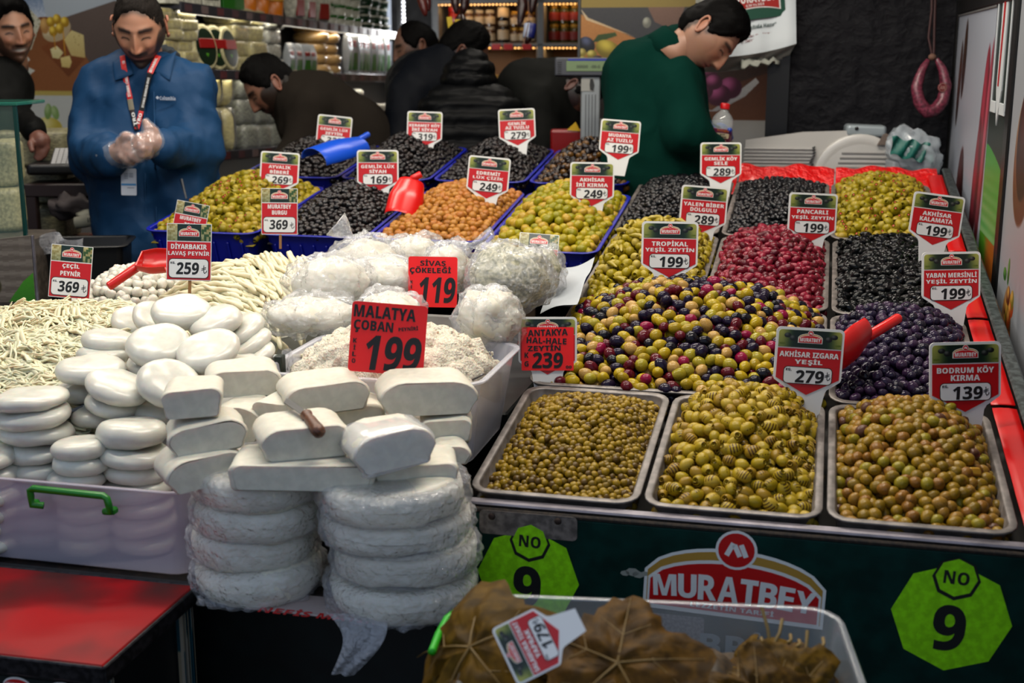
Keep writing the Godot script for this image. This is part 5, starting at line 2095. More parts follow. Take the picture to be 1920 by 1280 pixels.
func wheels():
	var spots := [[485, 2.16, 0.107, 0.0555], [752, 2.10, 0.119, 0.0545]]
	var ord := ["lowest", "second from below", "third from below", "topmost"]
	for s in 2:
		var a = spots[s]
		var base: Vector3 = at(a[0], 1000, a[1])
		base.y = 0.718
		for k in 4:
			var o := thing("cheese_wheel_wrapped", "white cheese wheel in plastic film, %s of the stack %s" % [ord[k], "beside the red table" if s == 0 else "by the vine leaves"], "cheese wheel", base + Vector3([0.0, -0.008, 0.006, 0.01][k] * (1 - 2 * s), a[3] * k, [0.01, 0.0, 0.006, 0.014][k]), "wrapped cheese wheels")
			o.rotation = Vector3(0.02 * sin(k * 2.0 + s), k * 1.3 + s, 0.025 * cos(k * 3.1 + s))
			var r: float = a[2] * [1.0, 0.98, 1.01, 0.99][k]
			part("cheese", wheel_mesh(r, a[3] * 1.06, k * 7 + s), M.curd, o)
			# the film: wrinkled, a little larger, with a loose gathered tail
			var g := G.new()
			var rings := []
			var n := FastNoiseLite.new()
			n.seed = k + s * 9
			n.frequency = 1.0
			for j in 13:
				var t := j / 12.0
				var ring := PackedVector3Array()
				for m in 120:
					var w := TAU * m / 120
					var rr := r * (1.012 - 0.22 * pow(absf(2.0 * t - 1.0), 5.0)) + 0.004 + 0.007 * n.get_noise_3d(cos(w) * 5.0, t * 2.0, sin(w) * 5.0) + 0.0035 * absf(sin(w * 11.0 + 14.0 * n.get_noise_3d(cos(w) * 1.5, t * 1.6, sin(w) * 1.5))) + (0.022 * (0.5 + n.get_noise_2d(w * 4.0, 3.0)) * smoothstep(0.22, 0.0, t) if k == 0 else 0.0)
					ring.append(Vector3(cos(w) * rr, lerpf(-0.002, a[3] * 1.08, t), sin(w) * rr))
				rings.append(ring)
			g.loft(rings)
			part("film", g, M.film, o)
	# loose film hanging over the stand's edge
	var g2 := G.new()
	var p := on_y(655, 1165, 0.72)
	g2.sheet(18, 20, func(u, v): return p + su * ((u - 0.4) * lerpf(0.10, 0.035, v) + 0.03 * sin(v * 3.0)) + Vector3(0, 0.012 - 0.075 * v * v, 0) + hp * (0.055 * sin(v * PI * 0.5) + 0.003 * sin(u * 11.0 + v * 7.0)), 0.0007)
	solo("loose_film", g2, M.film, "crumpled tail of clear film hanging over the stand's brown edge", "plastic film")


# a slab cut from a loaf of cheese: rounded ends, flat cut face in front; base at y = 0, cut face at z = 0
func slab(w: float, h: float, d: float, seed_: int, slope := 0.0) -> G:
	var g := G.new()
	var prof := PackedVector2Array()
	var rt = h * [0.48, 0.30, 0.55][seed_ % 3]
	var rb := h * 0.16
	for a in [[w * 0.5 - rt, h - rt, rt, 0], [-w * 0.5 + rt, h - rt, rt, 1], [-w * 0.5 + rb, rb, rb, 2], [w * 0.5 - rb, rb, rb, 3]]:
		for k in 6:
			var an = PI * 0.5 * (a[3] + k / 5.0)
			prof.append(Vector2(a[0] + cos(an) * a[2] * (1.5 if a[3] < 2 else 1.0) * 0.9, a[1] + sin(an) * a[2]))
	var rings := []
	for k in 9:
		var t := k / 8.0
		var z: float = [0.0, -0.002, -0.006, -d * 0.25, -d * 0.5, -d * 0.75, -d + 0.006, -d + 0.002, -d][k]
		var ins: float = [0.0018, 0.0005, 0.0, 0.0, 0.0, 0.0, 0.0, 0.0005, 0.002][k]
		var ring := PackedVector3Array()
		for a in prof:
			var c := Vector2(0, h * 0.5)
			var b := c + (a - c) * (1.0 - ins / (h * 0.5))
			ring.append(Vector3(b.x * (1.0 - slope * t), b.y * (1.0 + slope * 0.4 * t), z))
		rings.append(ring)
	g.loft(rings, 3, true, true)
	var keep := g.v.duplicate()
	g.warp(0.004, 14.0, seed_)
	for k in keep.size():   # the cut face keeps its plane
		if keep[k].z > -0.0005:
			g.v[k].z = keep[k].z
	return g


func blocks():
	# front-bottom centre in pixels, distance, width px, height px, depth, turn, tilt, label
	var L := [
		[362, 785, 2.06, 104, 66, 0.11, 8, 3, "small cut cheese block, topmost of the pile beside the flat rounds"],
		[395, 850, 2.06, 132, 66, 0.11, 18, 6, "rounded cheese slab in the middle of the pile beside the flat rounds"],
		[396, 914, 2.05, 140, 72, 0.12, 30, 5, "cheese slab at the foot of the pile beside the flat rounds"],
		[566, 922, 2.0, 270, 60, 0.13, 3, -2, "long front cheese slab lying across both stacks of wheels"],
		[578, 862, 2.02, 160, 74, 0.13, 20, -1, "cheese block under the wooden-handled knife"],
		[746, 880, 1.98, 138, 86, 0.11, 22, 6, "cheese block wrapped in shiny film beside the knife"],
		[784, 925, 2.03, 150, 64, 0.12, 6, 3, "cheese slab under the film-wrapped block"],
		[618, 775, 2.20, 148, 66, 0.13, 20, 2, "thick cheese block in front of the large red sign"],
		[806, 780, 2.17, 168, 76, 0.13, 13, -1, "large cheese block at the end under the large red sign"],
		[838, 830, 2.17, 92, 52, 0.11, 5, 2, "cheese slab under the large end block"],
		[458, 745, 2.28, 126, 60, 0.12, 14, 0, "cheese block lying behind the pile, before the green label"],
		[664, 802, 2.24, 106, 48, 0.12, 10, 3, "low cheese slab between the two rear blocks"],
		[512, 800, 2.20, 90, 54, 0.12, -25, 0, "pale cheese wedge behind the knife block"],
		[440, 830, 2.22, 90, 80, 0.11, -10, 0, "yellowish cheese piece in the gap behind the rounded slab"],
		[848, 872, 2.12, 60, 44, 0.10, 10, 0, "small cheese end beside the film-wrapped block"],
	]
	var k := 0
	for a in L:
		var w: float = a[3] * a[2] / FPX
		var h: float = a[4] * a[2] / FPX * 0.86
		var o := thing("cheese_block", a[8], "cheese", at(a[0], a[1], a[2]), "white cheese blocks")
		o.basis = Basis(Vector3.UP, deg_to_rad(a[6])) * Basis(Vector3.BACK, deg_to_rad(a[7]))
		part("cheese", slab(w, h, a[5] * 0.82, k * 5 + 1, 0.06), M.block, o)
		if k == 5:
			var g := slab(w * 1.02, h * 1.03, a[5] * 0.85, 3, 0.06)
			g.warp(0.008, 40.0, 5)
			part("film", g, mat(Color(0.95, 0.96, 0.99, 0.20), 0.14), o, Transform3D(Basis(), Vector3(0, -0.001, 0.004)))
		k += 1
	# a hidden back row of wheels carries the rear blocks
	var g3 := rbox(0.46, 0.235, 0.16, 0.03, 0.04, 3)
	solo("curd_slab", g3, M.curd, "low pale slab of cheese carrying the rear cheese blocks", "cheese", "", Transform3D(Basis(su, Vector3.UP, hp), Vector3(at(620, 760, 2.36).x, 0.718, at(620, 760, 2.36).z)))
	# the knife
	var o := thing("cheese_knife", "small knife with a worn wooden handle lying on a cheese block", "knife")
	var a0 := at(600, 812, 1.985)
	var a1 := at(573, 776, 2.05)
	var a2 := at(533, 748, 2.12)
	var g := G.new()
	g.tube([a0, a0.lerp(a1, 0.06), a0.lerp(a1, 0.2), a0.lerp(a1, 0.45), a0.lerp(a1, 0.7), a0.lerp(a1, 0.82), a0.lerp(a1, 0.95), a1], [0.005, 0.0105, 0.0112, 0.0098, 0.0094, 0.0078, 0.0104, 0.008], 12)
	part("handle", g, mat(Color(0.42, 0.23, 0.11), 0.45, 0.0, {"mottle": [30.0, 0.4]}), o)
	g = G.new()
	var d := (a2 - a1).normalized()
	var s := d.cross(Vector3.UP).normalized()
	var up := s.cross(d).normalized()
	var len := a1.distance_to(a2)
	g.prism(PackedVector2Array([Vector2(0, -0.007), Vector2(len * 0.8, -0.008), Vector2(len, 0.004), Vector2(len * 0.9, 0.007), Vector2(0, 0.007)]), -0.0008, 0.0008, Transform3D(Basis(d, s, up), a1))
	part("blade", g, mat(Color(0.42, 0.42, 0.42), 0.35, 0.85), o)
	g = G.new()
	for k2 in 2:
		g.ball(a0.lerp(a1, 0.1 + 0.85 * k2) + up * 0.009, Vector3(0.0018, 0.0018, 0.0018), Basis(), 8, 5)
	part("rivet", g, mat(Color(0.06, 0.05, 0.05), 0.5), o)


func flat_round(r: float, h: float, seed_: int) -> G:
	var g := G.new()
	var prof := []
	for k in 12:
		var a := PI * (k / 11.0) - PI * 0.5
		var cx := pow(maxf(cos(a), 0.0), 0.62)
		prof.append(Vector2(maxf(r * (0.42 + 0.58 * cx), 0.002), h * 0.5 + h * 0.5 * sin(a)))
	prof.push_front(Vector2(r * 0.2, 0.0006))
	prof.append(Vector2(r * 0.2, h * 1.0))
	g.lathe(prof, 28)
	for k in g.v.size():    # not quite round
		var p := g.v[k]
		g.v[k].x = p.x * (1.0 + 0.07 * sin(seed_)) + 0.06 * p.z * sin(seed_ * 2.3)
	g.warp(0.006, 9.0, seed_)
	return g


func flat_rounds():
	# the bin with the green handle
	var o := thing("cheese_bin", "clear plastic bin with a green handle full of flat round cheeses", "bin")
	var ub := Basis(su, Vector3.UP, hp)
	var fr := at(362, 1070, 2.17)
	fr.y = 0.722
	var w := 0.46
	var dp := 0.33
	o.transform = Transform3D(ub, fr - su * (w * 0.5 + 0.012) - hp * (dp * 0.5 + 0.012))
	part("shell", tub(w, dp, 0.158, 0.014, 0.003, 0.007, 0.04), mat(Color(0.76, 0.73, 0.78, 0.5), 0.4), o)
	var green := mat(Color(0.06, 0.42, 0.04), 0.35)
	var to := o.transform.affine_inverse()
	var zf := dp * 0.5 + 0.040
	var hx := func(px, py): return to * on_plane(px, py, o.transform * Vector3(0, 0, zf), hp)
	var g := G.new()
	var A: Vector3 = hx.call(56, 915)
	var B: Vector3 = hx.call(200, 930)
	var A2: Vector3 = hx.call(60, 946)
	var B2: Vector3 = hx.call(207, 960)
	g.tube([A2 + Vector3(0.018, -0.002, -0.006), A2, A2.lerp(A, 0.5), A + Vector3(0, -0.004, 0), A + Vector3(0.006, 0, 0), B + Vector3(-0.006, 0, 0), B + Vector3(0, -0.004, 0), B.lerp(B2, 0.5), B2, B2 + Vector3(-0.014, -0.002, -0.006)], 0.0062, 10)
	part("handle", g, green, o)
	g = G.new()
	for q in [A2, B2]:
		g.box(q + Vector3(0, 0, -0.008), Vector3(0.014, 0.012, 0.016), 0.003)
	part("clip", g, green, o)
	# stacks in the bin
	var n := 0
	for a in [[78, 2.335, 0.065, 0.0315, 9, "stack at the bin's handle end"], [157, 2.275, 0.051, 0.031, 7, "short stack in the middle of the bin"], [262, 2.295, 0.062, 0.0325, 7, "stack nearest the wrapped wheels"], [-22, 2.285, 0.06, 0.031, 6, "stack cut by the picture's edge"]]:
		var base: Vector3 = at(a[0], 950, a[1])
		base.y = 0.727
		var y := 0.0
		for k in a[4]:
			var h: float = a[3] * (1.35 if a[4] == 7 and a[0] == 262 and k == 6 else randf_h(n, 0.9, 1.06))
			var r: float = a[2] * randf_h(n + 50, 0.93, 1.05)
			var x := Transform3D(Basis.from_euler(Vector3(randf_h(n + 3, -0.05, 0.09), randf_h(n + 7, 0, 6), randf_h(n + 9, -0.09, 0.05))), base + Vector3(randf_h(n + 21, -0.006, 0.006), y, randf_h(n + 31, -0.005, 0.005)))
			solo("flat_round_cheese", flat_round(r, h * 1.05, n), M.lavas, "flat round cheese, %s from below in the %s" % [["lowest", "second", "third", "fourth", "fifth", "sixth", "seventh", "eighth", "ninth"][k], a[5]], "cheese", "flat round cheeses", x)
			y += h
			n += 1
	# the heap behind: pixel centre, distance, radius px, tilt towards the street, tilt sideways
	var H := [
		[340, 584, 2.52, 58, 18, -4, 0.040, "topmost, carrying the sign at 259"], [403, 604, 2.50, 55, 16, 14, 0.036, "lying against the topmost one"],
		[288, 598, 2.60, 44, 20, -30, 0.036, "tilted behind the topmost one"], [452, 620, 2.52, 50, 18, 25, 0.034, "leaning at the heap's far side above two others"],
		[250, 606, 2.66, 40, 20, -20, 0.034, "at the back beside the shredded cheese"], [297, 648, 2.42, 57, 24, -4, 0.042, "thick one in the middle of the heap"],
		[390, 657, 2.40, 61, 26, 4, 0.036, "broad one with a dent in the middle of the heap"], [203, 638, 2.48, 50, 4, -8, 0.034, "upper of the two level ones beside the shredded cheese"],
		[196, 662, 2.47, 51, 2, -3, 0.030, "lower of the two level ones beside the shredded cheese"], [290, 682, 2.44, 55, 14, 0, 0.034, "under the thick middle one"],
		[170, 692, 2.38, 60, 5, -1, 0.034, "wide level one above the handle stack"], [222, 725, 2.33, 60, 8, -16, 0.034, "slanting above the short stack"],
		[318, 720, 2.32, 60, 24, -24, 0.040, "tilted behind the topmost cut block"], [470, 645, 2.50, 48, 12, 28, 0.032, "second of three leaning at the heap's far side"],
		[478, 668, 2.48, 45, 10, 24, 0.030, "lowest of three leaning at the heap's far side"], [210, 757, 2.34, 52, 6, -14, 0.032, "under the slanting one above the short stack"],
		[440, 690, 2.44, 50, 10, 8, 0.034, "half hidden behind the rear cut block"], [150, 735, 2.40, 40, 4, 0, 0.034, "half hidden behind the handle stack"], [180, 780, 2.36, 44, 4, 0, 0.034, "low in the gap behind the short stack"],
		[300, 770, 2.36, 50, 10, 0, 0.034, "low behind the stack nearest the wheels"], [376, 700, 2.46, 50, 10, 0, 0.036, "under the broad dented one"]]
	for a in H:
		var r: float = a[3] * a[2] / FPX
		var x := Transform3D(Basis(Vector3.BACK, deg_to_rad(-a[5] * -1.0)) * Basis(Vector3.RIGHT, deg_to_rad(a[4])) * Basis(Vector3.UP, n * 1.7), at(a[0], a[1], a[2]))
		x.origin -= x.basis.y * a[6] * 0.5
		solo("flat_round_cheese", flat_round(r, a[6], n), M.lavas, "flat round cheese, " + a[7], "cheese", "flat round cheeses", x)
		n += 1
	# the crate that carries the heap
	var cr := rbox(0.34, 0.20, 0.22, 0.012, 0.02, 2)
	var cp := at(300, 760, 2.52)
	solo("white_crate", cr, M.white, "white plastic crate under the heap of flat round cheeses", "crate", "", Transform3D(ub, Vector3(cp.x, 0.722, cp.z)))


func randf_h(n: int, lo: float, hi: float) -> float:
	return lerpf(lo, hi, randv(n * 13 + 5, n * 7 + 1))


func strings():
	var ub := Basis(su, Vector3.UP, hp)
	var r := RandomNumberGenerator.new()
	r.seed = 31
	# shredded cheese: fine strands nobody could count
	var holder := Node3D.new()
	holder.name = "shredded_cheese"
	add_child(holder)
	tag(holder, "heap of shredded pale yellow string cheese beside the flat rounds", "cheese")
	holder.set_meta("kind", "stuff")
	var c0 := at(40, 660, 2.62)
	var surf := func(s: float, t: float) -> Vector3:
		# s across, t towards the street
		var p := c0 + su * ((s - 0.5) * 0.53) + hp * ((t - 0.5) * 0.60)
		var e := 1.0 - pow(absf(2 * s - 1), 2.6)
		p.y = 0.93 + 0.085 * sqrt(maxf(0.0, e)) * (0.75 + 0.25 * sin(t * 5.0)) - 0.05 * maxf(0.0, t - 0.72) / 0.28 + 0.03 * (1.0 - t)
		return p
	for kind in 4:
		var g := G.new()
		var n := 9
		for j in [1, 5, 3, 2][kind]:
			var pts := []
			var o := Vector3(0, r.randf_range(-0.003, 0.003), r.randf_range(-0.005, 0.005))
			for k in n + 1:
				var x := float(k) / n - 0.5
				pts.append(o + Vector3(x * 0.15, 0.016 * (0.25 - x * x) * [1, -0.5, 2.0, 0.5][kind] + 0.003 * sin(x * 17.0 + j), 0.022 * sin(x * [3.0, 6.0, 9.0, 4.0][kind] + j * 0.4)))
			g.tube(pts, [0.0038, 0.0019, 0.0026, 0.0050][kind], 6, 3, 0.6)
		var mm := MultiMesh.new()
		mm.transform_format = MultiMesh.TRANSFORM_3D
		mm.mesh = g.mesh()
		mm.instance_count = 620
		for k in 620:
			var s := r.randf_range(0.03, 0.97)
			var t := r.randf_range(0.02, 0.99)
			var p: Vector3 = surf.call(s, t)
			var nn: Vector3 = (surf.call(s + 0.03, t) - p).cross(surf.call(s, t - 0.03) - p).normalized()
			if nn.y < 0:
				nn = -nn
			var dir := Basis(Vector3.UP, r.randfn(-0.25 + 0.5 * sin(s * 5.0 + t * 4.0), 0.30)) * su
			dir = (dir - nn * dir.dot(nn)).normalized()
			mm.set_instance_transform(k, Transform3D(Basis(dir, nn, dir.cross(nn)) * Basis(Vector3.RIGHT, r.randf_range(-0.8, 0.8)) * Basis(Vector3.BACK, r.randfn(0.0, 0.09)) * Basis.from_scale(Vector3.ONE * r.randf_range(0.75, 1.25)), p + nn * r.randf_range(-0.012, 0.007)))
		var mi := MultiMeshInstance3D.new()
		mi.name = "strands"
		mi.multimesh = mm
		mi.material_override = M.string
		holder.add_child(mi, true)
	var core := G.new()
	core.sheet(16, 16, func(s, t): return surf.call(s, t) - Vector3(0, 0.012, 0), -0.02)
	part("heap_core", core, M.string, holder)
	# its grey tub, of which the rim shows
	var g2 := tub(0.48, 0.56, 0.075, 0.025, 0.004, 0.010, 0.05)
	solo("grey_tub", g2, mat(Color(0.42, 0.44, 0.48), 0.4), "pale grey plastic tub under the shredded cheese", "tub", "", Transform3D(ub, Vector3(at(60, 660, 2.66).x, 0.885, at(60, 660, 2.66).z)))
	# rope cheese: every rope is a thing
	var rope_at := func(s: float, t: float) -> Vector3:
		var p := at(460, 520, 3.08) + su * ((s - 0.5) * 0.36) + hp * ((t - 0.5) * 0.42)
		p.y = 0.955 + 0.115 * pow(maxf(0.0, 1.0 - pow(absf(2 * s - 1), 2.4)), 0.7) * pow(maxf(0.0, sin(PI * clampf(0.08 + (1.0 - t) * 0.72, 0, 1))), 0.8)
		return p
	var proto := []
	for kind in 5:
		var g := G.new()
		var rings := []
		var n := 26
		for k in n + 1:
			var x := float(k) / n - 0.5
			var c := Vector3(x * 0.21, 0.03 * (0.25 - x * x) * 1.6 + 0.002 * sin(x * 20.0 + kind), 0.020 * sin(x * (3.0 + kind) + kind) + 0.008 * (x * x))
			var ring := PackedVector3Array()
			for j in 10:
				var a := TAU * j / 10
				var rr := 0.0058 * (1.0 + 0.16 * cos(2.0 * a - x * 26.0)) * (1.0 if absf(x) < 0.49 else 0.55)
				ring.append(c + Vector3(0, cos(a) * rr, sin(a) * rr))
			rings.append(ring)
		g.loft(rings)
		proto.append(g.mesh())
	for k in 200:
		var t = 0.02 + 0.96 * ((k * 0.618) - floor(k * 0.618))
		var s := 0.5 + (r.randf() - 0.5) * 0.72
		var p: Vector3 = rope_at.call(s, t)
		var q: Vector3 = rope_at.call(s + 0.08, t)
		var dir := (q - p).normalized()
		dir = (Basis(Vector3.UP, -0.30 - 0.55 * (s - 0.5) + r.randfn(0, 0.08)) * dir).normalized()
		var nn := (Vector3.UP - dir * dir.y).normalized()
		var x := Transform3D(Basis(dir, nn, dir.cross(nn)), p + Vector3(0, 0.012 * r.randf() + (0.004 if k > 90 else -0.006), 0))
		solo("cheese_rope", proto[k % 5], M.string, "twisted white cheese rope in the heap before the blue tubs", "rope cheese", "cheese ropes in the white tub", x)
	var cg := G.new()
	cg.sheet(14, 14, func(s, t): return rope_at.call(lerpf(0.03, 0.97, s), lerpf(0.03, 0.97, t)) - Vector3(0, 0.014, 0), -0.06)
	var cm := solo("rope_core", cg, M.string, "the inside of the heap of cheese ropes", "cheese", "")
	cm.set_meta("kind", "stuff")
	solo("white_tub", tub(0.30, 0.36, 0.09, 0.03, 0.004, 0.012, 0.04), mat(Color(0.66, 0.66, 0.62), 0.35), "white plastic tub holding the rope cheese", "tub", "white cheese tubs", Transform3D(ub, Vector3(at(456, 520, 3.07).x, 0.885, at(456, 520, 3.07).z)))
	# little balls of cheese, each a thing
	var bc := at(240, 512, 3.12)
	var bm := []
	for k in 4:
		var g := G.new()
		g.ball(Vector3.ZERO, Vector3(0.0135, 0.0115, 0.013), Basis(), 12, 8)
		g.warp(0.004, 60.0, k * 3)
		bm.append(g.mesh())
	var bh := func(s: float, t: float) -> float:
		return 0.945 + 0.135 * pow(maxf(0.0, 1.0 - pow(absf(2 * s - 1), 2.2)), 0.8) * sin(PI * clampf(0.1 + (1.0 - t) * 0.75, 0, 1))
	for layer in 2:
		for b in 17:
			for a in 14:
				var s := (a + 0.5 * (b % 2) + r.randf_range(-0.2, 0.2)) / 13.5
				var t := (b + r.randf_range(-0.2, 0.2)) / 16.5
				if s < 0.02 or s > 0.98 or t < 0.0 or t > 1.0:
					continue
				var p := bc + su * ((s - 0.5) * 0.27) + hp * ((t - 0.5) * 0.36)
				p.y = bh.call(s, t) - layer * 0.02 + r.randf_range(-0.004, 0.004)
				if layer == 1 and (t < 0.35 or r.randf() < 0.4):
					continue
				solo("cheese_ball", bm[r.randi() % 4], M.lavas, "small white ball of cheese in the heap around the red scoop", "cheese ball", "cheese balls in the tub", Transform3D(Basis.from_euler(Vector3(r.randf() * 6, r.randf() * 6, 0)), p))
	cg = G.new()
	cg.sheet(12, 12, func(s, t):
		var p = bc + su * ((s - 0.5) * 0.26) + hp * ((t - 0.5) * 0.35)
		p.y = bh.call(s, t) - 0.022
		return p, -0.03)
	cm = solo("ball_core", cg, M.lavas, "the inside of the heap of cheese balls", "cheese", "")
	cm.set_meta("kind", "stuff")
	solo("white_tub", tub(0.25, 0.32, 0.085, 0.022, 0.004, 0.010, 0.04), mat(Color(0.66, 0.66, 0.62), 0.35), "white plastic tub holding the small cheese balls", "tub", "white cheese tubs", Transform3D(ub, Vector3(bc.x, 0.885, bc.z)))
	scoop("red_scoop", "red plastic scoop lying on the small cheese balls", [at(203, 538, 2.90), at(262, 497, 2.93)], at(318, 496, 2.93), 0.085, mat(Color(0.72, 0.05, 0.025), 0.3), Vector3(0.25, 0.9, 0.35))


# a hand scoop: round handle, then a trough opening towards tip; up: the open side
func scoop(called: String, label: String, handle: Array, tip: Vector3, width: float, m: Material, up: Vector3):
	var o := thing(called, label, "scoop")
	var a: Vector3 = handle[0]
	var b: Vector3 = handle[1]
	var g := G.new()
	g.tube([a, a.lerp(b, 0.04), a.lerp(b, 0.5), b], [0.008, 0.0105, 0.0105, 0.011], 12)
	part("handle", g, m, o)
	var d := (tip - b).normalized()
	var s := d.cross(up).normalized()
	var n := s.cross(d).normalized()
	var len := b.distance_to(tip)
	g = G.new()
	g.sheet(18, 12, func(u, v):
		var w = (0.72 + 0.28 * minf(1.0, v * 2.2)) * (1.0 - 0.10 * v * v)
		var an = PI * (u - 0.5) * 1.05
		return b + d * (len * (v * (1.0 - 0.10 * sin(PI * u)) + 0.10 * v * sin(PI * u))) + s * (sin(an) * width * 0.5 * w) - n * (cos(an) * width * 0.36 * w) + n * width * 0.2, 0.0022)
	part("blade", g, m, o)
	g = G.new()
	var fan := PackedVector2Array()
	for k in 13:
		var an := PI * (k / 12.0 - 0.5) * 1.05
		fan.append(Vector2(sin(an) * width * 0.36, -cos(an) * width * 0.26 + width * 0.2))
	g.prism(fan, 0.0, 0.003, Transform3D(Basis(s, n, d), b))
	part("back_plate", g, m, o)
	return o


# a lump in a clear bag: the lump, the crinkled bag, and a twisted neck
func bagged(label: String, p: Vector3, size: Vector3, turn: float, m: Material, neck: Vector3, seed_: int, lumps := 0.012):
	var o := thing("curd_bag", label, "bag of curd", p, "bags of curd")
	o.rotation.y = turn
	var g := G.new()
	g.ball(Vector3(0, size.y * 0.5, 0), size * 0.5, Basis(), 28, 18)
	for k in g.v.size():
		if g.v[k].y < size.y * 0.12:
			g.v[k].y = size.y * 0.12
	g.warp(lumps, 22.0, seed_)
	part("curd", g, m, o)
	g = G.new()
	g.ball(Vector3(0, size.y * 0.5, 0), size * 0.55, Basis(), 56, 36)
	for k in g.v.size():
		if g.v[k].y < size.y * 0.10:
			g.v[k].y = size.y * 0.10
	g.warp(0.022, 14.0, seed_ + 2, Vector3(1, 0.35, 1))
	g.warp(0.011, 22.0, seed_ + 3, Vector3.ONE, true)
	part("bag", g, M.film, o)
	if neck != Vector3.ZERO:
		g = G.new()
		var q := Vector3(0, size.y * 0.80, 0) + neck * 0.2
		var pts := [q, q + neck * 0.25, q + neck * 0.42, q + neck * 0.75, q + neck]
		g.tube(pts, [0.030, 0.016, 0.007, 0.022, 0.034], 16)
		g.warp(0.008, 70.0, seed_)
		part("neck", g, M.film, o)
	return o


func curd():
	var ub := Basis(su, Vector3.UP, hp)
	var wh = M.curd
	var at_step := func(px, d): return Vector3(at(px, 640, d).x, 0.0, at(px, 640, d).z)
	var put := func(label, px, pyb, d, wpx, hpx, dep, turn, m, neck, sd, lumps := 0.010):
		var p := at(px, pyb, d)
		bagged(label, p, Vector3(wpx * d / FPX, hpx * d / FPX, dep), turn, m, neck, sd, lumps)
	# white tray with packed curd
	solo("white_tub", tub(0.40, 0.42, 0.10, 0.02, 0.004, 0.014, 0.04), mat(Color(0.70, 0.71, 0.70), 0.35), "white plastic tub under the bags of curd", "tub", "white cheese tubs", Transform3D(ub, at_step.call(668, 2.86) + Vector3(0, 0.885, 0)))
	put.call("long flat bag of white curd lying on the tub's front edge", 585, 622, 2.74, 168, 66, 0.17, 0.15, wh, Vector3.ZERO, 3)
	put.call("plump bag of white curd stacked on the long flat bag", 622, 575, 2.84, 146, 92, 0.16, 0.1, wh, Vector3.ZERO, 5)
	put.call("bag of white curd with an upright twisted neck", 690, 540, 3.02, 120, 90, 0.15, 0.0, wh, Vector3(-0.06, 0.05, 0.0), 7)
	put.call("bag of white curd lying against the light brown olives' tub", 775, 510, 3.14, 100, 66, 0.13, 0.0, wh, Vector3.ZERO, 11)
	put.call("bag of white curd half behind the handwritten sign at 119", 728, 556, 2.92, 96, 72, 0.14, 0.2, wh, Vector3.ZERO, 13)
	put.call("bag of white curd with its neck pointing at the green olives", 842, 550, 3.0, 82, 92, 0.13, 0.0, wh, Vector3(0.09, 0.03, 0.0), 17)
	put.call("low bag of white curd under the handwritten sign at 119", 730, 600, 2.74, 110, 50, 0.14, 0.0, wh, Vector3.ZERO, 19)
	# bags of herb curd
	var herb := StandardMaterial3D.new()
	herb.roughness = 0.6
	herb.albedo_texture = noise_tex("herb", 0.09, Color(0.40, 0.41, 0.33), Color(0.86, 0.83, 0.73))
	herb.albedo_color = Color(0.95, 0.95, 0.92)
	herb.uv1_triplanar = true
	herb.uv1_scale = Vector3.ONE * 3.0
	put.call("large clear bag of crumbly curd flecked with herbs beside the handwritten sign", 955, 582, 2.86, 150, 122, 0.15, 0.3, herb, Vector3.ZERO, 23, 0.016)
	put.call("second bag of herb-flecked curd behind the large one", 1018, 556, 3.04, 70, 92, 0.12, 0.0, herb, Vector3.ZERO, 29, 0.014)
	put.call("clear bag of shredded curd in front of the herb-flecked bags", 918, 650, 2.64, 116, 108, 0.14, 0.0, M.curd, Vector3.ZERO, 31, 0.022)
	# the clear tub of crumbled cheese
	var o := thing("crumb_tub", "clear plastic tub of crumbled white cheese under the large red sign", "tub")
	var tp: Vector3 = at_step.call(742, 2.46)
	o.transform = Transform3D(ub, tp + Vector3(0, 0.86, 0))
	part("shell", tub(0.36, 0.28, 0.165, 0.025, 0.003, 0.010, 0.04), M.clear, o)
	var g := G.new()
	var top := func(s: float, t: float) -> Vector3:
		var e := (1.0 - pow(absf(2 * s - 1), 3.0)) * (1.0 - pow(absf(2 * t - 1), 3.0))
		return tp + su * ((s - 0.5) * 0.36) - hp * ((t - 0.5) * 0.27) + Vector3(0, 0.985 + 0.095 * pow(maxf(e, 0.0), 0.6), 0)
	g.sheet(46, 36, func(s, t): return top.call(s, t), 0.08)
	g.warp(0.020, 26.0, 3)
	g.warp(0.008, 80.0, 4)
	var cm := solo("crumbled_cheese", g, mat(Color(0.84, 0.81, 0.73), 0.75, 0.0, {"sss": 0.2, "bump": [30.0, 0.3]}), "heap of crumbled white cheese in the clear tub", "cheese")
	cm.set_meta("kind", "stuff")
	var r := RandomNumberGenerator.new()
	r.seed = 9
	var cg := G.new()
	cg.ball(Vector3.ZERO, Vector3(0.006, 0.0045, 0.005), Basis(), 8, 6)
	cg.warp(0.004, 150.0, 2)
	var mm := MultiMesh.new()
	mm.transform_format = MultiMesh.TRANSFORM_3D
	mm.mesh = cg.mesh()
	mm.instance_count = 500
	for k in 500:
		var p: Vector3 = top.call(r.randf_range(0.04, 0.96), r.randf_range(0.04, 0.96))
		mm.set_instance_transform(k, Transform3D(Basis.from_euler(Vector3(r.randf() * 6, r.randf() * 6, 0)) * Basis.from_scale(Vector3.ONE * r.randf_range(0.2, 0.55)), p + Vector3(0, r.randf_range(-0.012, 0.006), 0)))
	var mi := MultiMeshInstance3D.new()
	mi.name = "crumbs"
	mi.multimesh = mm
	mi.material_override = M.block
	cm.add_child(mi)
	# metal spoon handle
	o = thing("metal_spoon", "metal spoon handle sticking out of the crumbled cheese", "spoon")
	g = G.new()
	g.tube([at(905, 702, 2.36), at(876, 716, 2.38), at(830, 735, 2.42)], [0.006, 0.006, 0.006], 10, 3, 0.35)
	part("handle", g, mat(Color(0.45, 0.45, 0.46), 0.3, 0.9), o)
	g = G.new()
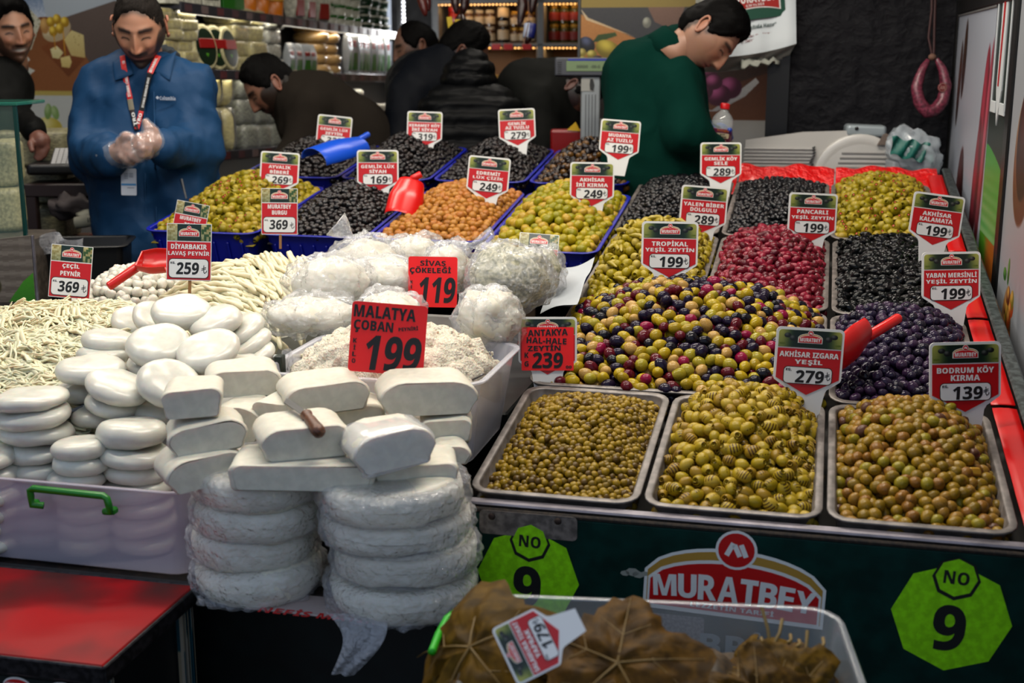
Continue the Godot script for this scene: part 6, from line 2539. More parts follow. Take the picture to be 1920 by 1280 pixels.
	g.ball(at(815, 742, 2.44), Vector3(0.03, 0.008, 0.02), Basis(), 14, 8)
	part("bowl", g, mat(Color(0.45, 0.45, 0.46), 0.3, 0.9), o)
	# loose carrier with cheese and a green label, left of the tub
	g = G.new()
	var q := at(577, 700, 2.46)
	g.sheet(22, 16, func(s, t): return q + su * ((s - 0.5) * 0.10) + Vector3(0, (0.5 - t) * 0.085 + 0.008 * sin(s * 9.0), 0) + hp * (0.03 * sin(PI * s) + 0.008 * sin(s * 21.0 + t * 9.0)), 0.0008)
	solo("empty_bag", g, M.film, "crumpled clear bag standing in the tub's corner beside the green label", "plastic bag")
	g = G.new()
	g.box(at(526, 706, 2.44), Vector3(0.016, 0.085, 0.02), 0.002, ub)
	var lab := solo("green_label", g, mat(Color(0.01, 0.09, 0.05), 0.4), "narrow dark green carton edge with lime lines behind the cut blocks", "carton")
	g = G.new()
	var l0 := at(526, 722, 2.425)
	g.tube([l0 + Vector3(-0.006, 0.006, 0), l0, l0 + Vector3(0.007, 0.003, 0)], 0.001, 5)
	g.tube([l0 + Vector3(-0.006, -0.012, 0), l0 + Vector3(0, -0.006, 0), l0 + Vector3(0.007, -0.009, 0)], 0.001, 5)
	part("lime_line", g, mat(Color(0.2, 0.6, 0.05), 0.4), lab)
	g = G.new()
	for k in 7:
		var a := PI * (0.15 + 0.10 * k)
		var c := at(590, 690, 2.56)
		g.tube([c + Vector3(-0.07 - 0.002 * k, -0.03, 0.004 * k), c + Vector3(-0.05, 0.012 + 0.003 * k, 0.004 * k), c + Vector3(0.0, 0.022 + 0.002 * k, 0.005 * k), c + Vector3(0.05, 0.018, 0.004 * k)], 0.004, 7)
	solo("braided_cheese", g, M.string, "bundle of pale string cheese in the corner behind the crumpled bag", "cheese")
	# paper between the bags and the olive counter
	g = G.new()
	var pp := at(1066, 545, 3.05)
	g.sheet(14, 18, func(s, t): return pp + su * ((s - 0.5) * 0.085 + 0.02 * (0.5 - t)) + sv * ((t - 0.5) * 0.34) + Vector3(0, 0.03 * s + 0.006 * sin(t * 9.0 + s * 4.0), 0), 0.001)
	solo("white_paper", g, mat(Color(0.62, 0.64, 0.66), 0.7), "white paper sheet tucked between the curd bags and the olive counter", "paper")


# ---------- the tub of vine leaves ----------
func leaf_mesh(size: float, droop: float, seed_: int) -> G:
	var g := G.new()
	var n := FastNoiseLite.new()
	n.seed = seed_
	n.frequency = 14.0
	g.sheet(60, 10, func(s, t):
		var a = TAU * s
		var lobes := 0.86 + 0.14 * cos(5.0 * a) + 0.035 * sin(31.0 * a + seed_) + 0.03 * sin(17.0 * a)
		lobes *= 1.0 - 0.45 * exp(-pow((a - PI) / 0.22, 2.0))
		var r := maxf(t, 0.012) * lobes * size
		var vein := absf(sin(2.5 * a))
		var p := Vector3(cos(a) * r, 0, sin(a) * r)
		p.y = 0.006 * vein * sin(t * PI) + 0.008 * n.get_noise_2d(p.x * 2.0, p.z * 2.0) - droop * r * r / size * (1.0 + 0.5 * sin(2.0 * a + seed_)) + 0.003 * sin(t * 9.0 + a * 3.0) * t
		return p, 0.0012)
	return g


func vine_leaf_tub():
	var ub := Basis(su, Vector3.UP, hp)
	var o := thing("leaf_tub", "clear plastic tub of brined vine leaves in front of the counter", "tub")
	var bl := at(912, 1104, 1.90)
	var br := at(1562, 1168, 1.86)
	var mid := (bl + br) * 0.5
	var w := bl.distance_to(br)
	var ht := 0.17
	var xa := (br - bl)
	xa.y = 0
	xa = xa.normalized()
	var za := xa.cross(Vector3.UP).normalized()
	if za.z < 0:
		za = -za
	var dep := 0.34
	o.transform = Transform3D(Basis(xa, Vector3.UP, za), Vector3(mid.x, bl.y - ht - 0.004, mid.z) + za * (dep * 0.5 + 0.012))
	part("shell", tub(w - 0.045, dep - 0.04, ht, 0.02, 0.003, 0.008, 0.045), mat(Color(0.78, 0.82, 0.86, 0.11), 0.2), o)
	var g := G.new()
	var hl := o.transform.affine_inverse()
	g.tube([hl * at(856, 1146, 1.80), hl * at(838, 1160, 1.78), hl * at(822, 1190, 1.72), hl * at(810, 1222, 1.66)], 0.0055, 8)
	part("handle", g, mat(Color(0.10, 0.62, 0.06), 0.35), o)
	# what it stands on
	g = G.new()
	var foot: float = o.position.y
	g.box(Vector3(0, -foot * 0.5, 0), Vector3(w - 0.02, foot - 0.002, dep - 0.02), 0.006)
	solo("leaf_stand", g, mat(Color(0.012, 0.04, 0.04), 0.45), "dark box under the tub of vine leaves", "stand", "", o.transform)
	# leaves, every one a thing
	var cols := [Color(0.36, 0.26, 0.05), Color(0.31, 0.215, 0.045), Color(0.37, 0.275, 0.07), Color(0.29, 0.22, 0.05), Color(0.33, 0.225, 0.06)]
	var shapes := []
	for k in 6:
		shapes.append([leaf_mesh(0.098 + 0.006 * (k % 3), [0.5, 0.16, 0.7, 0.35, 0.9, 0.12][k], k + 1).mesh(), leaf_veins(0.098 + 0.006 * (k % 3), [0.5, 0.16, 0.7, 0.35, 0.9, 0.12][k]).mesh()])
	var L := [
		[884, 1190, 1.66, 14, -30, 1.5, 0, "drooping over the tub's corner by the green handle"], [855, 1252, 1.66, -30, -30, 1.0, 4, "hanging lowest at the tub's near corner"], [905, 1185, 1.76, 10, -20, 0.9, 0, "at the back by the wrapped wheels"], [920, 1240, 1.68, 30, 5, 0.9, 3, "beside the red sign"],
		[1158, 1220, 1.60, 16, -4, 1.36, 1, "large spread leaf with bright veins in the middle"], [1130, 1180, 1.72, -18, -20, 1.15, 2, "folded behind the large spread leaf"], [1200, 1195, 1.74, -10, 20, 1.1, 0, "arched behind the large spread leaf"], [1085, 1235, 1.68, 20, -35, 1.0, 4, "hanging beside the sign's tip"], [1262, 1246, 1.70, 10, 32, 1.05, 2, "drooping towards the stalks"], [1190, 1285, 1.58, 30, 0, 1.0, 3, "at the frame's lower edge in the middle"],
		[1385, 1275, 1.68, 10, -5, 1.0, 3, "flat one before the stalks"], [1440, 1225, 1.72, -12, -12, 0.9, 1, "among the stalks"], [1400, 1200, 1.78, 0, -30, 0.8, 4, "standing up at the back of the stalks"], [1475, 1215, 1.74, -12, 14, 0.85, 0, "torn one beneath the stalks"], [1525, 1250, 1.70, 10, 25, 0.9, 2, "drooping at the tub's end"], [1490, 1272, 1.64, 25, 5, 0.9, 5, "at the lower edge by the tub's end"], [1420, 1282, 1.62, 25, 0, 0.9, 1, "at the lower edge before the stalks"], [1320, 1296, 1.64, 20, -10, 0.9, 0, "at the lower edge beside the large leaf"], [980, 1275, 1.62, 25, 0, 0.9, 3, "at the lower edge under the sign"], [1050, 1280, 1.62, 20, 10, 0.85, 1, "at the lower edge by the large leaf"],
	]
	var k := 0
	for a in L:
		var lf := thing("vine_leaf", "brined olive brown vine leaf, " + a[7], "vine leaf", at(a[0], a[1] + 26, a[2]), "brined vine leaves")
		lf.basis = Basis(Vector3.BACK, deg_to_rad(-a[4])) * Basis(Vector3.RIGHT, deg_to_rad(14 + a[3])) * Basis(Vector3.UP, k * 1.9) * Basis.from_scale(Vector3.ONE * a[5] * 0.88)
		part("blade", shapes[a[6]][0], mat(cols[k % 5], 0.55, 0.0, {"mottle": [7.0, 0.4], "spec": 0.2}), lf)
		part("veins", shapes[a[6]][1], mat(Color(0.42, 0.32, 0.11), 0.5), lf)
		k += 1
	# the pile below them
	g = G.new()
	g.sheet(40, 16, func(s, t): return o.transform * Vector3((s - 0.5) * (w - 0.06), ht * 0.62 + 0.05 * sin(PI * t) * (0.4 + 0.6 * absf(sin(s * 7.0 + 0.6))), (t - 0.5) * (dep - 0.05)), -0.07)
	g.warp(0.02, 16.0, 8)
	var pile := solo("leaf_pile", g, mat(Color(0.28, 0.20, 0.07), 0.55, 0.0, {"mottle": [14.0, 0.5]}), "pressed pile of vine leaves filling the tub", "vine leaves")
	pile.set_meta("kind", "stuff")
	# pale stalks
	k = 0
	for a in [[1445, 1218, 1428, 1138], [1450, 1210, 1467, 1160], [1503, 1240, 1514, 1182], [1478, 1205, 1482, 1190], [1428, 1250, 1422, 1210], [1540, 1215, 1543, 1196], [1495, 1212, 1498, 1200], [1430, 1225, 1427, 1195]]:
		g = G.new()
		var d := 1.72
		var p0 := at(a[0], a[1], d)
		var p1 := at(a[2], a[3], d + 0.02)
		g.tube([p0, p0.lerp(p1, 0.5) + Vector3(0.002, 0, 0.002), p1], [0.0028, 0.0022, 0.0026], 6)
		solo("leaf_stalk", g, mat(Color(0.45, 0.36, 0.16), 0.6), "pale vine leaf stalk, " + ["the tallest, pointing at the maker's badge", "the second tallest, leaning to the tub's end", "the thick bent one", "a short stub between the two tall ones", "the one leaning at the lowest leaf", "a stub at the tub's end", "a short stub beside the thick bent one", "a short one at the foot of the tallest"][k], "stalk", "vine leaf stalks")
		k += 1
	# the sign lying among the leaves
	var s := olive_sign(["SALAMURA TOKAT", "YAPRAK"], "179", 946, 1232, 116, 1.58, -116.0, "shield-shaped sign at 179 lying upside down among the vine leaves", 0.0, 34.0)
	s.set_meta("group", "olive price signs")


func leaf_veins(size: float, droop: float) -> G:
	var g := G.new()
	for k in 5:
		var a := TAU * k / 5
		var pts := []
		for j in 6:
			var r := size * 0.88 * j / 5.0 + 0.001
			pts.append(Vector3(cos(a) * r, 0.004 - droop * r * r / size * 0.96, sin(a) * r))
		g.tube(pts, [0.0013, 0.0011, 0.0009, 0.0007, 0.0005, 0.0003], 5)
		for e in [-1.0, 1.0]:
			var b: float = a + e * 0.45
			var p0 := Vector3(cos(a), 0, sin(a)) * size * 0.35
			var p1 := Vector3(cos(b), 0, sin(b)) * size * 0.62
			p0.y = 0.004 - droop * p0.length_squared() / size
			p1.y = 0.004 - droop * p1.length_squared() / size
			g.tube([p0, p0.lerp(p1, 0.5), p1], [0.0007, 0.0006, 0.0003], 5)
	return g


# ---------- the red table in front ----------
func front_table():
	var Y := 0.735
	var A := on_y(370, 1096, Y)
	var B := on_y(191, 1250, Y)
	var Lb := on_y(0, 1060, Y)
	var x := (Lb - A).normalized()       # along the far edge, away from the corner
	var z := (B - A)
	var dep := z.length()
	z = (z - x * z.dot(x)).normalized()
	dep = (B - A).dot(z)
	var o := thing("red_table", "small table with a scratched red top and metal edge beside the cheese stand", "table")
	var w := 0.72
	var mid := A + x * (w * 0.5) + z * (dep * 0.5)
	var b := Basis(-x, Vector3.UP, z)
	if b.determinant() < 0:
		b = Basis(x, Vector3.UP, z)
	o.transform = Transform3D(b, Vector3(mid.x, 0, mid.z))
	var red := StandardMaterial3D.new()
	red.roughness = 0.38
	red.albedo_color = Color(0.9, 0.9, 0.9)
	red.metallic_specular = 0.25
	red.albedo_texture = noise_tex("table_wear", 0.008, Color(0.30, 0.13, 0.12), Color(0.62, 0.03, 0.05))
	red.uv1_triplanar = true
	red.uv1_scale = Vector3.ONE * 1.3
	red.uv1_offset = Vector3(0.2, 0, 0.35)
	var g := G.new()
	g.box(Vector3(0, Y - 0.004, 0), Vector3(w - 0.008, 0.008, dep - 0.008), 0.002)
	part("red_top", g, red, o)
	g = G.new()
	for a in [[0, dep * 0.5, w, 0.006], [0, -dep * 0.5, w, 0.006], [w * 0.5, 0, 0.006, dep], [-w * 0.5, 0, 0.006, dep]]:
		g.box(Vector3(a[0], Y - 0.014, a[1]), Vector3(a[2], 0.028, a[3]), 0.002)
	part("metal_edge", g, mat(Color(0.20, 0.19, 0.20), 0.4, 0.7, {"mottle": [12.0, 0.4]}), o)
	g = G.new()
	g.box(Vector3(0, (Y - 0.03) * 0.5, 0), Vector3(w - 0.05, Y - 0.03, dep - 0.03), 0.002)
	part("body", g, mat(Color(0.02, 0.02, 0.022), 0.5), o)
	# patterned corner posts
	var im := Image.create(48, 128, false, Image.FORMAT_RGB8)
	for y in 128:
		for xx in 48:
			im.set_pixel(xx, y, [Color(0.02, 0.04, 0.05), Color(0.03, 0.20, 0.24), Color(0.50, 0.46, 0.38), Color(0.10, 0.33, 0.38), Color(0.55, 0.52, 0.46)][int(randv(xx / 9 + (y / 13) * 3, y / 13) * 4.99)] if (y / 13 + xx / 24) % 3 != 0 else Color(0.03, 0.05, 0.06))
	var pm := tex_mat(im, 0.45)
	for s in [-1.0, 1.0]:
		for t in [-1.0, 1.0]:
			g = G.new()
			g.box(Vector3(s * (w * 0.5 - 0.024), (Y - 0.03) * 0.5, t * (dep * 0.5 - 0.022)), Vector3(0.034, Y - 0.03, 0.034), 0.002)
			part("corner_post", g, pm, o)
	g = G.new()
	g.box(Vector3(0, Y - 0.12, dep * 0.5 - 0.013), Vector3(w - 0.09, 0.16, 0.004), 0.001)
	part("printed_strip", g, mat(Color(0.02, 0.07, 0.06), 0.4), o)
	for k in 8:
		var n := Node3D.new()
		n.name = "small_badge"
		n.transform = Transform3D(Basis(), Vector3(w * 0.5 - 0.075 - k * 0.075, Y - 0.052, dep * 0.5 - 0.0105))
		o.add_child(n, true)
		g = G.new()
		g.prism(arch(0.046, 0.0, 0.014, -0.014), 0.0, 0.001)
		part("rim", g, M.sign_white, n)
		g = G.new()
		g.prism(arch(0.043, -0.001, 0.011, -0.004), 0.001, 0.0016)
		part("field", g, M.sign_red, n)
		text("MURATBEY", n, Vector3(0, 0.002, 0.0018), 0.034, 0.006, M.sign_white)


# ---------- people ----------
func capsule(p: Vector3, b: Array) -> float:
	var d: Vector3 = b[1] - b[0]
	var t := clampf((p - b[0]).dot(d) / maxf(d.length_squared(), 1e-9), 0.0, 1.0)
	return p.distance_to(b[0] + d * t) - lerpf(b[2], b[3], t)


func body_field(p: Vector3, bones: Array, k: float) -> float:
	var f := 9.0
	for b in bones:
		var d := capsule(p, b)
		var h := maxf(k - absf(f - d), 0.0) / k
		f = minf(f, d) - h * h * k * 0.25
	return f


# where the sight line through that pixel meets the body
func body_hit(bones: Array, k: float, px: float, py: float, out := 0.0) -> Vector3:
	var r := ray(px, py).normalized()
	var t := 3.0
	for s in 80:
		var f := body_field(eye + r * t, bones, k) - out
		if f < 0.0005:
			break
		t += f
		if t > 4.6:
			return at(px, py, 4.17)
	return eye + r * t


# one surface round all the bones [a, b, radius a, radius b]: surface nets on a smooth union
func skin_over(bones: Array, cell: float, k: float) -> G:
	var lo := Vector3.ONE * 1e9
	var hi := -lo
	for b in bones:
		var r: float = maxf(b[2], b[3]) + k + cell * 2
		for e in 2:
			lo = lo.min(b[e] - Vector3.ONE * r)
			hi = hi.max(b[e] + Vector3.ONE * r)
	var nx := int((hi.x - lo.x) / cell) + 2
	var ny := int((hi.y - lo.y) / cell) + 2
	var nz := int((hi.z - lo.z) / cell) + 2
	var f := PackedFloat32Array()
	f.resize(nx * ny * nz)
	f.fill(9.0)
	for b in bones:
		var r: float = maxf(b[2], b[3]) + k + cell
		var a: Vector3 = b[0]
		var d: Vector3 = b[1] - b[0]
		var dd := 1.0 / maxf(d.length_squared(), 1e-9)
		var ra: float = b[2]
		var rb: float = b[3]
		var l0 := ((Vector3(b[0]).min(b[1]) - Vector3.ONE * r - lo) / cell).floor()
		var h0 := ((Vector3(b[0]).max(b[1]) + Vector3.ONE * r - lo) / cell).ceil()
		for z in range(maxi(0, int(l0.z)), mini(nz, int(h0.z) + 1)):
			for y in range(maxi(0, int(l0.y)), mini(ny, int(h0.y) + 1)):
				var row := (z * ny + y) * nx
				var q := lo + Vector3(0, y, z) * cell - a
				for x in range(maxi(0, int(l0.x)), mini(nx, int(h0.x) + 1)):
					var p := Vector3(q.x + x * cell, q.y, q.z)
					var t := clampf(p.dot(d) * dd, 0.0, 1.0)
					var s := (p - d * t).length() - ra - (rb - ra) * t
					var c := f[row + x]
					var h := maxf(k - absf(c - s), 0.0) / k
					f[row + x] = minf(c, s) - h * h * k * 0.25
	var g := G.new()
	var id := PackedInt32Array()
	id.resize(nx * ny * nz)
	id.fill(-1)
	var off := [0, 1, nx, nx + 1, nx * ny, nx * ny + 1, nx * ny + nx, nx * ny + nx + 1]
	var pos := [Vector3(0, 0, 0), Vector3(1, 0, 0), Vector3(0, 1, 0), Vector3(1, 1, 0), Vector3(0, 0, 1), Vector3(1, 0, 1), Vector3(0, 1, 1), Vector3(1, 1, 1)]
	var edges := [[0, 1], [2, 3], [4, 5], [6, 7], [0, 2], [1, 3], [4, 6], [5, 7], [0, 4], [1, 5], [2, 6], [3, 7]]
	for z in nz - 1:
		for y in ny - 1:
			var row := (z * ny + y) * nx
			for x in nx - 1:
				var n := row + x
				var c := f[n]
				if c > cell * 2.5 or c < -cell * 2.5:
					continue
				var m := 0
				for e in 8:
					if f[n + off[e]] < 0.0:
						m |= 1 << e
				if m == 0 or m == 255:
					continue
				var sum := Vector3.ZERO
				var cnt := 0
				for e in edges:
					var va := f[n + off[e[0]]]
					var vb := f[n + off[e[1]]]
					if (va < 0.0) != (vb < 0.0):
						sum += pos[e[0]].lerp(pos[e[1]], va / (va - vb))
						cnt += 1
				id[n] = g.p(lo + (Vector3(x, y, z) + sum / cnt) * cell)
	var sx := 1
	var sy := nx
	var sz := nx * ny
	for z in range(1, nz - 1):
		for y in range(1, ny - 1):
			var row := (z * ny + y) * nx
			for x in range(1, nx - 1):
				var n := row + x
				if id[n] < 0:
					continue
				var c := f[n] < 0.0
				for e in [[sx, sy, sz], [sy, sz, sx], [sz, sx, sy]]:
					if (f[n + e[0]] < 0.0) != c:
						var q0 := id[n]
						var q1 := id[n - e[1]]
						var q2 := id[n - e[1] - e[2]]
						var q3 := id[n - e[2]]
						if q0 < 0 or q1 < 0 or q2 < 0 or q3 < 0:
							continue
						if c:
							g.q(q0, q3, q2, q1)
						else:
							g.q(q0, q1, q2, q3)
	g.fix(0)
	return g


func gs(x: float, s: float) -> float:
	return exp(-x * x / (s * s))


# a head about its own centre: +z is the face, y is up. look: skin, hair, beard (0..1), bald (0..1), smile, eyes ("down", "open"), width
func head_point(th: float, ph: float, L: Dictionary) -> Vector3:
	var cp := cos(ph)
	var p := Vector3(sin(th) * cp * 0.077, sin(ph) * 0.118, cos(th) * cp * 0.097)
	var f := smoothstep(0.02, 0.115, -p.y)
	p.x *= 1.0 - 0.26 * f
	if p.z < 0:
		p.z *= 1.06 - 0.42 * f
	else:
		p.z *= 1.0 + 0.03 * f
	var x := p.x
	var y := p.y
	var ax_ := absf(x)
	if cos(th) > -0.1:
		var z := 0.0
		z += 0.0055 * gs(y - 0.033, 0.010) * gs(ax_ - 0.028, 0.024)
		z -= 0.0125 * gs(ax_ - 0.031, 0.015) * gs(y - 0.013, 0.012)
		z += 0.0085 * gs(ax_ - 0.031, 0.0105) * gs(y - 0.011, 0.0075)
		var r := clampf((0.026 - y) / 0.056, 0.0, 1.0)
		var cut := smoothstep(-0.044, -0.032, y)
		z += (0.004 + 0.023 * r) * gs(x, 0.0068 + 0.0055 * r) * cut * smoothstep(0.05, 0.015, y)
		z += 0.010 * gs(ax_ - 0.0125, 0.006) * gs(y + 0.029, 0.008)
		z += 0.0065 * gs(x, 0.024) * gs(y + 0.056, 0.014)
		z -= 0.0045 * gs(x, 0.021) * gs(y + 0.0575 + (0.05 * ax_ * ax_ / 0.02 * -L.get("smile", 0.0)), 0.0028)
		z += 0.0105 * gs(x, 0.021) * gs(y + 0.099, 0.016)
		z -= 0.003 * gs(x, 0.02) * gs(y + 0.079, 0.007)
		z += 0.006 * gs(ax_ - 0.040, 0.015) * gs(y + 0.022, 0.014) * (0.5 + L.get("smile", 0.0))
		z -= 0.003 * gs(ax_ - 0.031, 0.006) * gs(y + 0.046, 0.014) * L.get("smile", 0.0)
		p.z += z * smoothstep(-0.1, 0.35, cos(th))
		p.x += signf(x) * 0.004 * gs(ax_ - 0.058, 0.016) * gs(y + 0.004, 0.018)
		var bd: float = L.get("beard", 0.0)
		if bd > 0.6:
			p.z += 0.010 * bd * gs(x, 0.032) * gs(y + 0.098, 0.020)
			p.y -= 0.012 * bd * gs(x, 0.03) * smoothstep(-0.09, -0.115, y)
	p.x *= L.get("width", 1.0)
	return p


func hair_line(th: float, L: Dictionary) -> float:
	var a := absf(th)
	var bald: float = L.get("bald", 0.0)
	if a < 0.55:
		return 0.076 + 0.030 * bald + 0.006 * cos(a * 6.0) * (1.0 - bald)
	if a < 1.0:
		return lerpf(0.073 + 0.030 * bald, 0.030, (a - 0.55) / 0.45)
	if a < 1.42:
		return lerpf(0.030, -0.012, (a - 1.0) / 0.42)
	if a < 1.75:
		return lerpf(-0.012, 0.028, (a - 1.42) / 0.33)
	return lerpf(0.028, -0.070, minf(1.0, (a - 1.75) / 0.5))


func make_head(o: Node3D, L: Dictionary, xf: Transform3D):
	var skin: Color = L.skin.srgb_to_linear()
	var hair: Color = L.hair.srgb_to_linear()
	var g := G.new()
	var nu: int = L.get("nu", 76)
	var nv: int = L.get("nv", 84)
	var rings := []
	var cols := []
	var fn := FastNoiseLite.new()
	fn.frequency = 120.0
	for b in nv + 1:
		var ph := PI * (clampf(float(b) / nv, 0.004, 0.996) - 0.5)
		var ring := PackedVector3Array()
		for a in nu:
			var w := 2.0 * a / nu - 1.0
			var th := PI * (0.52 * w + 0.48 * w * w * w)
			ring.append(head_point(th, ph, L))
		rings.append(ring)
	g.loft(rings)
	for k in g.v.size():
		var p := g.v[k]
		var c := skin
		var ax_ := absf(p.x)
		var th := atan2(p.x, p.z)
		if p.z > 0.0:
			c = c.lerp(Color(skin.r * 1.02, skin.g * 0.72, skin.b * 0.66), 0.5 * gs(ax_ - 0.043, 0.02) * gs(p.y + 0.02, 0.02) + 0.45 * gs(p.x, 0.014) * gs(p.y + 0.02, 0.02))
			var lip := gs(p.x / 0.024, 1.0) * gs((p.y + 0.0585 - L.get("smile", 0.0) * p.x * p.x * 6.0) / 0.008, 1.0)
			c = c.lerp(Color(0.26, 0.085, 0.07), clampf(lip * 1.2, 0, 0.85))
			c = c.lerp(Color(0.05, 0.015, 0.012), clampf(gs(p.x / 0.022, 1.0) * gs((p.y + 0.0575 - L.get("smile", 0.0) * p.x * p.x * 6.0) / 0.0022, 1.0), 0, 0.9))
			if L.get("teeth", false):
				c = c.lerp(Color(0.62, 0.58, 0.52), clampf(1.6 * gs(p.x / 0.019, 1.0) * gs((p.y + 0.056) / 0.0048, 1.0), 0, 1))
			c = c.lerp(hair * 0.9, 0.92 * clampf(1.5 * gs((p.y - 0.0335 + 0.18 * absf(ax_ - 0.032)) / 0.0058, 1.0) * smoothstep(0.056, 0.046, ax_) * smoothstep(0.008, 0.016, ax_), 0, 1))
			c = c.lerp(Color(0.012, 0.008, 0.007), clampf(1.4 * gs((p.y - 0.0075 + 3.0 * pow(ax_ - 0.031, 2.0) * 8.0) / 0.0026, 1.0) * smoothstep(0.047, 0.041, ax_) * smoothstep(0.015, 0.020, ax_), 0, 1))
			c = c.lerp(skin * 0.45, 0.5 * gs(ax_ - 0.012, 0.0055) * gs(p.y + 0.0375, 0.005))
		var bd: float = L.get("beard", 0.0)
		if bd > 0.0:
			var edge := -0.040 - 0.012 * gs(ax_ - 0.03, 0.02) + 0.055 * smoothstep(0.045, 0.068, ax_)
			var in_b := smoothstep(edge + 0.008, edge - 0.006, p.y) * smoothstep(-0.035, 0.0, p.z)
			in_b = maxf(in_b, smoothstep(0.013, 0.007, absf(p.y + 0.045)) * smoothstep(0.034, 0.026, ax_) * (1.0 if p.z > 0 else 0.0))
			in_b *= 1.0 - clampf(1.3 * gs(p.x / 0.020, 1.0) * gs((p.y + 0.0605) / 0.007, 1.0), 0, 1)
			c = c.lerp(hair, bd * in_b * (0.96 + 0.04 * fn.get_noise_3dv(p)))
		# close-cropped sides
		var hl := hair_line(th, L)
		c = c.lerp(hair, 0.85 * smoothstep(hl - 0.012, hl + 0.006, p.y) * (1.0 - 0.7 * L.get("bald", 0.0) * smoothstep(0.06, 0.085, p.y)))
		g.c[k] = c
	# ears
	g.col = Color(skin.r * 0.95, skin.g * 0.78, skin.b * 0.72)
	for s in [-1.0, 1.0]:
		var e := Transform3D(Basis(Vector3.UP, s * 0.35) * Basis(Vector3.RIGHT, -0.22), Vector3(s * 0.0765 * L.get("width", 1.0), -0.002, -0.008))
		var pts := []
		for k in 13:
			var a := PI * (0.80 - 1.55 * k / 12.0)
			pts.append(e * Vector3(s * (0.008 + 0.003 * sin(a)), 0.002 + 0.030 * sin(a) , -0.004 - 0.017 * cos(a * 0.9) * (1.0 if sin(a) > 0 else 0.75)))
		g.tube(pts, [0.003, 0.0042, 0.0045, 0.0045, 0.0042, 0.004, 0.004, 0.004, 0.004, 0.0045, 0.0055, 0.006, 0.005], 8)
		g.ball(e * Vector3(s * 0.003, 0.0, -0.004), Vector3(0.0045, 0.026, 0.014), e.basis, 10, 8)
	# neck
	g.col = skin * 0.92
	var nb: float = L.get("bend", -0.02)
	g.tube([Vector3(0, -0.045, -0.022), Vector3(0, -0.08, -0.022 + nb * 0.25), Vector3(0, -0.115, -0.022 + nb * 0.6), Vector3(0, -0.15, -0.022 + nb)], [0.052, 0.052, 0.053, 0.054], 20)
	part("head", g, mat(Color.WHITE, 0.5, 0.0, {"vc": 1, "sss": 0.08}), o, xf)
	# hair: a shell over the scalp, sunk under the skin elsewhere
	if L.get("thick", 0.01) > 0.0:
		g = G.new()
		rings = []
		var n2 := FastNoiseLite.new()
		n2.frequency = 34.0
		n2.seed = int(L.get("seed", 3))
		var rows := 52
		var seg := 64
		for b in rows + 1:
			var ph := PI * (clampf(float(b) / rows, 0.004, 0.996) - 0.5)
			var ring := PackedVector3Array()
			for a in seg:
				var w := 2.0 * a / seg - 1.0
				var th := PI * w
				var p := head_point(th, ph, L)
				var hl := hair_line(th, L)
				var up := smoothstep(hl - 0.004, hl + 0.014, p.y)
				var top := smoothstep(0.03, 0.10, p.y)
				var q = -0.006 + up * (0.0055 + L.thick * (0.25 + 0.75 * top) + 0.0045 * n2.get_noise_3d(p.x * 1.0, p.y * 0.6, p.z * 1.0)) if L.get("bald", 0.0) < 0.5 else -0.006 + up * (0.0085 + L.thick * (1.0 - top))
				ring.append(p + p.normalized() * q)
			rings.append(ring)
		g.loft(rings)
		g.warp(0.0035, 95.0, 8, Vector3(1, 0.4, 1))
		part("hair", g, mat(L.hair, 0.6, 0.0, {"mottle": [30.0, 0.35], "spec": 0.15}), o, xf)


# a turned head: face direction f, crown direction u
func turned(p: Vector3, f: Vector3, u: Vector3, s := 1.0) -> Transform3D:
	f = f.normalized()
	var x := u.cross(f).normalized()
	return Transform3D(Basis(x, f.cross(x).normalized(), f).scaled(Vector3.ONE * s), p)


func legs(bones: Array, hip: Vector3, spread := 0.10, r := 0.085):
	for s in [-1.0, 1.0]:
		var a := hip + Vector3(s * spread, 0, 0)
		bones.append([a, Vector3(a.x, 0.48, a.z - 0.01), r, r * 0.72])
		bones.append([Vector3(a.x, 0.48, a.z - 0.01), Vector3(a.x, 0.07, a.z - 0.03), r * 0.72, r * 0.62])
		bones.append([Vector3(a.x, 0.05, a.z - 0.03), Vector3(a.x, 0.045, a.z + 0.14), 0.05, 0.042])


func cloth(bones: Array, cell := 0.013, k := 0.05, fold := 0.012, seed_ := 1) -> G:
	var g := skin_over(bones, cell, k)
	g.warp(fold, 4.5, seed_, Vector3(1.0, 0.55, 1.0))
	g.warp(fold * 0.35, 13.0, seed_ + 3, Vector3(1.0, 0.6, 1.0))
	# creases
	var f := FastNoiseLite.new()
	f.seed = seed_
	f.frequency = 3.2
	f.fractal_type = FastNoiseLite.FRACTAL_RIDGED
	f.fractal_octaves = 2
	var n := g.normals()
	for q in g.v.size():
		var p := g.v[q]
		g.v[q] += n[q] * (fold * 0.9 * f.get_noise_3d(p.x + p.y * 0.5, p.y * 0.7 - p.x * 0.4, p.z))
	return g


func people():
	man_in_blue()
	laughing_man()
	bending_man()
	middle_group()
	man_in_green()


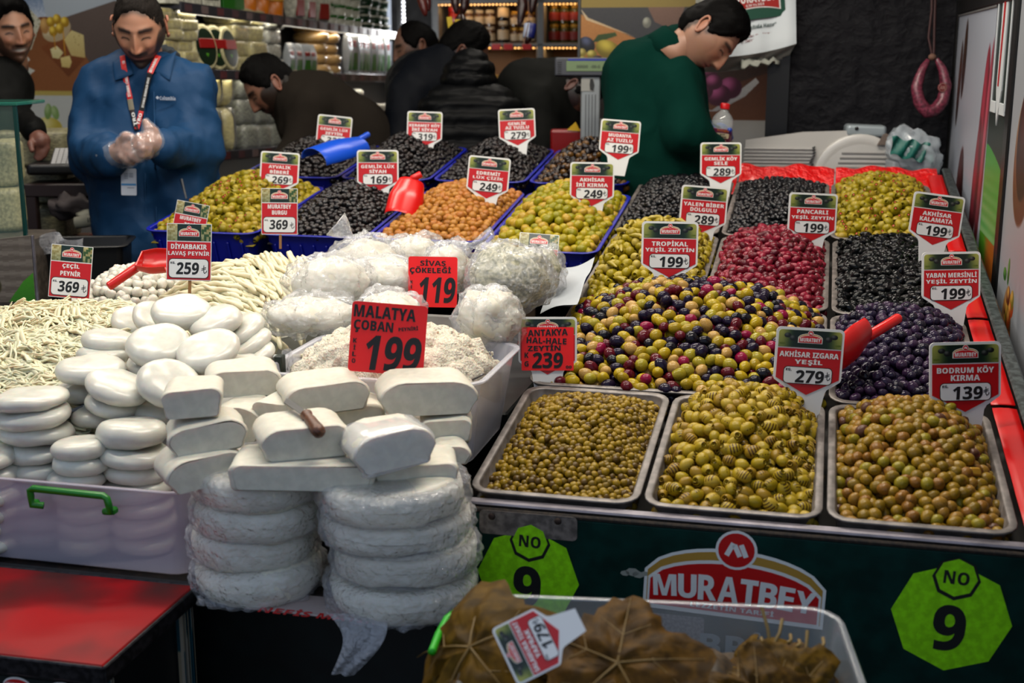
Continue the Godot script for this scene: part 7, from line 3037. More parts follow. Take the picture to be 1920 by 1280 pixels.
func man_in_blue():
	var o := thing("person", "bearded man in a blue hooded jacket looking down at his gloved hands", "person")
	var D := 4.24
	var J := func(px, py, d := 4.24): return at(px, py, d)
	var bones := [
		[J.call(228, 188), J.call(232, 330), 0.105, 0.105], [J.call(322, 188), J.call(335, 330), 0.105, 0.110],
		[J.call(190, 164), J.call(252, 142), 0.070, 0.075], [J.call(364, 168), J.call(285, 142), 0.072, 0.075],
		[J.call(245, 330), J.call(255, 520), 0.115, 0.125], [J.call(335, 330), J.call(345, 520), 0.115, 0.125],
		[J.call(188, 172), J.call(172, 285, 4.20), 0.070, 0.072], [J.call(172, 288, 4.20), J.call(213, 290, 3.98), 0.066, 0.052],
		[J.call(358, 178), J.call(374, 280, 4.20), 0.070, 0.070], [J.call(374, 282, 4.20), J.call(306, 276, 3.98), 0.064, 0.054]]
	var torso := bones.duplicate()
	var blue := mat(Color(0.075, 0.205, 0.335), 0.55, 0.0, {"spec": 0.25})
	var g := cloth(bones, 0.0115, 0.045, 0.020, 4)
	part("jacket", g, blue, o)
	var lb := []
	var hip: Vector3 = J.call(300, 520)
	legs(lb, Vector3(hip.x, 0.85, hip.z), 0.10, 0.095)
	part("trousers", skin_over(lb, 0.018, 0.04), mat(Color(0.03, 0.03, 0.04), 0.7), o)
	# collar flaps, hood, placket
	var H := func(px, py, out := 0.004): return body_hit(torso, 0.045, px, py, out)
	g = G.new()
	for a in [[[212, 118], [238, 105], [250, 140], [216, 152]], [[330, 96], [296, 112], [286, 134], [318, 150]]]:
		var c := []
		for q in a:
			c.append(H.call(q[0], q[1], 0.014))
		g.sheet(6, 6, func(s, t): return (c[0].lerp(c[1], s)).lerp(c[3].lerp(c[2], s), t) + Vector3(0, 0, 0.008 * sin(PI * s) * sin(PI * t)), 0.006)
	part("collar", g, blue, o)
	g = G.new()
	var nk: Vector3 = J.call(264, 92)
	var ring := []
	for k in 15:
		var a := PI * (0.0 + 0.5 * k / 14.0)
		ring.append(nk + Vector3(cos(a) * 0.100, -0.03 + 0.02 * sin(a), -sin(a) * 0.085))
	g.tube(ring, 0.026, 10)
	g.warp(0.012, 24.0, 3)
	part("hood", g, mat(Color(0.19, 0.21, 0.23), 0.7, 0.0, {"spec": 0.2}), o)
	g = G.new()
	var pts := []
	for k in 16:
		pts.append(H.call(270.0 + 4.0 * k / 15.0, 150 + 21.0 * k, 0.001))
	g.tube(pts, 0.004, 6)
	var p2 := []
	for k in 14:
		p2.append(H.call(288.0 + 6.0 * k / 13.0, 150 + 24.0 * k, 0.001))
	g.tube(p2, 0.003, 6)
	part("placket", g, blue, o)
	g = G.new()
	g.tube([H.call(340, 335), H.call(344, 352), H.call(349, 372)], 0.004, 6)
	part("pocket_zip", g, mat(Color(0.5, 0.5, 0.5), 0.4, 0.5), o)
	# chest logo
	var lp: Vector3 = H.call(312, 184, 0.012)
	var ln := Node3D.new()
	ln.name = "chest_logo"
	ln.transform = Transform3D(Basis(Vector3.UP, 0.12) * Basis(Vector3.BACK, -0.03), lp)
	o.add_child(ln)
	var sil := mat(Color(0.62, 0.65, 0.70), 0.4)
	text("Columbia", ln, Vector3(0.004, 0, 0), 0.050, 0.0125, sil, font_serif, 0.001)
	g = G.new()
	g.box(Vector3(-0.028, 0.001, 0), Vector3(0.008, 0.008, 0.001), 0.0, Basis(Vector3.BACK, PI / 4))
	part("logo_mark", g, sil, ln)
	# head
	make_head(o, {"skin": Color(0.60, 0.43, 0.34), "hair": Color(0.13, 0.115, 0.105), "beard": 0.97, "smile": 0.9, "thick": 0.006, "seed": 5, "nu": 92, "nv": 100}, turned(J.call(262, 52, 4.13), Vector3(0.10, -0.50, 1.0), Vector3(0.03, 1, 0.25), 1.04))
	# hands: skin, then the thin film of the gloves
	var K := func(px, py, d := 3.93): return at(px, py, d)
	var left := [
		[K.call(210, 288, 3.97), K.call(238, 286, 3.93), 0.030, 0.034], [K.call(232, 270), K.call(242, 296), 0.024, 0.024],
		[K.call(240, 266, 3.91), K.call(256, 274, 3.88), 0.0125, 0.0115], [K.call(256, 274, 3.88), K.call(268, 286, 3.89), 0.0115, 0.0095],
		[K.call(238, 276, 3.90), K.call(252, 284, 3.87), 0.0125, 0.0115], [K.call(252, 284, 3.87), K.call(264, 294, 3.88), 0.0115, 0.0095],
		[K.call(234, 286, 3.90), K.call(247, 293, 3.87), 0.0120, 0.0110], [K.call(247, 293, 3.87), K.call(257, 300, 3.88), 0.0110, 0.0090],
		[K.call(228, 294, 3.90), K.call(240, 300, 3.88), 0.0110, 0.0100], [K.call(240, 300, 3.88), K.call(249, 305, 3.89), 0.0100, 0.0085],
		[K.call(226, 268, 3.92), K.call(236, 256, 3.90), 0.014, 0.0125], [K.call(236, 256, 3.90), K.call(248, 257, 3.89), 0.0125, 0.010]]
	var right := [
		[K.call(306, 272, 3.97), K.call(280, 268, 3.92), 0.030, 0.034], [K.call(284, 250), K.call(276, 284), 0.024, 0.024],
		[K.call(276, 256, 3.90), K.call(262, 258, 3.87), 0.0125, 0.0115], [K.call(262, 258, 3.87), K.call(252, 266, 3.87), 0.0115, 0.0095],
		[K.call(278, 268, 3.89), K.call(264, 268, 3.86), 0.0125, 0.0115], [K.call(264, 268, 3.86), K.call(254, 276, 3.86), 0.0115, 0.0095],
		[K.call(278, 279, 3.89), K.call(266, 279, 3.86), 0.0120, 0.0110], [K.call(266, 279, 3.86), K.call(257, 286, 3.87), 0.0110, 0.0090],
		[K.call(276, 288, 3.89), K.call(266, 290, 3.87), 0.0110, 0.0100], [K.call(266, 290, 3.87), K.call(259, 295, 3.88), 0.0100, 0.0085],
		[K.call(284, 256, 3.92), K.call(279, 240, 3.91), 0.0150, 0.0130], [K.call(279, 240, 3.91), K.call(273, 229, 3.91), 0.0130, 0.0100]]
	var hand_skin := mat(Color(0.56, 0.40, 0.33), 0.5, 0.0, {"sss": 0.08})
	for s in 2:
		part("hand", skin_over([left, right][s], 0.004, 0.008), hand_skin, o)
		var gl := []
		for b in [left, right][s]:
			gl.append([b[0], b[1], b[2] + 0.0035, b[3] + 0.0035])
		gl.append([[K.call(205, 292, 3.98), K.call(232, 292, 3.94), 0.045, 0.036], [K.call(312, 276, 3.98), K.call(288, 272, 3.94), 0.043, 0.036]][s])
		g = skin_over(gl, 0.0045, 0.012)
		g.warp(0.004, 40.0, 5 + s)
		part("glove", g, mat(Color(0.95, 0.97, 1.0, 0.10), 0.14), o)
	# what hangs round his neck
	o = thing("lanyard", "red and black lanyard with a white card worn over the blue jacket", "lanyard")
	var strap := func(called, path, m, wd):
		var sg := G.new()
		var q := []
		for a in path:
			q.append(H.call(a[0], a[1], 0.026 if a[1] < 158 else 0.010))
		var cv := Curve3D.new()
		for k in q.size():
			var t: Vector3 = (q[mini(k + 1, q.size() - 1)] - q[maxi(k - 1, 0)]) / 6.0
			cv.add_point(q[k], -t, t)
		var L := cv.get_baked_length()
		sg.sheet(2, 20, func(s, t):
			var p := cv.sample_baked(L * t)
			var d := (cv.sample_baked(minf(L, L * t + 0.01)) - cv.sample_baked(maxf(0, L * t - 0.01))).normalized()
			var sd := d.cross(Vector3(0, 0, 1)).normalized()
			return p + sd * ((s - 0.5) * wd), 0.0015)
		part(called, sg, m, o)
	var lr := mat(Color(0.72, 0.055, 0.03), 0.5)
	var lk := mat(Color(0.03, 0.03, 0.035), 0.5)
	strap.call("strap_red", [[229, 104], [232, 125], [238, 160], [244, 186]], lr, 0.017)
	strap.call("strap_picture", [[243.5, 186], [247, 206]], mat(Color(0.42, 0.40, 0.33), 0.5), 0.017)
	strap.call("strap_dark", [[247, 206], [252, 228], [256, 244]], mat(Color(0.11, 0.03, 0.035), 0.5), 0.015)
	strap.call("strap_red", [[297, 104], [288, 122], [281, 137]], lr, 0.018)
	strap.call("strap_black", [[281, 137], [273, 170], [265, 208]], lk, 0.016)
	strap.call("strap_red", [[265, 208], [259, 232], [256, 242]], lr, 0.015)
	var writing := func(s, x0, y0, x1, y1, h):
		var a: Vector3 = H.call(x0, y0, 0.029 if y0 < 158 else 0.0135)
		var b: Vector3 = H.call(x1, y1, 0.029 if y1 < 158 else 0.0135)
		var n := Node3D.new()
		n.name = "strap_print"
		var d := (b - a).normalized()
		var zz := (Vector3(0, 0, 1) - d * d.z).normalized()
		n.transform = Transform3D(Basis(d, zz.cross(d), zz), (a + b) * 0.5)
		o.add_child(n, true)
		text(s, n, Vector3.ZERO, a.distance_to(b) * 0.95, h, M.sign_white, null, 0.0006)
	writing.call("ISTANBUL CHAMBER OF TOUR", 243, 183, 231, 112, 0.009)
	writing.call("ISTANBUL", 281, 136, 294, 108, 0.008)
	writing.call("ISTANBUL REHBERLER ODASI", 267, 203, 279, 144, 0.007)
	writing.call("TRO", 254, 236, 249, 210, 0.010)
	writing.call("TRO", 258, 234, 264, 212, 0.010)
	g = G.new()
	g.tube([K.call(246, 304, 3.99), K.call(244, 318, 4.0)], 0.0015, 6)
	part("cord", g, lk, o)
	var cn := Node3D.new()
	cn.name = "name_card"
	cn.transform = stand(K.call(241.5, 341, 4.0), 0.0, 6.0, -1.0)
	o.add_child(cn)
	g = G.new()
	g.prism(rrect(0.048, 0.083, 0.003, 2), -0.001, 0.001)
	part("card", g, mat(Color(0.68, 0.70, 0.74), 0.4), cn)
	g = G.new()
	g.box(Vector3(0, -0.008, 0.0013), Vector3(0.046, 0.006, 0.0006), 0.0)
	part("blue_line", g, mat(Color(0.18, 0.45, 0.65), 0.4), cn)
	g = G.new()
	for k in 7:
		g.box(Vector3(-0.008 + 0.016 * (k % 2), 0.026 - 0.005 * (k / 2), 0.0013), Vector3(0.012, 0.0016, 0.0005), 0.0)
	g.box(Vector3(0.006, -0.018, 0.0013), Vector3(0.022, 0.002, 0.0005), 0.0)
	part("small_print", g, mat(Color(0.35, 0.36, 0.40), 0.5), cn)


func laughing_man():
	var o := thing("person", "laughing young man with dark curly hair in a dark jacket, cut by the frame", "person")
	var J := func(px, py, d := 4.75): return at(px, py, d)
	var bones := [[J.call(-40, 185), J.call(-40, 400), 0.15, 0.16], [J.call(0, 165), J.call(-70, 165), 0.10, 0.10], [J.call(14, 160), J.call(22, 222, 4.66), 0.075, 0.062], [J.call(22, 226, 4.66), J.call(62, 246, 4.5), 0.058, 0.046]]
	part("jacket", cloth(bones, 0.015, 0.05, 0.012, 9), mat(Color(0.035, 0.038, 0.036), 0.6, 0.0, {"spec": 0.18}), o)
	var lb := []
	legs(lb, Vector3(J.call(-40, 400).x, 0.85, J.call(-40, 400).z), 0.1, 0.09)
	part("trousers", skin_over(lb, 0.02, 0.04), mat(Color(0.03, 0.03, 0.04), 0.7), o)
	make_head(o, {"skin": Color(0.56, 0.40, 0.31), "hair": Color(0.03, 0.027, 0.026), "beard": 0.72, "smile": 1.0, "teeth": true, "thick": 0.026, "seed": 2}, turned(J.call(20, 58), Vector3(0.62, -0.16, 0.80), Vector3(-0.12, 1, 0.05)))
	var K := func(px, py, d := 4.46): return at(px, py, d)
	var hand := [[K.call(62, 250, 4.50), K.call(78, 264), 0.026, 0.030], [K.call(74, 256), K.call(70, 276), 0.018, 0.018],
		[K.call(82, 262), K.call(88, 278), 0.0105, 0.0095], [K.call(88, 278), K.call(84, 292), 0.0095, 0.0075],
		[K.call(78, 268), K.call(83, 284), 0.0105, 0.0095], [K.call(83, 284), K.call(78, 297), 0.0095, 0.0075],
		[K.call(73, 271), K.call(78, 287), 0.0100, 0.0090], [K.call(78, 287), K.call(72, 299), 0.0090, 0.0075],
		[K.call(67, 272), K.call(71, 286), 0.0090, 0.0080], [K.call(71, 286), K.call(66, 295), 0.0080, 0.0070],
		[K.call(64, 258), K.call(58, 270, 4.43), 0.013, 0.011], [K.call(58, 270, 4.43), K.call(60, 282, 4.42), 0.011, 0.009]]
	part("hand", skin_over(hand, 0.0045, 0.008), mat(Color(0.40, 0.25, 0.20), 0.5), o)


func bending_man():
	var o := thing("person", "dark haired man in a brown fleece bending low behind the black olives", "person")
	var J := func(px, py, d := 5.0): return at(px, py, d)
	var bones := [[J.call(575, 205), J.call(660, 245, 5.05), 0.125, 0.14], [J.call(590, 240), J.call(670, 290, 5.05), 0.13, 0.15], [J.call(660, 255, 5.1), J.call(700, 330, 5.2), 0.14, 0.16],
		[J.call(556, 185, 4.97), J.call(600, 190), 0.085, 0.11], [J.call(580, 205, 4.86), J.call(566, 285, 4.84), 0.075, 0.065], [J.call(566, 285, 4.84), J.call(520, 320, 4.8), 0.062, 0.05], [J.call(542, 176, 4.98), J.call(556, 182, 4.98), 0.070, 0.08]]
	part("fleece", cloth(bones, 0.015, 0.06, 0.010, 14), mat(Color(0.115, 0.10, 0.085), 0.9, 0.0, {"spec": 0.15}), o)
	var lb := []
	legs(lb, Vector3(J.call(700, 300, 5.25).x, 0.85, J.call(700, 300, 5.25).z), 0.1, 0.09)
	part("trousers", skin_over(lb, 0.02, 0.04), mat(Color(0.03, 0.03, 0.04), 0.7), o)
	make_head(o, {"skin": Color(0.47, 0.33, 0.26), "hair": Color(0.030, 0.026, 0.025), "beard": 0.95, "smile": 0.0, "thick": 0.020, "seed": 7, "bend": 0.03}, turned(J.call(508, 162, 4.95), Vector3(-0.72, -0.66, 0.28), Vector3(-0.55, 0.72, 0.10), 0.98))
	# the other men
	var q := J.call(548, 160, 4.97)
	var g := G.new()
	var ring := []
	for k in 13:
		var a := TAU * k / 12.0
		ring.append(q + Vector3(0.40, 0.55, 0.0).normalized() * 0.0 + (Vector3(0.62, -0.78, 0) * cos(a) + Vector3(0, 0, 1) * sin(a)) * 0.066)
	g.tube(ring, 0.018, 8)
	part("collar", g, mat(Color(0.10, 0.088, 0.075), 0.85), o)


func middle_group():
	# balding man at the back
	var o := thing("person", "balding man in profile at the back beside the lit shelf end", "person")
	var J := func(px, py, d := 5.75): return at(px, py, d)
	var bones := [[J.call(800, 160), J.call(810, 330), 0.16, 0.17], [J.call(770, 165), J.call(850, 165), 0.10, 0.10]]
	part("coat", cloth(bones, 0.017, 0.06, 0.012, 21), mat(Color(0.02, 0.022, 0.026), 0.8), o)
	var lb := []
	legs(lb, Vector3(J.call(805, 300).x, 0.85, J.call(805, 300).z), 0.1, 0.09)
	part("trousers", skin_over(lb, 0.022, 0.04), mat(Color(0.02, 0.02, 0.025), 0.7), o)
	make_head(o, {"skin": Color(0.42, 0.30, 0.245), "hair": Color(0.035, 0.03, 0.03), "beard": 0.45, "smile": 0.4, "thick": 0.004, "bald": 0.75, "seed": 2, "nu": 64, "nv": 64}, turned(J.call(780, 88), Vector3(-0.92, -0.30, 0.22), Vector3(-0.22, 1, 0.05), 0.97))
	# navy jacket
	o = thing("person", "dark haired man in a navy jacket bowed towards the jars", "person")
	J = func(px, py, d := 5.2): return at(px, py, d)
	bones = [[J.call(800, 165), J.call(775, 310), 0.13, 0.16], [J.call(835, 165), J.call(840, 320), 0.12, 0.15], [J.call(775, 165), J.call(835, 130), 0.09, 0.085], [J.call(838, 128), J.call(846, 118), 0.075, 0.07], [J.call(765, 175, 5.1), J.call(752, 290, 5.05), 0.078, 0.07]]
	part("jacket", cloth(bones, 0.016, 0.06, 0.012, 25), mat(Color(0.018, 0.028, 0.052), 0.6, 0.0, {"spec": 0.18}), o)
	lb = []
	legs(lb, Vector3(J.call(805, 300).x, 0.85, J.call(805, 300).z), 0.1, 0.09)
	part("trousers", skin_over(lb, 0.022, 0.04), mat(Color(0.02, 0.02, 0.025), 0.7), o)
	make_head(o, {"skin": Color(0.36, 0.23, 0.18), "hair": Color(0.022, 0.02, 0.02), "beard": 0.6, "smile": 0.0, "thick": 0.016, "seed": 9, "nu": 64, "nv": 64}, turned(J.call(868, 98, 5.18), Vector3(0.80, -0.50, -0.15), Vector3(0.35, 0.85, 0.05)))
	# puffer jacket, seen from behind
	o = thing("person", "person in a black quilted hooded jacket seen from behind", "person")
	J = func(px, py, d := 4.92): return at(px, py, d)
	bones = [[J.call(880, 150), J.call(878, 175), 0.098, 0.095], [J.call(884, 132), J.call(880, 150), 0.07, 0.09]]
	var dark := mat(Color(0.024, 0.027, 0.032), 0.42, 0.0, {"spec": 0.18})
	var g := skin_over(bones, 0.011, 0.05)
	quilt(g, 0.052)
	part("hood", g, dark, o)
	bones = [[J.call(850, 225), J.call(845, 400), 0.125, 0.15], [J.call(915, 225), J.call(920, 400), 0.125, 0.15], [J.call(835, 212), J.call(880, 195), 0.085, 0.09], [J.call(930, 212), J.call(880, 195), 0.085, 0.09], [J.call(826, 225), J.call(818, 330), 0.08, 0.075], [J.call(940, 225), J.call(946, 330), 0.08, 0.075]]
	g = skin_over(bones, 0.014, 0.05)
	quilt(g, 0.055)
	part("jacket", g, dark, o)
	lb = []
	legs(lb, Vector3(J.call(880, 300).x, 0.80, J.call(880, 300).z), 0.1, 0.09)
	part("trousers", skin_over(lb, 0.022, 0.04), mat(Color(0.02, 0.02, 0.025), 0.7), o)
	# bowed man in dark olive
	o = thing("person", "man in a dark olive jacket bowed deep behind the scale", "person")
	J = func(px, py, d := 5.1): return at(px, py, d)
	bones = [[J.call(1000, 190), J.call(985, 350), 0.13, 0.16], [J.call(985, 165), J.call(1048, 165), 0.10, 0.095], [J.call(1040, 200), J.call(1030, 330), 0.11, 0.13], [J.call(1010, 200, 4.98), J.call(1020, 300, 4.95), 0.08, 0.07], [J.call(1048, 150), J.call(1052, 170), 0.075, 0.085]]
	part("jacket", cloth(bones, 0.016, 0.06, 0.012, 31), mat(Color(0.055, 0.058, 0.052), 0.75, 0.0, {"spec": 0.18}), o)
	lb = []
	legs(lb, Vector3(J.call(990, 300).x, 0.85, J.call(990, 300).z), 0.1, 0.09)
	part("trousers", skin_over(lb, 0.022, 0.04), mat(Color(0.02, 0.02, 0.025), 0.7), o)
	make_head(o, {"skin": Color(0.30, 0.19, 0.15), "hair": Color(0.022, 0.02, 0.02), "beard": 0.85, "smile": 0.0, "thick": 0.008, "seed": 3, "nu": 64, "nv": 64}, turned(J.call(1078, 172, 5.06), Vector3(0.35, -0.90, 0.25), Vector3(0.85, 0.40, 0.05), 0.96))


func quilt(g: G, pitch: float):
	var n := g.normals()
	for k in g.v.size():
		var w := absf(sin(g.v[k].y * PI / pitch + 0.5 * sin(g.v[k].x * 9.0)))
		g.v[k] += n[k] * (0.014 * pow(w, 0.55) - 0.008)
	g.warp(0.004, 30.0, 6)


func man_in_green():
	var o := thing("person", "young man with cropped black hair in a dark green fleece looking down", "person")
	var J := func(px, py, d := 4.32): return at(px, py, d)
	var bones := [
		[J.call(1208, 150), J.call(1195, 330), 0.125, 0.125], [J.call(1258, 160), J.call(1262, 330), 0.115, 0.125],
		[J.call(1200, 130), J.call(1262, 105), 0.095, 0.085], [J.call(1262, 104), J.call(1272, 90), 0.078, 0.066],
		[J.call(1195, 330), J.call(1195, 450), 0.125, 0.13], [J.call(1262, 330), J.call(1262, 450), 0.125, 0.13],
		[J.call(1268, 150, 4.22), J.call(1290, 250, 4.16), 0.072, 0.064], [J.call(1290, 252, 4.16), J.call(1326, 290, 4.22), 0.060, 0.050], [J.call(1326, 290, 4.22), J.call(1342, 262, 4.30), 0.050, 0.042],
		[J.call(1175, 160, 4.42), J.call(1178, 290, 4.44), 0.085, 0.075]]
	var green := mat(Color(0.010, 0.14, 0.115), 0.9, 0.0, {"spec": 0.15})
	var g := cloth(bones, 0.0125, 0.05, 0.010, 41)
	part("fleece", g, green, o)
	var lb := []
	legs(lb, Vector3(J.call(1230, 330).x, 0.85, J.call(1230, 330).z), 0.1, 0.095)
	part("trousers", skin_over(lb, 0.018, 0.04), mat(Color(0.03, 0.03, 0.04), 0.7), o)
	g = G.new()
	var e1 := Vector3(0.66, -0.75, 0.0)
	var tops := [J.call(1238, 118, 4.31), J.call(1256, 98, 4.28), J.call(1270, 82, 4.26), J.call(1274, 78, 4.26)]
	var rings := []
	for k in 4:
		var ring := PackedVector3Array()
		for j in 28:
			var a := TAU * j / 28.0
			ring.append(tops[k] + (e1 * cos(a) + Vector3(0, 0, 1) * sin(a)) * [0.105, 0.090, 0.078, 0.070][k])
		rings.append(ring)
	g.loft(rings)
	g.warp(0.005, 24.0, 4)
	part("collar", g, green, o)
	make_head(o, {"skin": Color(0.57, 0.42, 0.34), "hair": Color(0.028, 0.025, 0.025), "beard": 0.22, "smile": 0.0, "thick": 0.030, "seed": 12, "bend": 0.02, "nu": 92, "nv": 100, "width": 0.98}, turned(J.call(1326, 66, 4.22), Vector3(0.50, -0.80, 0.36), Vector3(0.83, 0.52, 0.02), 1.0))
	# blue-gloved hand round the bottle
	var K := func(px, py, d): return at(px, py, d)
	var hand := [[K.call(1344, 266, 4.30), K.call(1350, 248, 4.32), 0.030, 0.032],
		[K.call(1336, 254, 4.27), K.call(1327, 246, 4.25), 0.011, 0.0105], [K.call(1327, 246, 4.25), K.call(1328, 234, 4.20), 0.0105, 0.009],
		[K.call(1338, 242, 4.27), K.call(1327, 236, 4.25), 0.011, 0.0105], [K.call(1327, 236, 4.25), K.call(1328, 228, 4.20), 0.0105, 0.009],
		[K.call(1336, 262, 4.27), K.call(1326, 256, 4.24), 0.011, 0.0100], [K.call(1326, 256, 4.24), K.call(1330, 250, 4.20), 0.0100, 0.0085],
		[K.call(1338, 270, 4.27), K.call(1328, 266, 4.24), 0.010, 0.0095], [K.call(1328, 266, 4.24), K.call(1332, 262, 4.20), 0.0095, 0.008],
		[K.call(1356, 262, 4.30), K.call(1368, 258, 4.27), 0.013, 0.0115], [K.call(1368, 258, 4.27), K.call(1368, 244, 4.22), 0.0115, 0.0095]]
	part("gloved_hand", skin_over(hand, 0.0045, 0.008), mat(Color(0.03, 0.22, 0.55), 0.35), o)


# ---------- scoops, scale, slicer and the like ----------
func stall_back_things():
	var blue := mat(Color(0.05, 0.27, 0.72), 0.3)
	var red := mat(Color(0.76, 0.035, 0.025), 0.28)
	scoop("blue_scoop", "bright blue plastic scoop lying in the black olives under a sign", [at(690, 252, 4.42), at(674, 262, 4.36)], at(588, 288, 4.20), 0.125, blue, Vector3(0.2, -0.9, -0.5))
	# the upright red scoop between the black and the light brown olives
	scoop("red_scoop", "red plastic scoop standing upright between the black and light brown olives", [at(790, 326, 3.84), at(772, 336, 3.84)], at(752, 402, 3.78), 0.105, red, Vector3(0.1, 0.3, -1.0))
	scoop("red_scoop", "red plastic scoop stuck in the purple olives behind a sign", [at(1686, 595, 2.60), at(1626, 632, 2.55)], at(1566, 682, 2.50), 0.105, red, Vector3(-0.2, 0.6, -0.7))
	scale_and_slicer()
	left_corner()


func scale_and_slicer():
	# customer display of a scale on its column
	var o := thing("scale_display", "grey scale display with a green screen on a pale column before the bowed man", "scale")
	var D := 4.62
	var p := at(1103, 125, D)
	o.transform = stand(p, -3.0, 4.0)
	var k := D / FPX
	var grey := mat(Color(0.20, 0.21, 0.24), 0.5)
	var x := Transform3D(Basis(), Vector3(0, -17 * k, -0.03))
	part("housing", rbox(126 * k, 34 * k, 0.06, 0.006, 0.01, 3), grey, o, x)
	var g := G.new()
	g.box(Vector3(2 * k, 1 * k, 0.001), Vector3(86 * k, 19 * k, 0.003), 0.001)
	part("screen", g, mat(Color(0.40, 0.47, 0.33), 0.25), o)
	g = G.new()
	g.box(Vector3(4 * k, 12.5 * k, 0.001), Vector3(84 * k, 4 * k, 0.003), 0.0005)
	part("blue_strip", g, mat(Color(0.04, 0.12, 0.50), 0.4), o)
	text("00000  -00-0", o, Vector3(0, 0, 0.003), 44 * k, 6 * k, mat(Color(0.22, 0.27, 0.18), 0.4))
	g = G.new()
	for j in 6:
		g.box(Vector3(-54 * k, (8 - 4 * j) * k, 0.001), Vector3(8 * k, 1.2 * k, 0.003), 0.0005)
	part("vent", g, mat(Color(0.08, 0.08, 0.09), 0.5), o)
	var foot := -0.36
	g = G.new()
	g.box(Vector3(5 * k, foot * 0.5 - 17 * k, -0.035), Vector3(36 * k, -foot, 0.035), 0.004)
	part("column", g, mat(Color(0.50, 0.52, 0.53), 0.4, 0.3), o)
	g = G.new()
	for j in 4:
		g.box(Vector3((-4 + 6 * j) * k, foot * 0.5 - 30 * k, -0.017), Vector3(1.4 * k, -foot - 0.08, 0.004), 0.001)
	part("groove", g, mat(Color(0.30, 0.31, 0.32), 0.4), o)
	g = G.new()
	g.box(Vector3(-1 * k, -33 * k, -0.016), Vector3(24 * k, 24 * k, 0.002), 0.0005)
	part("sticker", g, mat(Color(0.52, 0.52, 0.50), 0.5), o)
	g = G.new()
	g.prism(PackedVector2Array([Vector2(4, -22), Vector2(9, -22), Vector2(12, -34), Vector2(10, -44), Vector2(4, -42), Vector2(3, -32)]), 0.0, 0.002, Transform3D(Basis.from_scale(Vector3(k, k, 1)), Vector3(0, 0, -0.0148)))
	part("figure_print", g, M.ink, o)
	var base: float = (o.transform * Vector3(0, foot - 17 * k, 0)).y
	g = G.new()
	g.box(Vector3(5 * k, foot - 17 * k - 0.04, 0.0), Vector3(0.34, 0.08, 0.26), 0.01)
	part("scale_body", g, grey, o)
	# a narrow counter behind the olives carries the scale, the slicer and the bags
	g = G.new()
	var yt := base - 0.085
	g.box(lv(-0.30, 2.695, yt * 0.5), Vector3(1.30, yt, 0.26), 0.004, Basis(su, Vector3.UP, hp))
	solo("back_counter", g, mat(Color(0.06, 0.06, 0.065), 0.5), "dark narrow counter behind the red sheets carrying scale and slicer", "counter")
	# slicer
	var q := at(1545, 292, 4.50)
	var s := thing("meat_slicer", "silver slicing machine with a ribbed plate and round blade behind the red sheet", "slicer")
	s.transform = stand(q, -8.0, 0.0)
	k = 4.42 / FPX
	var steel := mat(Color(0.78, 0.77, 0.75), 0.35, 0.15)
	g = G.new()
	g.prism(PackedVector2Array([Vector2(-150, -30), Vector2(60, -30), Vector2(60, 48), Vector2(-40, 44), Vector2(-148, 28)]), -0.03, -0.01, Transform3D(Basis.from_scale(Vector3(k, k, 1)), Vector3.ZERO))
	part("carriage_plate", g, steel, s)
	g = G.new()
	for j in 7:
		g.box(Vector3(-86 * k, (12 - 6.5 * j) * k, -0.006), Vector3(130 * k, 2.2 * k, 0.008), 0.001)
	part("rib", g, mat(Color(0.70, 0.69, 0.68), 0.35, 0.1), s)
	g = G.new()
	for j in 9:
		g.box(Vector3((-20 + 0.8 * j * sin(j)) * k, (16 - 5.5 * j) * k, 0.0), Vector3(6 * k, 1.5 * k, 0.02), 0.001, Basis(Vector3.BACK, 0.5))
	part("grip_teeth", g, mat(Color(0.25, 0.25, 0.25), 0.4, 0.5), s)
	g = G.new()
	var bx := Transform3D(Basis(Vector3.RIGHT, PI / 2), Vector3(66 * k, -44 * k, -0.006))
	g.lathe([Vector2(84 * k, 0), Vector2(86 * k, 0.004), Vector2(84 * k, 0.012), Vector2(70 * k, 0.014), Vector2(68 * k, 0.010), Vector2(66 * k, 0.014), Vector2(10 * k, 0.016)], 40, bx)
	part("blade_cover", g, steel, s)
	g = G.new()
	for j in 5:
		var yy := 22.0 - 9.0 * j
		g.box(Vector3(76 * k, (yy - 16) * k, 0.011), Vector3((88 + 6 * j) * k, 3.2 * k, 0.004), 0.001)
	part("cover_groove", g, mat(Color(0.58, 0.57, 0.56), 0.35, 0.1), s)
	g = G.new()
	g.prism(PackedVector2Array([Vector2(96, 22), Vector2(136, 24), Vector2(112, 44), Vector2(106, 42)]), 0.0, 0.012, Transform3D(Basis.from_scale(Vector3(k, k, 1)), Vector3(0, 0, 0.01)))
	part("guard_tab", g, mat(Color(0.50, 0.44, 0.40), 0.4, 0.4), s)
	part("motor_cap", rbox(76 * k, 22 * k, 0.09, 0.012, 0.015, 3), mat(Color(0.60, 0.64, 0.66), 0.35, 0.2), s, Transform3D(Basis(Vector3.BACK, -0.03), Vector3(76 * k, 36 * k, -0.05)))
	g = G.new()
	g.ball(Vector3(58 * k, 52 * k, -0.002), Vector3(0.007, 0.006, 0.005), Basis(), 10, 6)
	part("knob", g, M.ink, s)
	part("machine_body", rbox(250 * k, 60 * k, 0.10, 0.02, 0.02, 3), steel, s, Transform3D(Basis(), Vector3(0, -76 * k, -0.085)))
	# clear bags with a teal print
	var bagm := mat(Color(0.80, 0.84, 0.87, 0.38), 0.2)
	o = thing("clear_bag", "crumpled clear bag with a teal print beside the slicer", "plastic bag")
	var c := at(1712, 285, 4.36)
	g = G.new()
	var kk := 4.36 / FPX
	g.ball(Vector3.ZERO, Vector3(56 * kk, 42 * kk, 0.07), Basis(Vector3.BACK, -0.45), 40, 26)
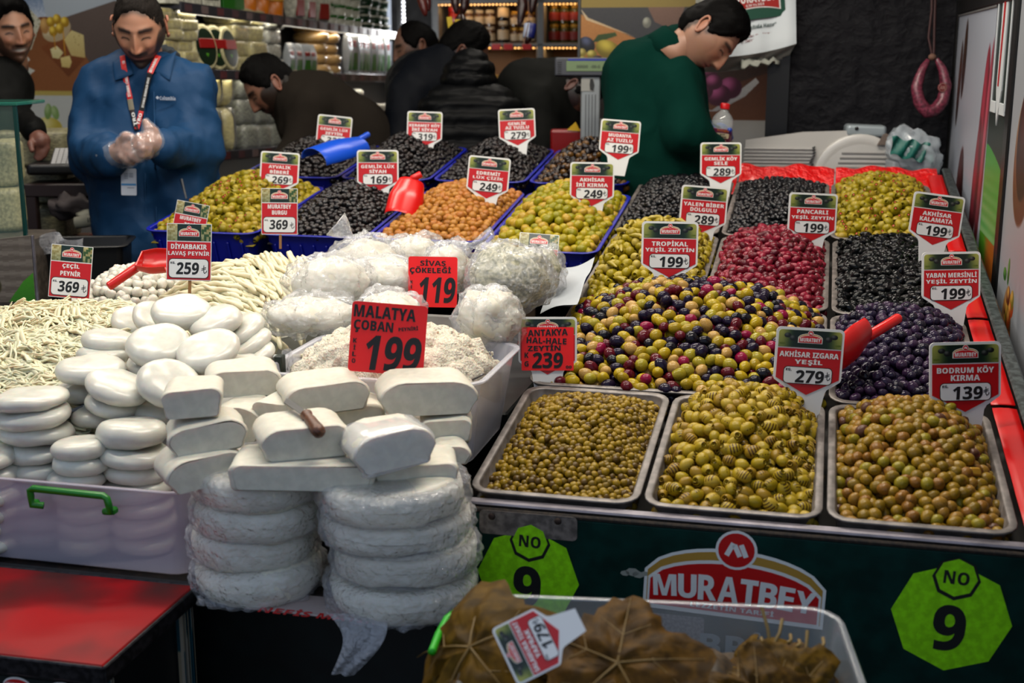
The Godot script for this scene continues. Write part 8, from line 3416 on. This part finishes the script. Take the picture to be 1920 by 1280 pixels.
	g.warp(0.030, 9.0, 3)
	g.warp(0.012, 34.0, 5)
	part("bag", g, bagm, o, Transform3D(Basis(), c))
	g = G.new()
	g.sheet(16, 8, func(a, b): return c + Vector3((a - 0.62) * 78 * kk, (0.72 - b) * 34 * kk - (a - 0.4) * 16 * kk + 0.006 * sin(a * 17.0), 0.070 - 0.05 * absf(a - 0.5) + 0.008 * sin(a * 23.0 + b * 5.0)), 0.001)
	part("teal_print", g, mat(Color(0.03, 0.36, 0.32), 0.4), o)
	part("foam_tray", rbox(70 * kk, 22 * kk, 0.10, 0.006, 0.01, 3), mat(Color(0.56, 0.58, 0.60), 0.5), o, Transform3D(Basis(), c + Vector3(-6 * kk, -38 * kk, -0.02)))
	# vinegar bottle in the gloved hand
	o = thing("vinegar_bottle", "clear bottle with a red cap and purple label held in a blue glove", "bottle")
	var bd := 4.26
	k = bd / FPX
	var b0 := at(1348, 272, bd)
	o.transform = stand(b0, 0.0, 0.0, -7.0)
	g = G.new()
	var prof := []
	for a in [[16, 0], [20, 3], [20.5, 20], [20, 44], [19, 50], [14, 57], [8.5, 62], [7.5, 66], [8, 70]]:
		prof.append(Vector2(a[0] * k, a[1] * k))
	g.lathe(prof, 24)
	part("glass", g, mat(Color(0.88, 0.92, 0.92, 0.22), 0.06), o)
	g = G.new()
	g.lathe([Vector2(8.5 * k, 67 * k), Vector2(9 * k, 68 * k), Vector2(9 * k, 76 * k), Vector2(6.5 * k, 78 * k)], 18)
	part("cap", g, M.sign_red, o)
	g = G.new()
	g.lathe([Vector2(20.6 * k, 2 * k), Vector2(21.0 * k, 3 * k), Vector2(21.0 * k, 30 * k), Vector2(20.6 * k, 31 * k)], 24)
	part("label", g, mat(Color(0.32, 0.06, 0.20), 0.4), o)
	g = G.new()
	for j in [[19, 9, 0.62], [9, 4, 0.3]]:
		g.prism(rrect(26 * k * j[2] + 8 * k, j[1] * k, 1.5 * k, 3, Vector2(0, j[0] * k)), 20.6 * k, 21.6 * k)
	part("label_patch", g, mat(Color(0.60, 0.55, 0.45), 0.4), o)
	text("DUT", o, Vector3(0, 21 * k, 21.8 * k), 9 * k, 3 * k, M.ink)
	text("PEKMEZİ", o, Vector3(0, 17 * k, 21.8 * k), 15 * k, 3 * k, M.ink)
	text("Kuloğlu", o, Vector3(0, 28 * k, 21.4 * k), 22 * k, 5 * k, mat(Color(0.62, 0.30, 0.06), 0.4))
	# red packet behind the tubs
	g = rbox(0.12, 0.10, 0.07, 0.01, 0.01, 3)
	g.warp(0.006, 24.0, 2)
	var rp := at(1062, 268, 4.80)
	var pk := solo("red_packet", g, mat(Color(0.42, 0.03, 0.04), 0.35), "small red packet with a yellow flap behind the dark brown olives", "packet", "", Transform3D(Basis(), rp + Vector3(0, -0.05, 0)))
	var fg := G.new()
	fg.prism(PackedVector2Array([Vector2(-0.02, 0), Vector2(0.03, -0.004), Vector2(0.012, 0.03)]), -0.004, 0.004)
	part("flap", fg, mat(Color(0.70, 0.56, 0.05), 0.4), pk, Transform3D(Basis(), Vector3(0.02, 0.10, 0.036)))
	for j in 1:
		var pg := G.new()
		pg.box(lv(-0.75, 2.83, 0.51), Vector3(0.30, 1.02, 0.18), 0.004, Basis(su, Vector3.UP, hp))
		solo("side_shelf", pg, mat(Color(0.06, 0.06, 0.06), 0.6), "dark low shelf behind the back blue tubs", "shelf")


func left_corner():
	# glass case cut by the frame
	var o := thing("glass_case", "glass counter case with cheese inside, cut by the frame beside the cheese stand", "display case")
	var gm := mat(Color(0.62, 0.78, 0.72, 0.06), 0.05)
	var D := 3.75
	var a := at(28, 192, D)
	var b := at(49, 452, D - 0.12)
	var g := G.new()
	var lft := Vector3(-0.55, 0, 0.0)
	g.prism(PackedVector2Array([Vector2(0, 0), Vector2(0, a.y - b.y), Vector2(-0.55, a.y - b.y), Vector2(-0.55, 0)]), -0.005, 0.005, Transform3D(Basis(Vector3.RIGHT, Vector3.UP, Vector3.BACK), Vector3(b.x, b.y, b.z)))
	part("front_pane", g, gm, o)
	g = G.new()
	g.box(Vector3(b.x, (a.y + b.y) * 0.5, b.z), Vector3(0.010, a.y - b.y, 0.012), 0.001)
	part("glass_edge", g, mat(Color(0.05, 0.20, 0.18), 0.2), o)
	g = G.new()
	g.box(Vector3(b.x - 0.27, a.y + 0.004, b.z - 0.10), Vector3(0.56, 0.010, 0.22), 0.002)
	part("glass_top", g, mat(Color(0.16, 0.42, 0.36, 0.6), 0.08), o)
	g = G.new()
	g.box(Vector3(b.x - 0.28, b.y * 0.5, b.z - 0.12), Vector3(0.56, b.y, 0.26), 0.004)
	part("case_base", g, mat(Color(0.28, 0.25, 0.22), 0.5, 0.0, {"mottle": [6.0, 0.3]}), o)
	var cm := mat(Color(0.62, 0.60, 0.45), 0.5, 0.0, {"mottle": [14.0, 0.25]})
	for k in 2:
		var w := rbox(0.20, 0.13, 0.20, 0.02, 0.04, 3)
		w.warp(0.006, 14.0, k)
		var p := at([-14, -18, 4][k], [440, 375, 318][k], D + 0.12)
		solo("aged_cheese", w, cm, ["mottled green aged cheese at the bottom of the glass case", "pale aged cheese in the middle of the glass case", "pale aged cheese on top inside the glass case"][k], "cheese", "cheeses in the glass case", Transform3D(Basis(Vector3.UP, 0.3), Vector3(p.x, b.y + 0.002 + 0.132 * k, p.z)))
	# printed board below with an olive
	var im := Image.create(128, 160, false, Image.FORMAT_RGB8)
	for y in 160:
		for x in 128:
			im.set_pixel(x, y, Color(0.40, 0.37, 0.34).lerp(Color(0.30, 0.27, 0.24), 0.5 + 0.5 * sin(y * 0.25 + 2.0 * randv(x / 9, y / 3))))
	disc(im, 40, 120, 36, 38, Color(0.16, 0.14, 0.03), Color(0.45, 0.42, 0.16))
	fill_poly(im, PackedVector2Array([Vector2(84, 160), Vector2(110, 110), Vector2(126, 90), Vector2(126, 160)]), Color(0.22, 0.50, 0.06), Color(0.14, 0.38, 0.04))
	var q := at(-10, 505, 3.45)
	var bd := thing("olive_board", "small printed board with a big olive below the glass case", "poster", q)
	bd.rotation.y = 0.15
	g = G.new()
	g.prism(PackedVector2Array([Vector2(-0.11, -0.09), Vector2(0.10, -0.09), Vector2(0.10, 0.09), Vector2(-0.11, 0.07)]), -0.008, 0.0, Transform3D(), Rect2(-0.11, -0.09, 0.21, 0.18))
	part("print", g, tex_mat(im, 0.45), bd)
	g = G.new()
	g.box(Vector3(0.104, 0.0, -0.004), Vector3(0.006, 0.18, 0.012), 0.001)
	part("edge_strip", g, M.steel, bd)
	# stand with a keypad scale
	var s := thing("keypad_scale", "dark scale with a white squared keypad on a brown stand behind the blue jacket", "scale")
	var sd := 4.42
	var k0 := sd / FPX
	var c := at(150, 316, sd)
	s.transform = stand(c, 10.0)
	part("body", rbox(190 * k0, 20 * k0, 0.26, 0.01, 0.02, 3), mat(Color(0.03, 0.03, 0.035), 0.4), s, Transform3D(Basis(), Vector3(0, -10 * k0, -0.1)))
	var kp := Node3D.new()
	kp.name = "keypad"
	kp.transform = Transform3D(Basis(Vector3.RIGHT, -PI / 2 + 0.38), Vector3(-14 * k0, 22 * k0, -0.04))
	s.add_child(kp)
	g = G.new()
	g.prism(rrect(76 * k0, 0.13, 0.004, 2), -0.01, 0.0)
	part("panel", g, mat(Color(0.10, 0.10, 0.11), 0.4), kp)
	var key := G.new()
	key.box(Vector3.ZERO, Vector3(0.0155, 0.0155, 0.003), 0.001)
	var km := key.mesh()
	var keym := mat(Color(0.62, 0.62, 0.62), 0.4)
	for y in 7:
		for x in 8:
			part("key", km, keym, kp, Transform3D(Basis(), Vector3((x - 3.5) * 0.0168, (y - 3.0) * 0.0172, 0.001)))
	g = G.new()
	g.box(Vector3(50 * k0, 12 * k0, 0.0), Vector3(30 * k0, 30 * k0, 0.03), 0.003, Basis(Vector3.BACK, -0.4))
	part("blue_foil", g, mat(Color(0.02, 0.08, 0.42), 0.35), s)
	part("plate", rbox(70 * k0, 8 * k0, 0.2, 0.004, 0.01, 2), mat(Color(0.05, 0.05, 0.06), 0.35), s, Transform3D(Basis(), Vector3(40 * k0, 36 * k0, -0.12)))
	var st_ := thing("brown_stand", "dark brown wooden stand under the keypad scale", "stand")
	g = G.new()
	var tp := at(140, 338, sd)
	g.box(Vector3(tp.x + 0.06, tp.y - 0.03, tp.z - 0.1), Vector3(0.44, 0.045, 0.30), 0.004)
	part("top", g, mat(Color(0.10, 0.035, 0.03), 0.5), st_)
	for e in [[-0.14, 0.03], [0.26, 0.03], [-0.14, -0.23], [0.26, -0.23]]:
		g = G.new()
		g.box(Vector3(tp.x + e[0], (tp.y - 0.05) * 0.5, tp.z + e[1]), Vector3(0.035, tp.y - 0.05, 0.035), 0.003)
		part("leg", g, mat(Color(0.10, 0.035, 0.03), 0.5), st_)
	g = G.new()
	g.box(Vector3(tp.x + 0.06, tp.y - 0.30, tp.z - 0.1), Vector3(0.42, 0.02, 0.28), 0.003)
	part("shelf", g, mat(Color(0.20, 0.03, 0.03), 0.5), st_)
	# rolls and wrapping on its shelf
	for k in 2:
		g = G.new()
		var r0 := at([142, 150][k], [418, 412][k], [4.28, 4.36][k])
		var r1 := at([206, 190][k], [408, 392][k], [4.28, 4.40][k])
		g.tube([r0, r0.lerp(r1, 0.5), r1], 0.020 + 0.006 * k, 18)
		var rl := solo("film_roll", g, mat(Color(0.60, 0.59, 0.52), 0.45), ["white printed roll lying at the front of the brown stand's shelf", "thicker roll behind the printed one on the brown stand's shelf"][k], "roll", "rolls under the scale")
		g = G.new()
		g.tube([r0 - (r1 - r0).normalized() * 0.002, r0 + (r1 - r0).normalized() * 0.004], 0.011, 14)
		part("core_hole", g, mat(Color(0.12, 0.10, 0.08), 0.8), rl)
		if k == 0:
			var n := Node3D.new()
			n.name = "print"
			var dx := (r1 - r0).normalized()
			var zz := (Vector3(0, 0.25, 1) - dx * dx.dot(Vector3(0, 0.25, 1))).normalized()
			n.transform = Transform3D(Basis(dx, zz.cross(dx), zz), r0.lerp(r1, 0.55) + zz * 0.0205)
			rl.add_child(n)
			text("ilka", n, Vector3.ZERO, 0.034, 0.015, M.ink)
	g = G.new()
	var wp := at(140, 385, 4.40)
	g.ball(wp, Vector3(0.085, 0.045, 0.06), Basis(), 26, 16)
	g.warp(0.03, 18.0, 5)
	solo("crumpled_paper", g, mat(Color(0.22, 0.19, 0.19), 0.8), "crumpled grey wrapping on the brown stand's shelf", "paper")
	# big block of white cheese behind, black crate and red box
	var wb := rbox(0.26, 0.30, 0.22, 0.03, 0.04, 3, 3)
	wb.warp(0.008, 8.0, 2)
	for k in 3:
		var p := at(72, [430, 365, 300][k], 4.62)
		solo("white_cheese_block", wb, mat(Color(0.52, 0.50, 0.38), 0.5, 0.0, {"mottle": [8.0, 0.3]}), "large pale cheese block in the stack behind the glass case, " + ["lowest", "middle", "topmost"][k], "cheese", "large cheese blocks", Transform3D(Basis(Vector3.UP, 0.1 * k).scaled(Vector3(1, 0.42, 1)), Vector3(p.x, at(72, 445, 4.62).y + 0.128 * k, p.z)))
	g = G.new()
	var pl := at(72, 445, 4.62)
	g.box(Vector3(pl.x, pl.y * 0.5, pl.z), Vector3(0.34, pl.y - 0.002, 0.28), 0.01)
	solo("red_box", g, mat(Color(0.36, 0.02, 0.025), 0.4), "red plinth under the stack of large cheese blocks", "plinth")
	var cr := at(150, 446, 3.9)
	solo("black_crate", tub(0.26, 0.20, 0.16, 0.01, 0.006, 0.012, 0.02), mat(Color(0.02, 0.02, 0.022), 0.45), "black plastic crate behind the small cheese balls", "crate", "", Transform3D(Basis(Vector3.UP, 0.15), Vector3(cr.x, cr.y - 0.17, cr.z)))
	g = G.new()
	g.box(Vector3(cr.x, (cr.y - 0.17) * 0.5, cr.z), Vector3(0.24, cr.y - 0.175, 0.18), 0.004)
	solo("crate_stand", g, mat(Color(0.03, 0.03, 0.03), 0.6), "dark stand under the black crate", "stand")
	g = G.new()
	var fp := at(118, 462, 3.75)
	g.sheet(18, 12, func(u, v): return fp + Vector3((u - 0.5) * 0.13, (0.5 - v) * 0.06 + 0.012 * sin(u * 6.0), 0.02 * sin(u * 13.0 + v * 5.0)), 0.0008)
	solo("clear_wrap", g, M.film, "crumpled clear wrap hanging from the black crate behind the sign at 369", "plastic film")
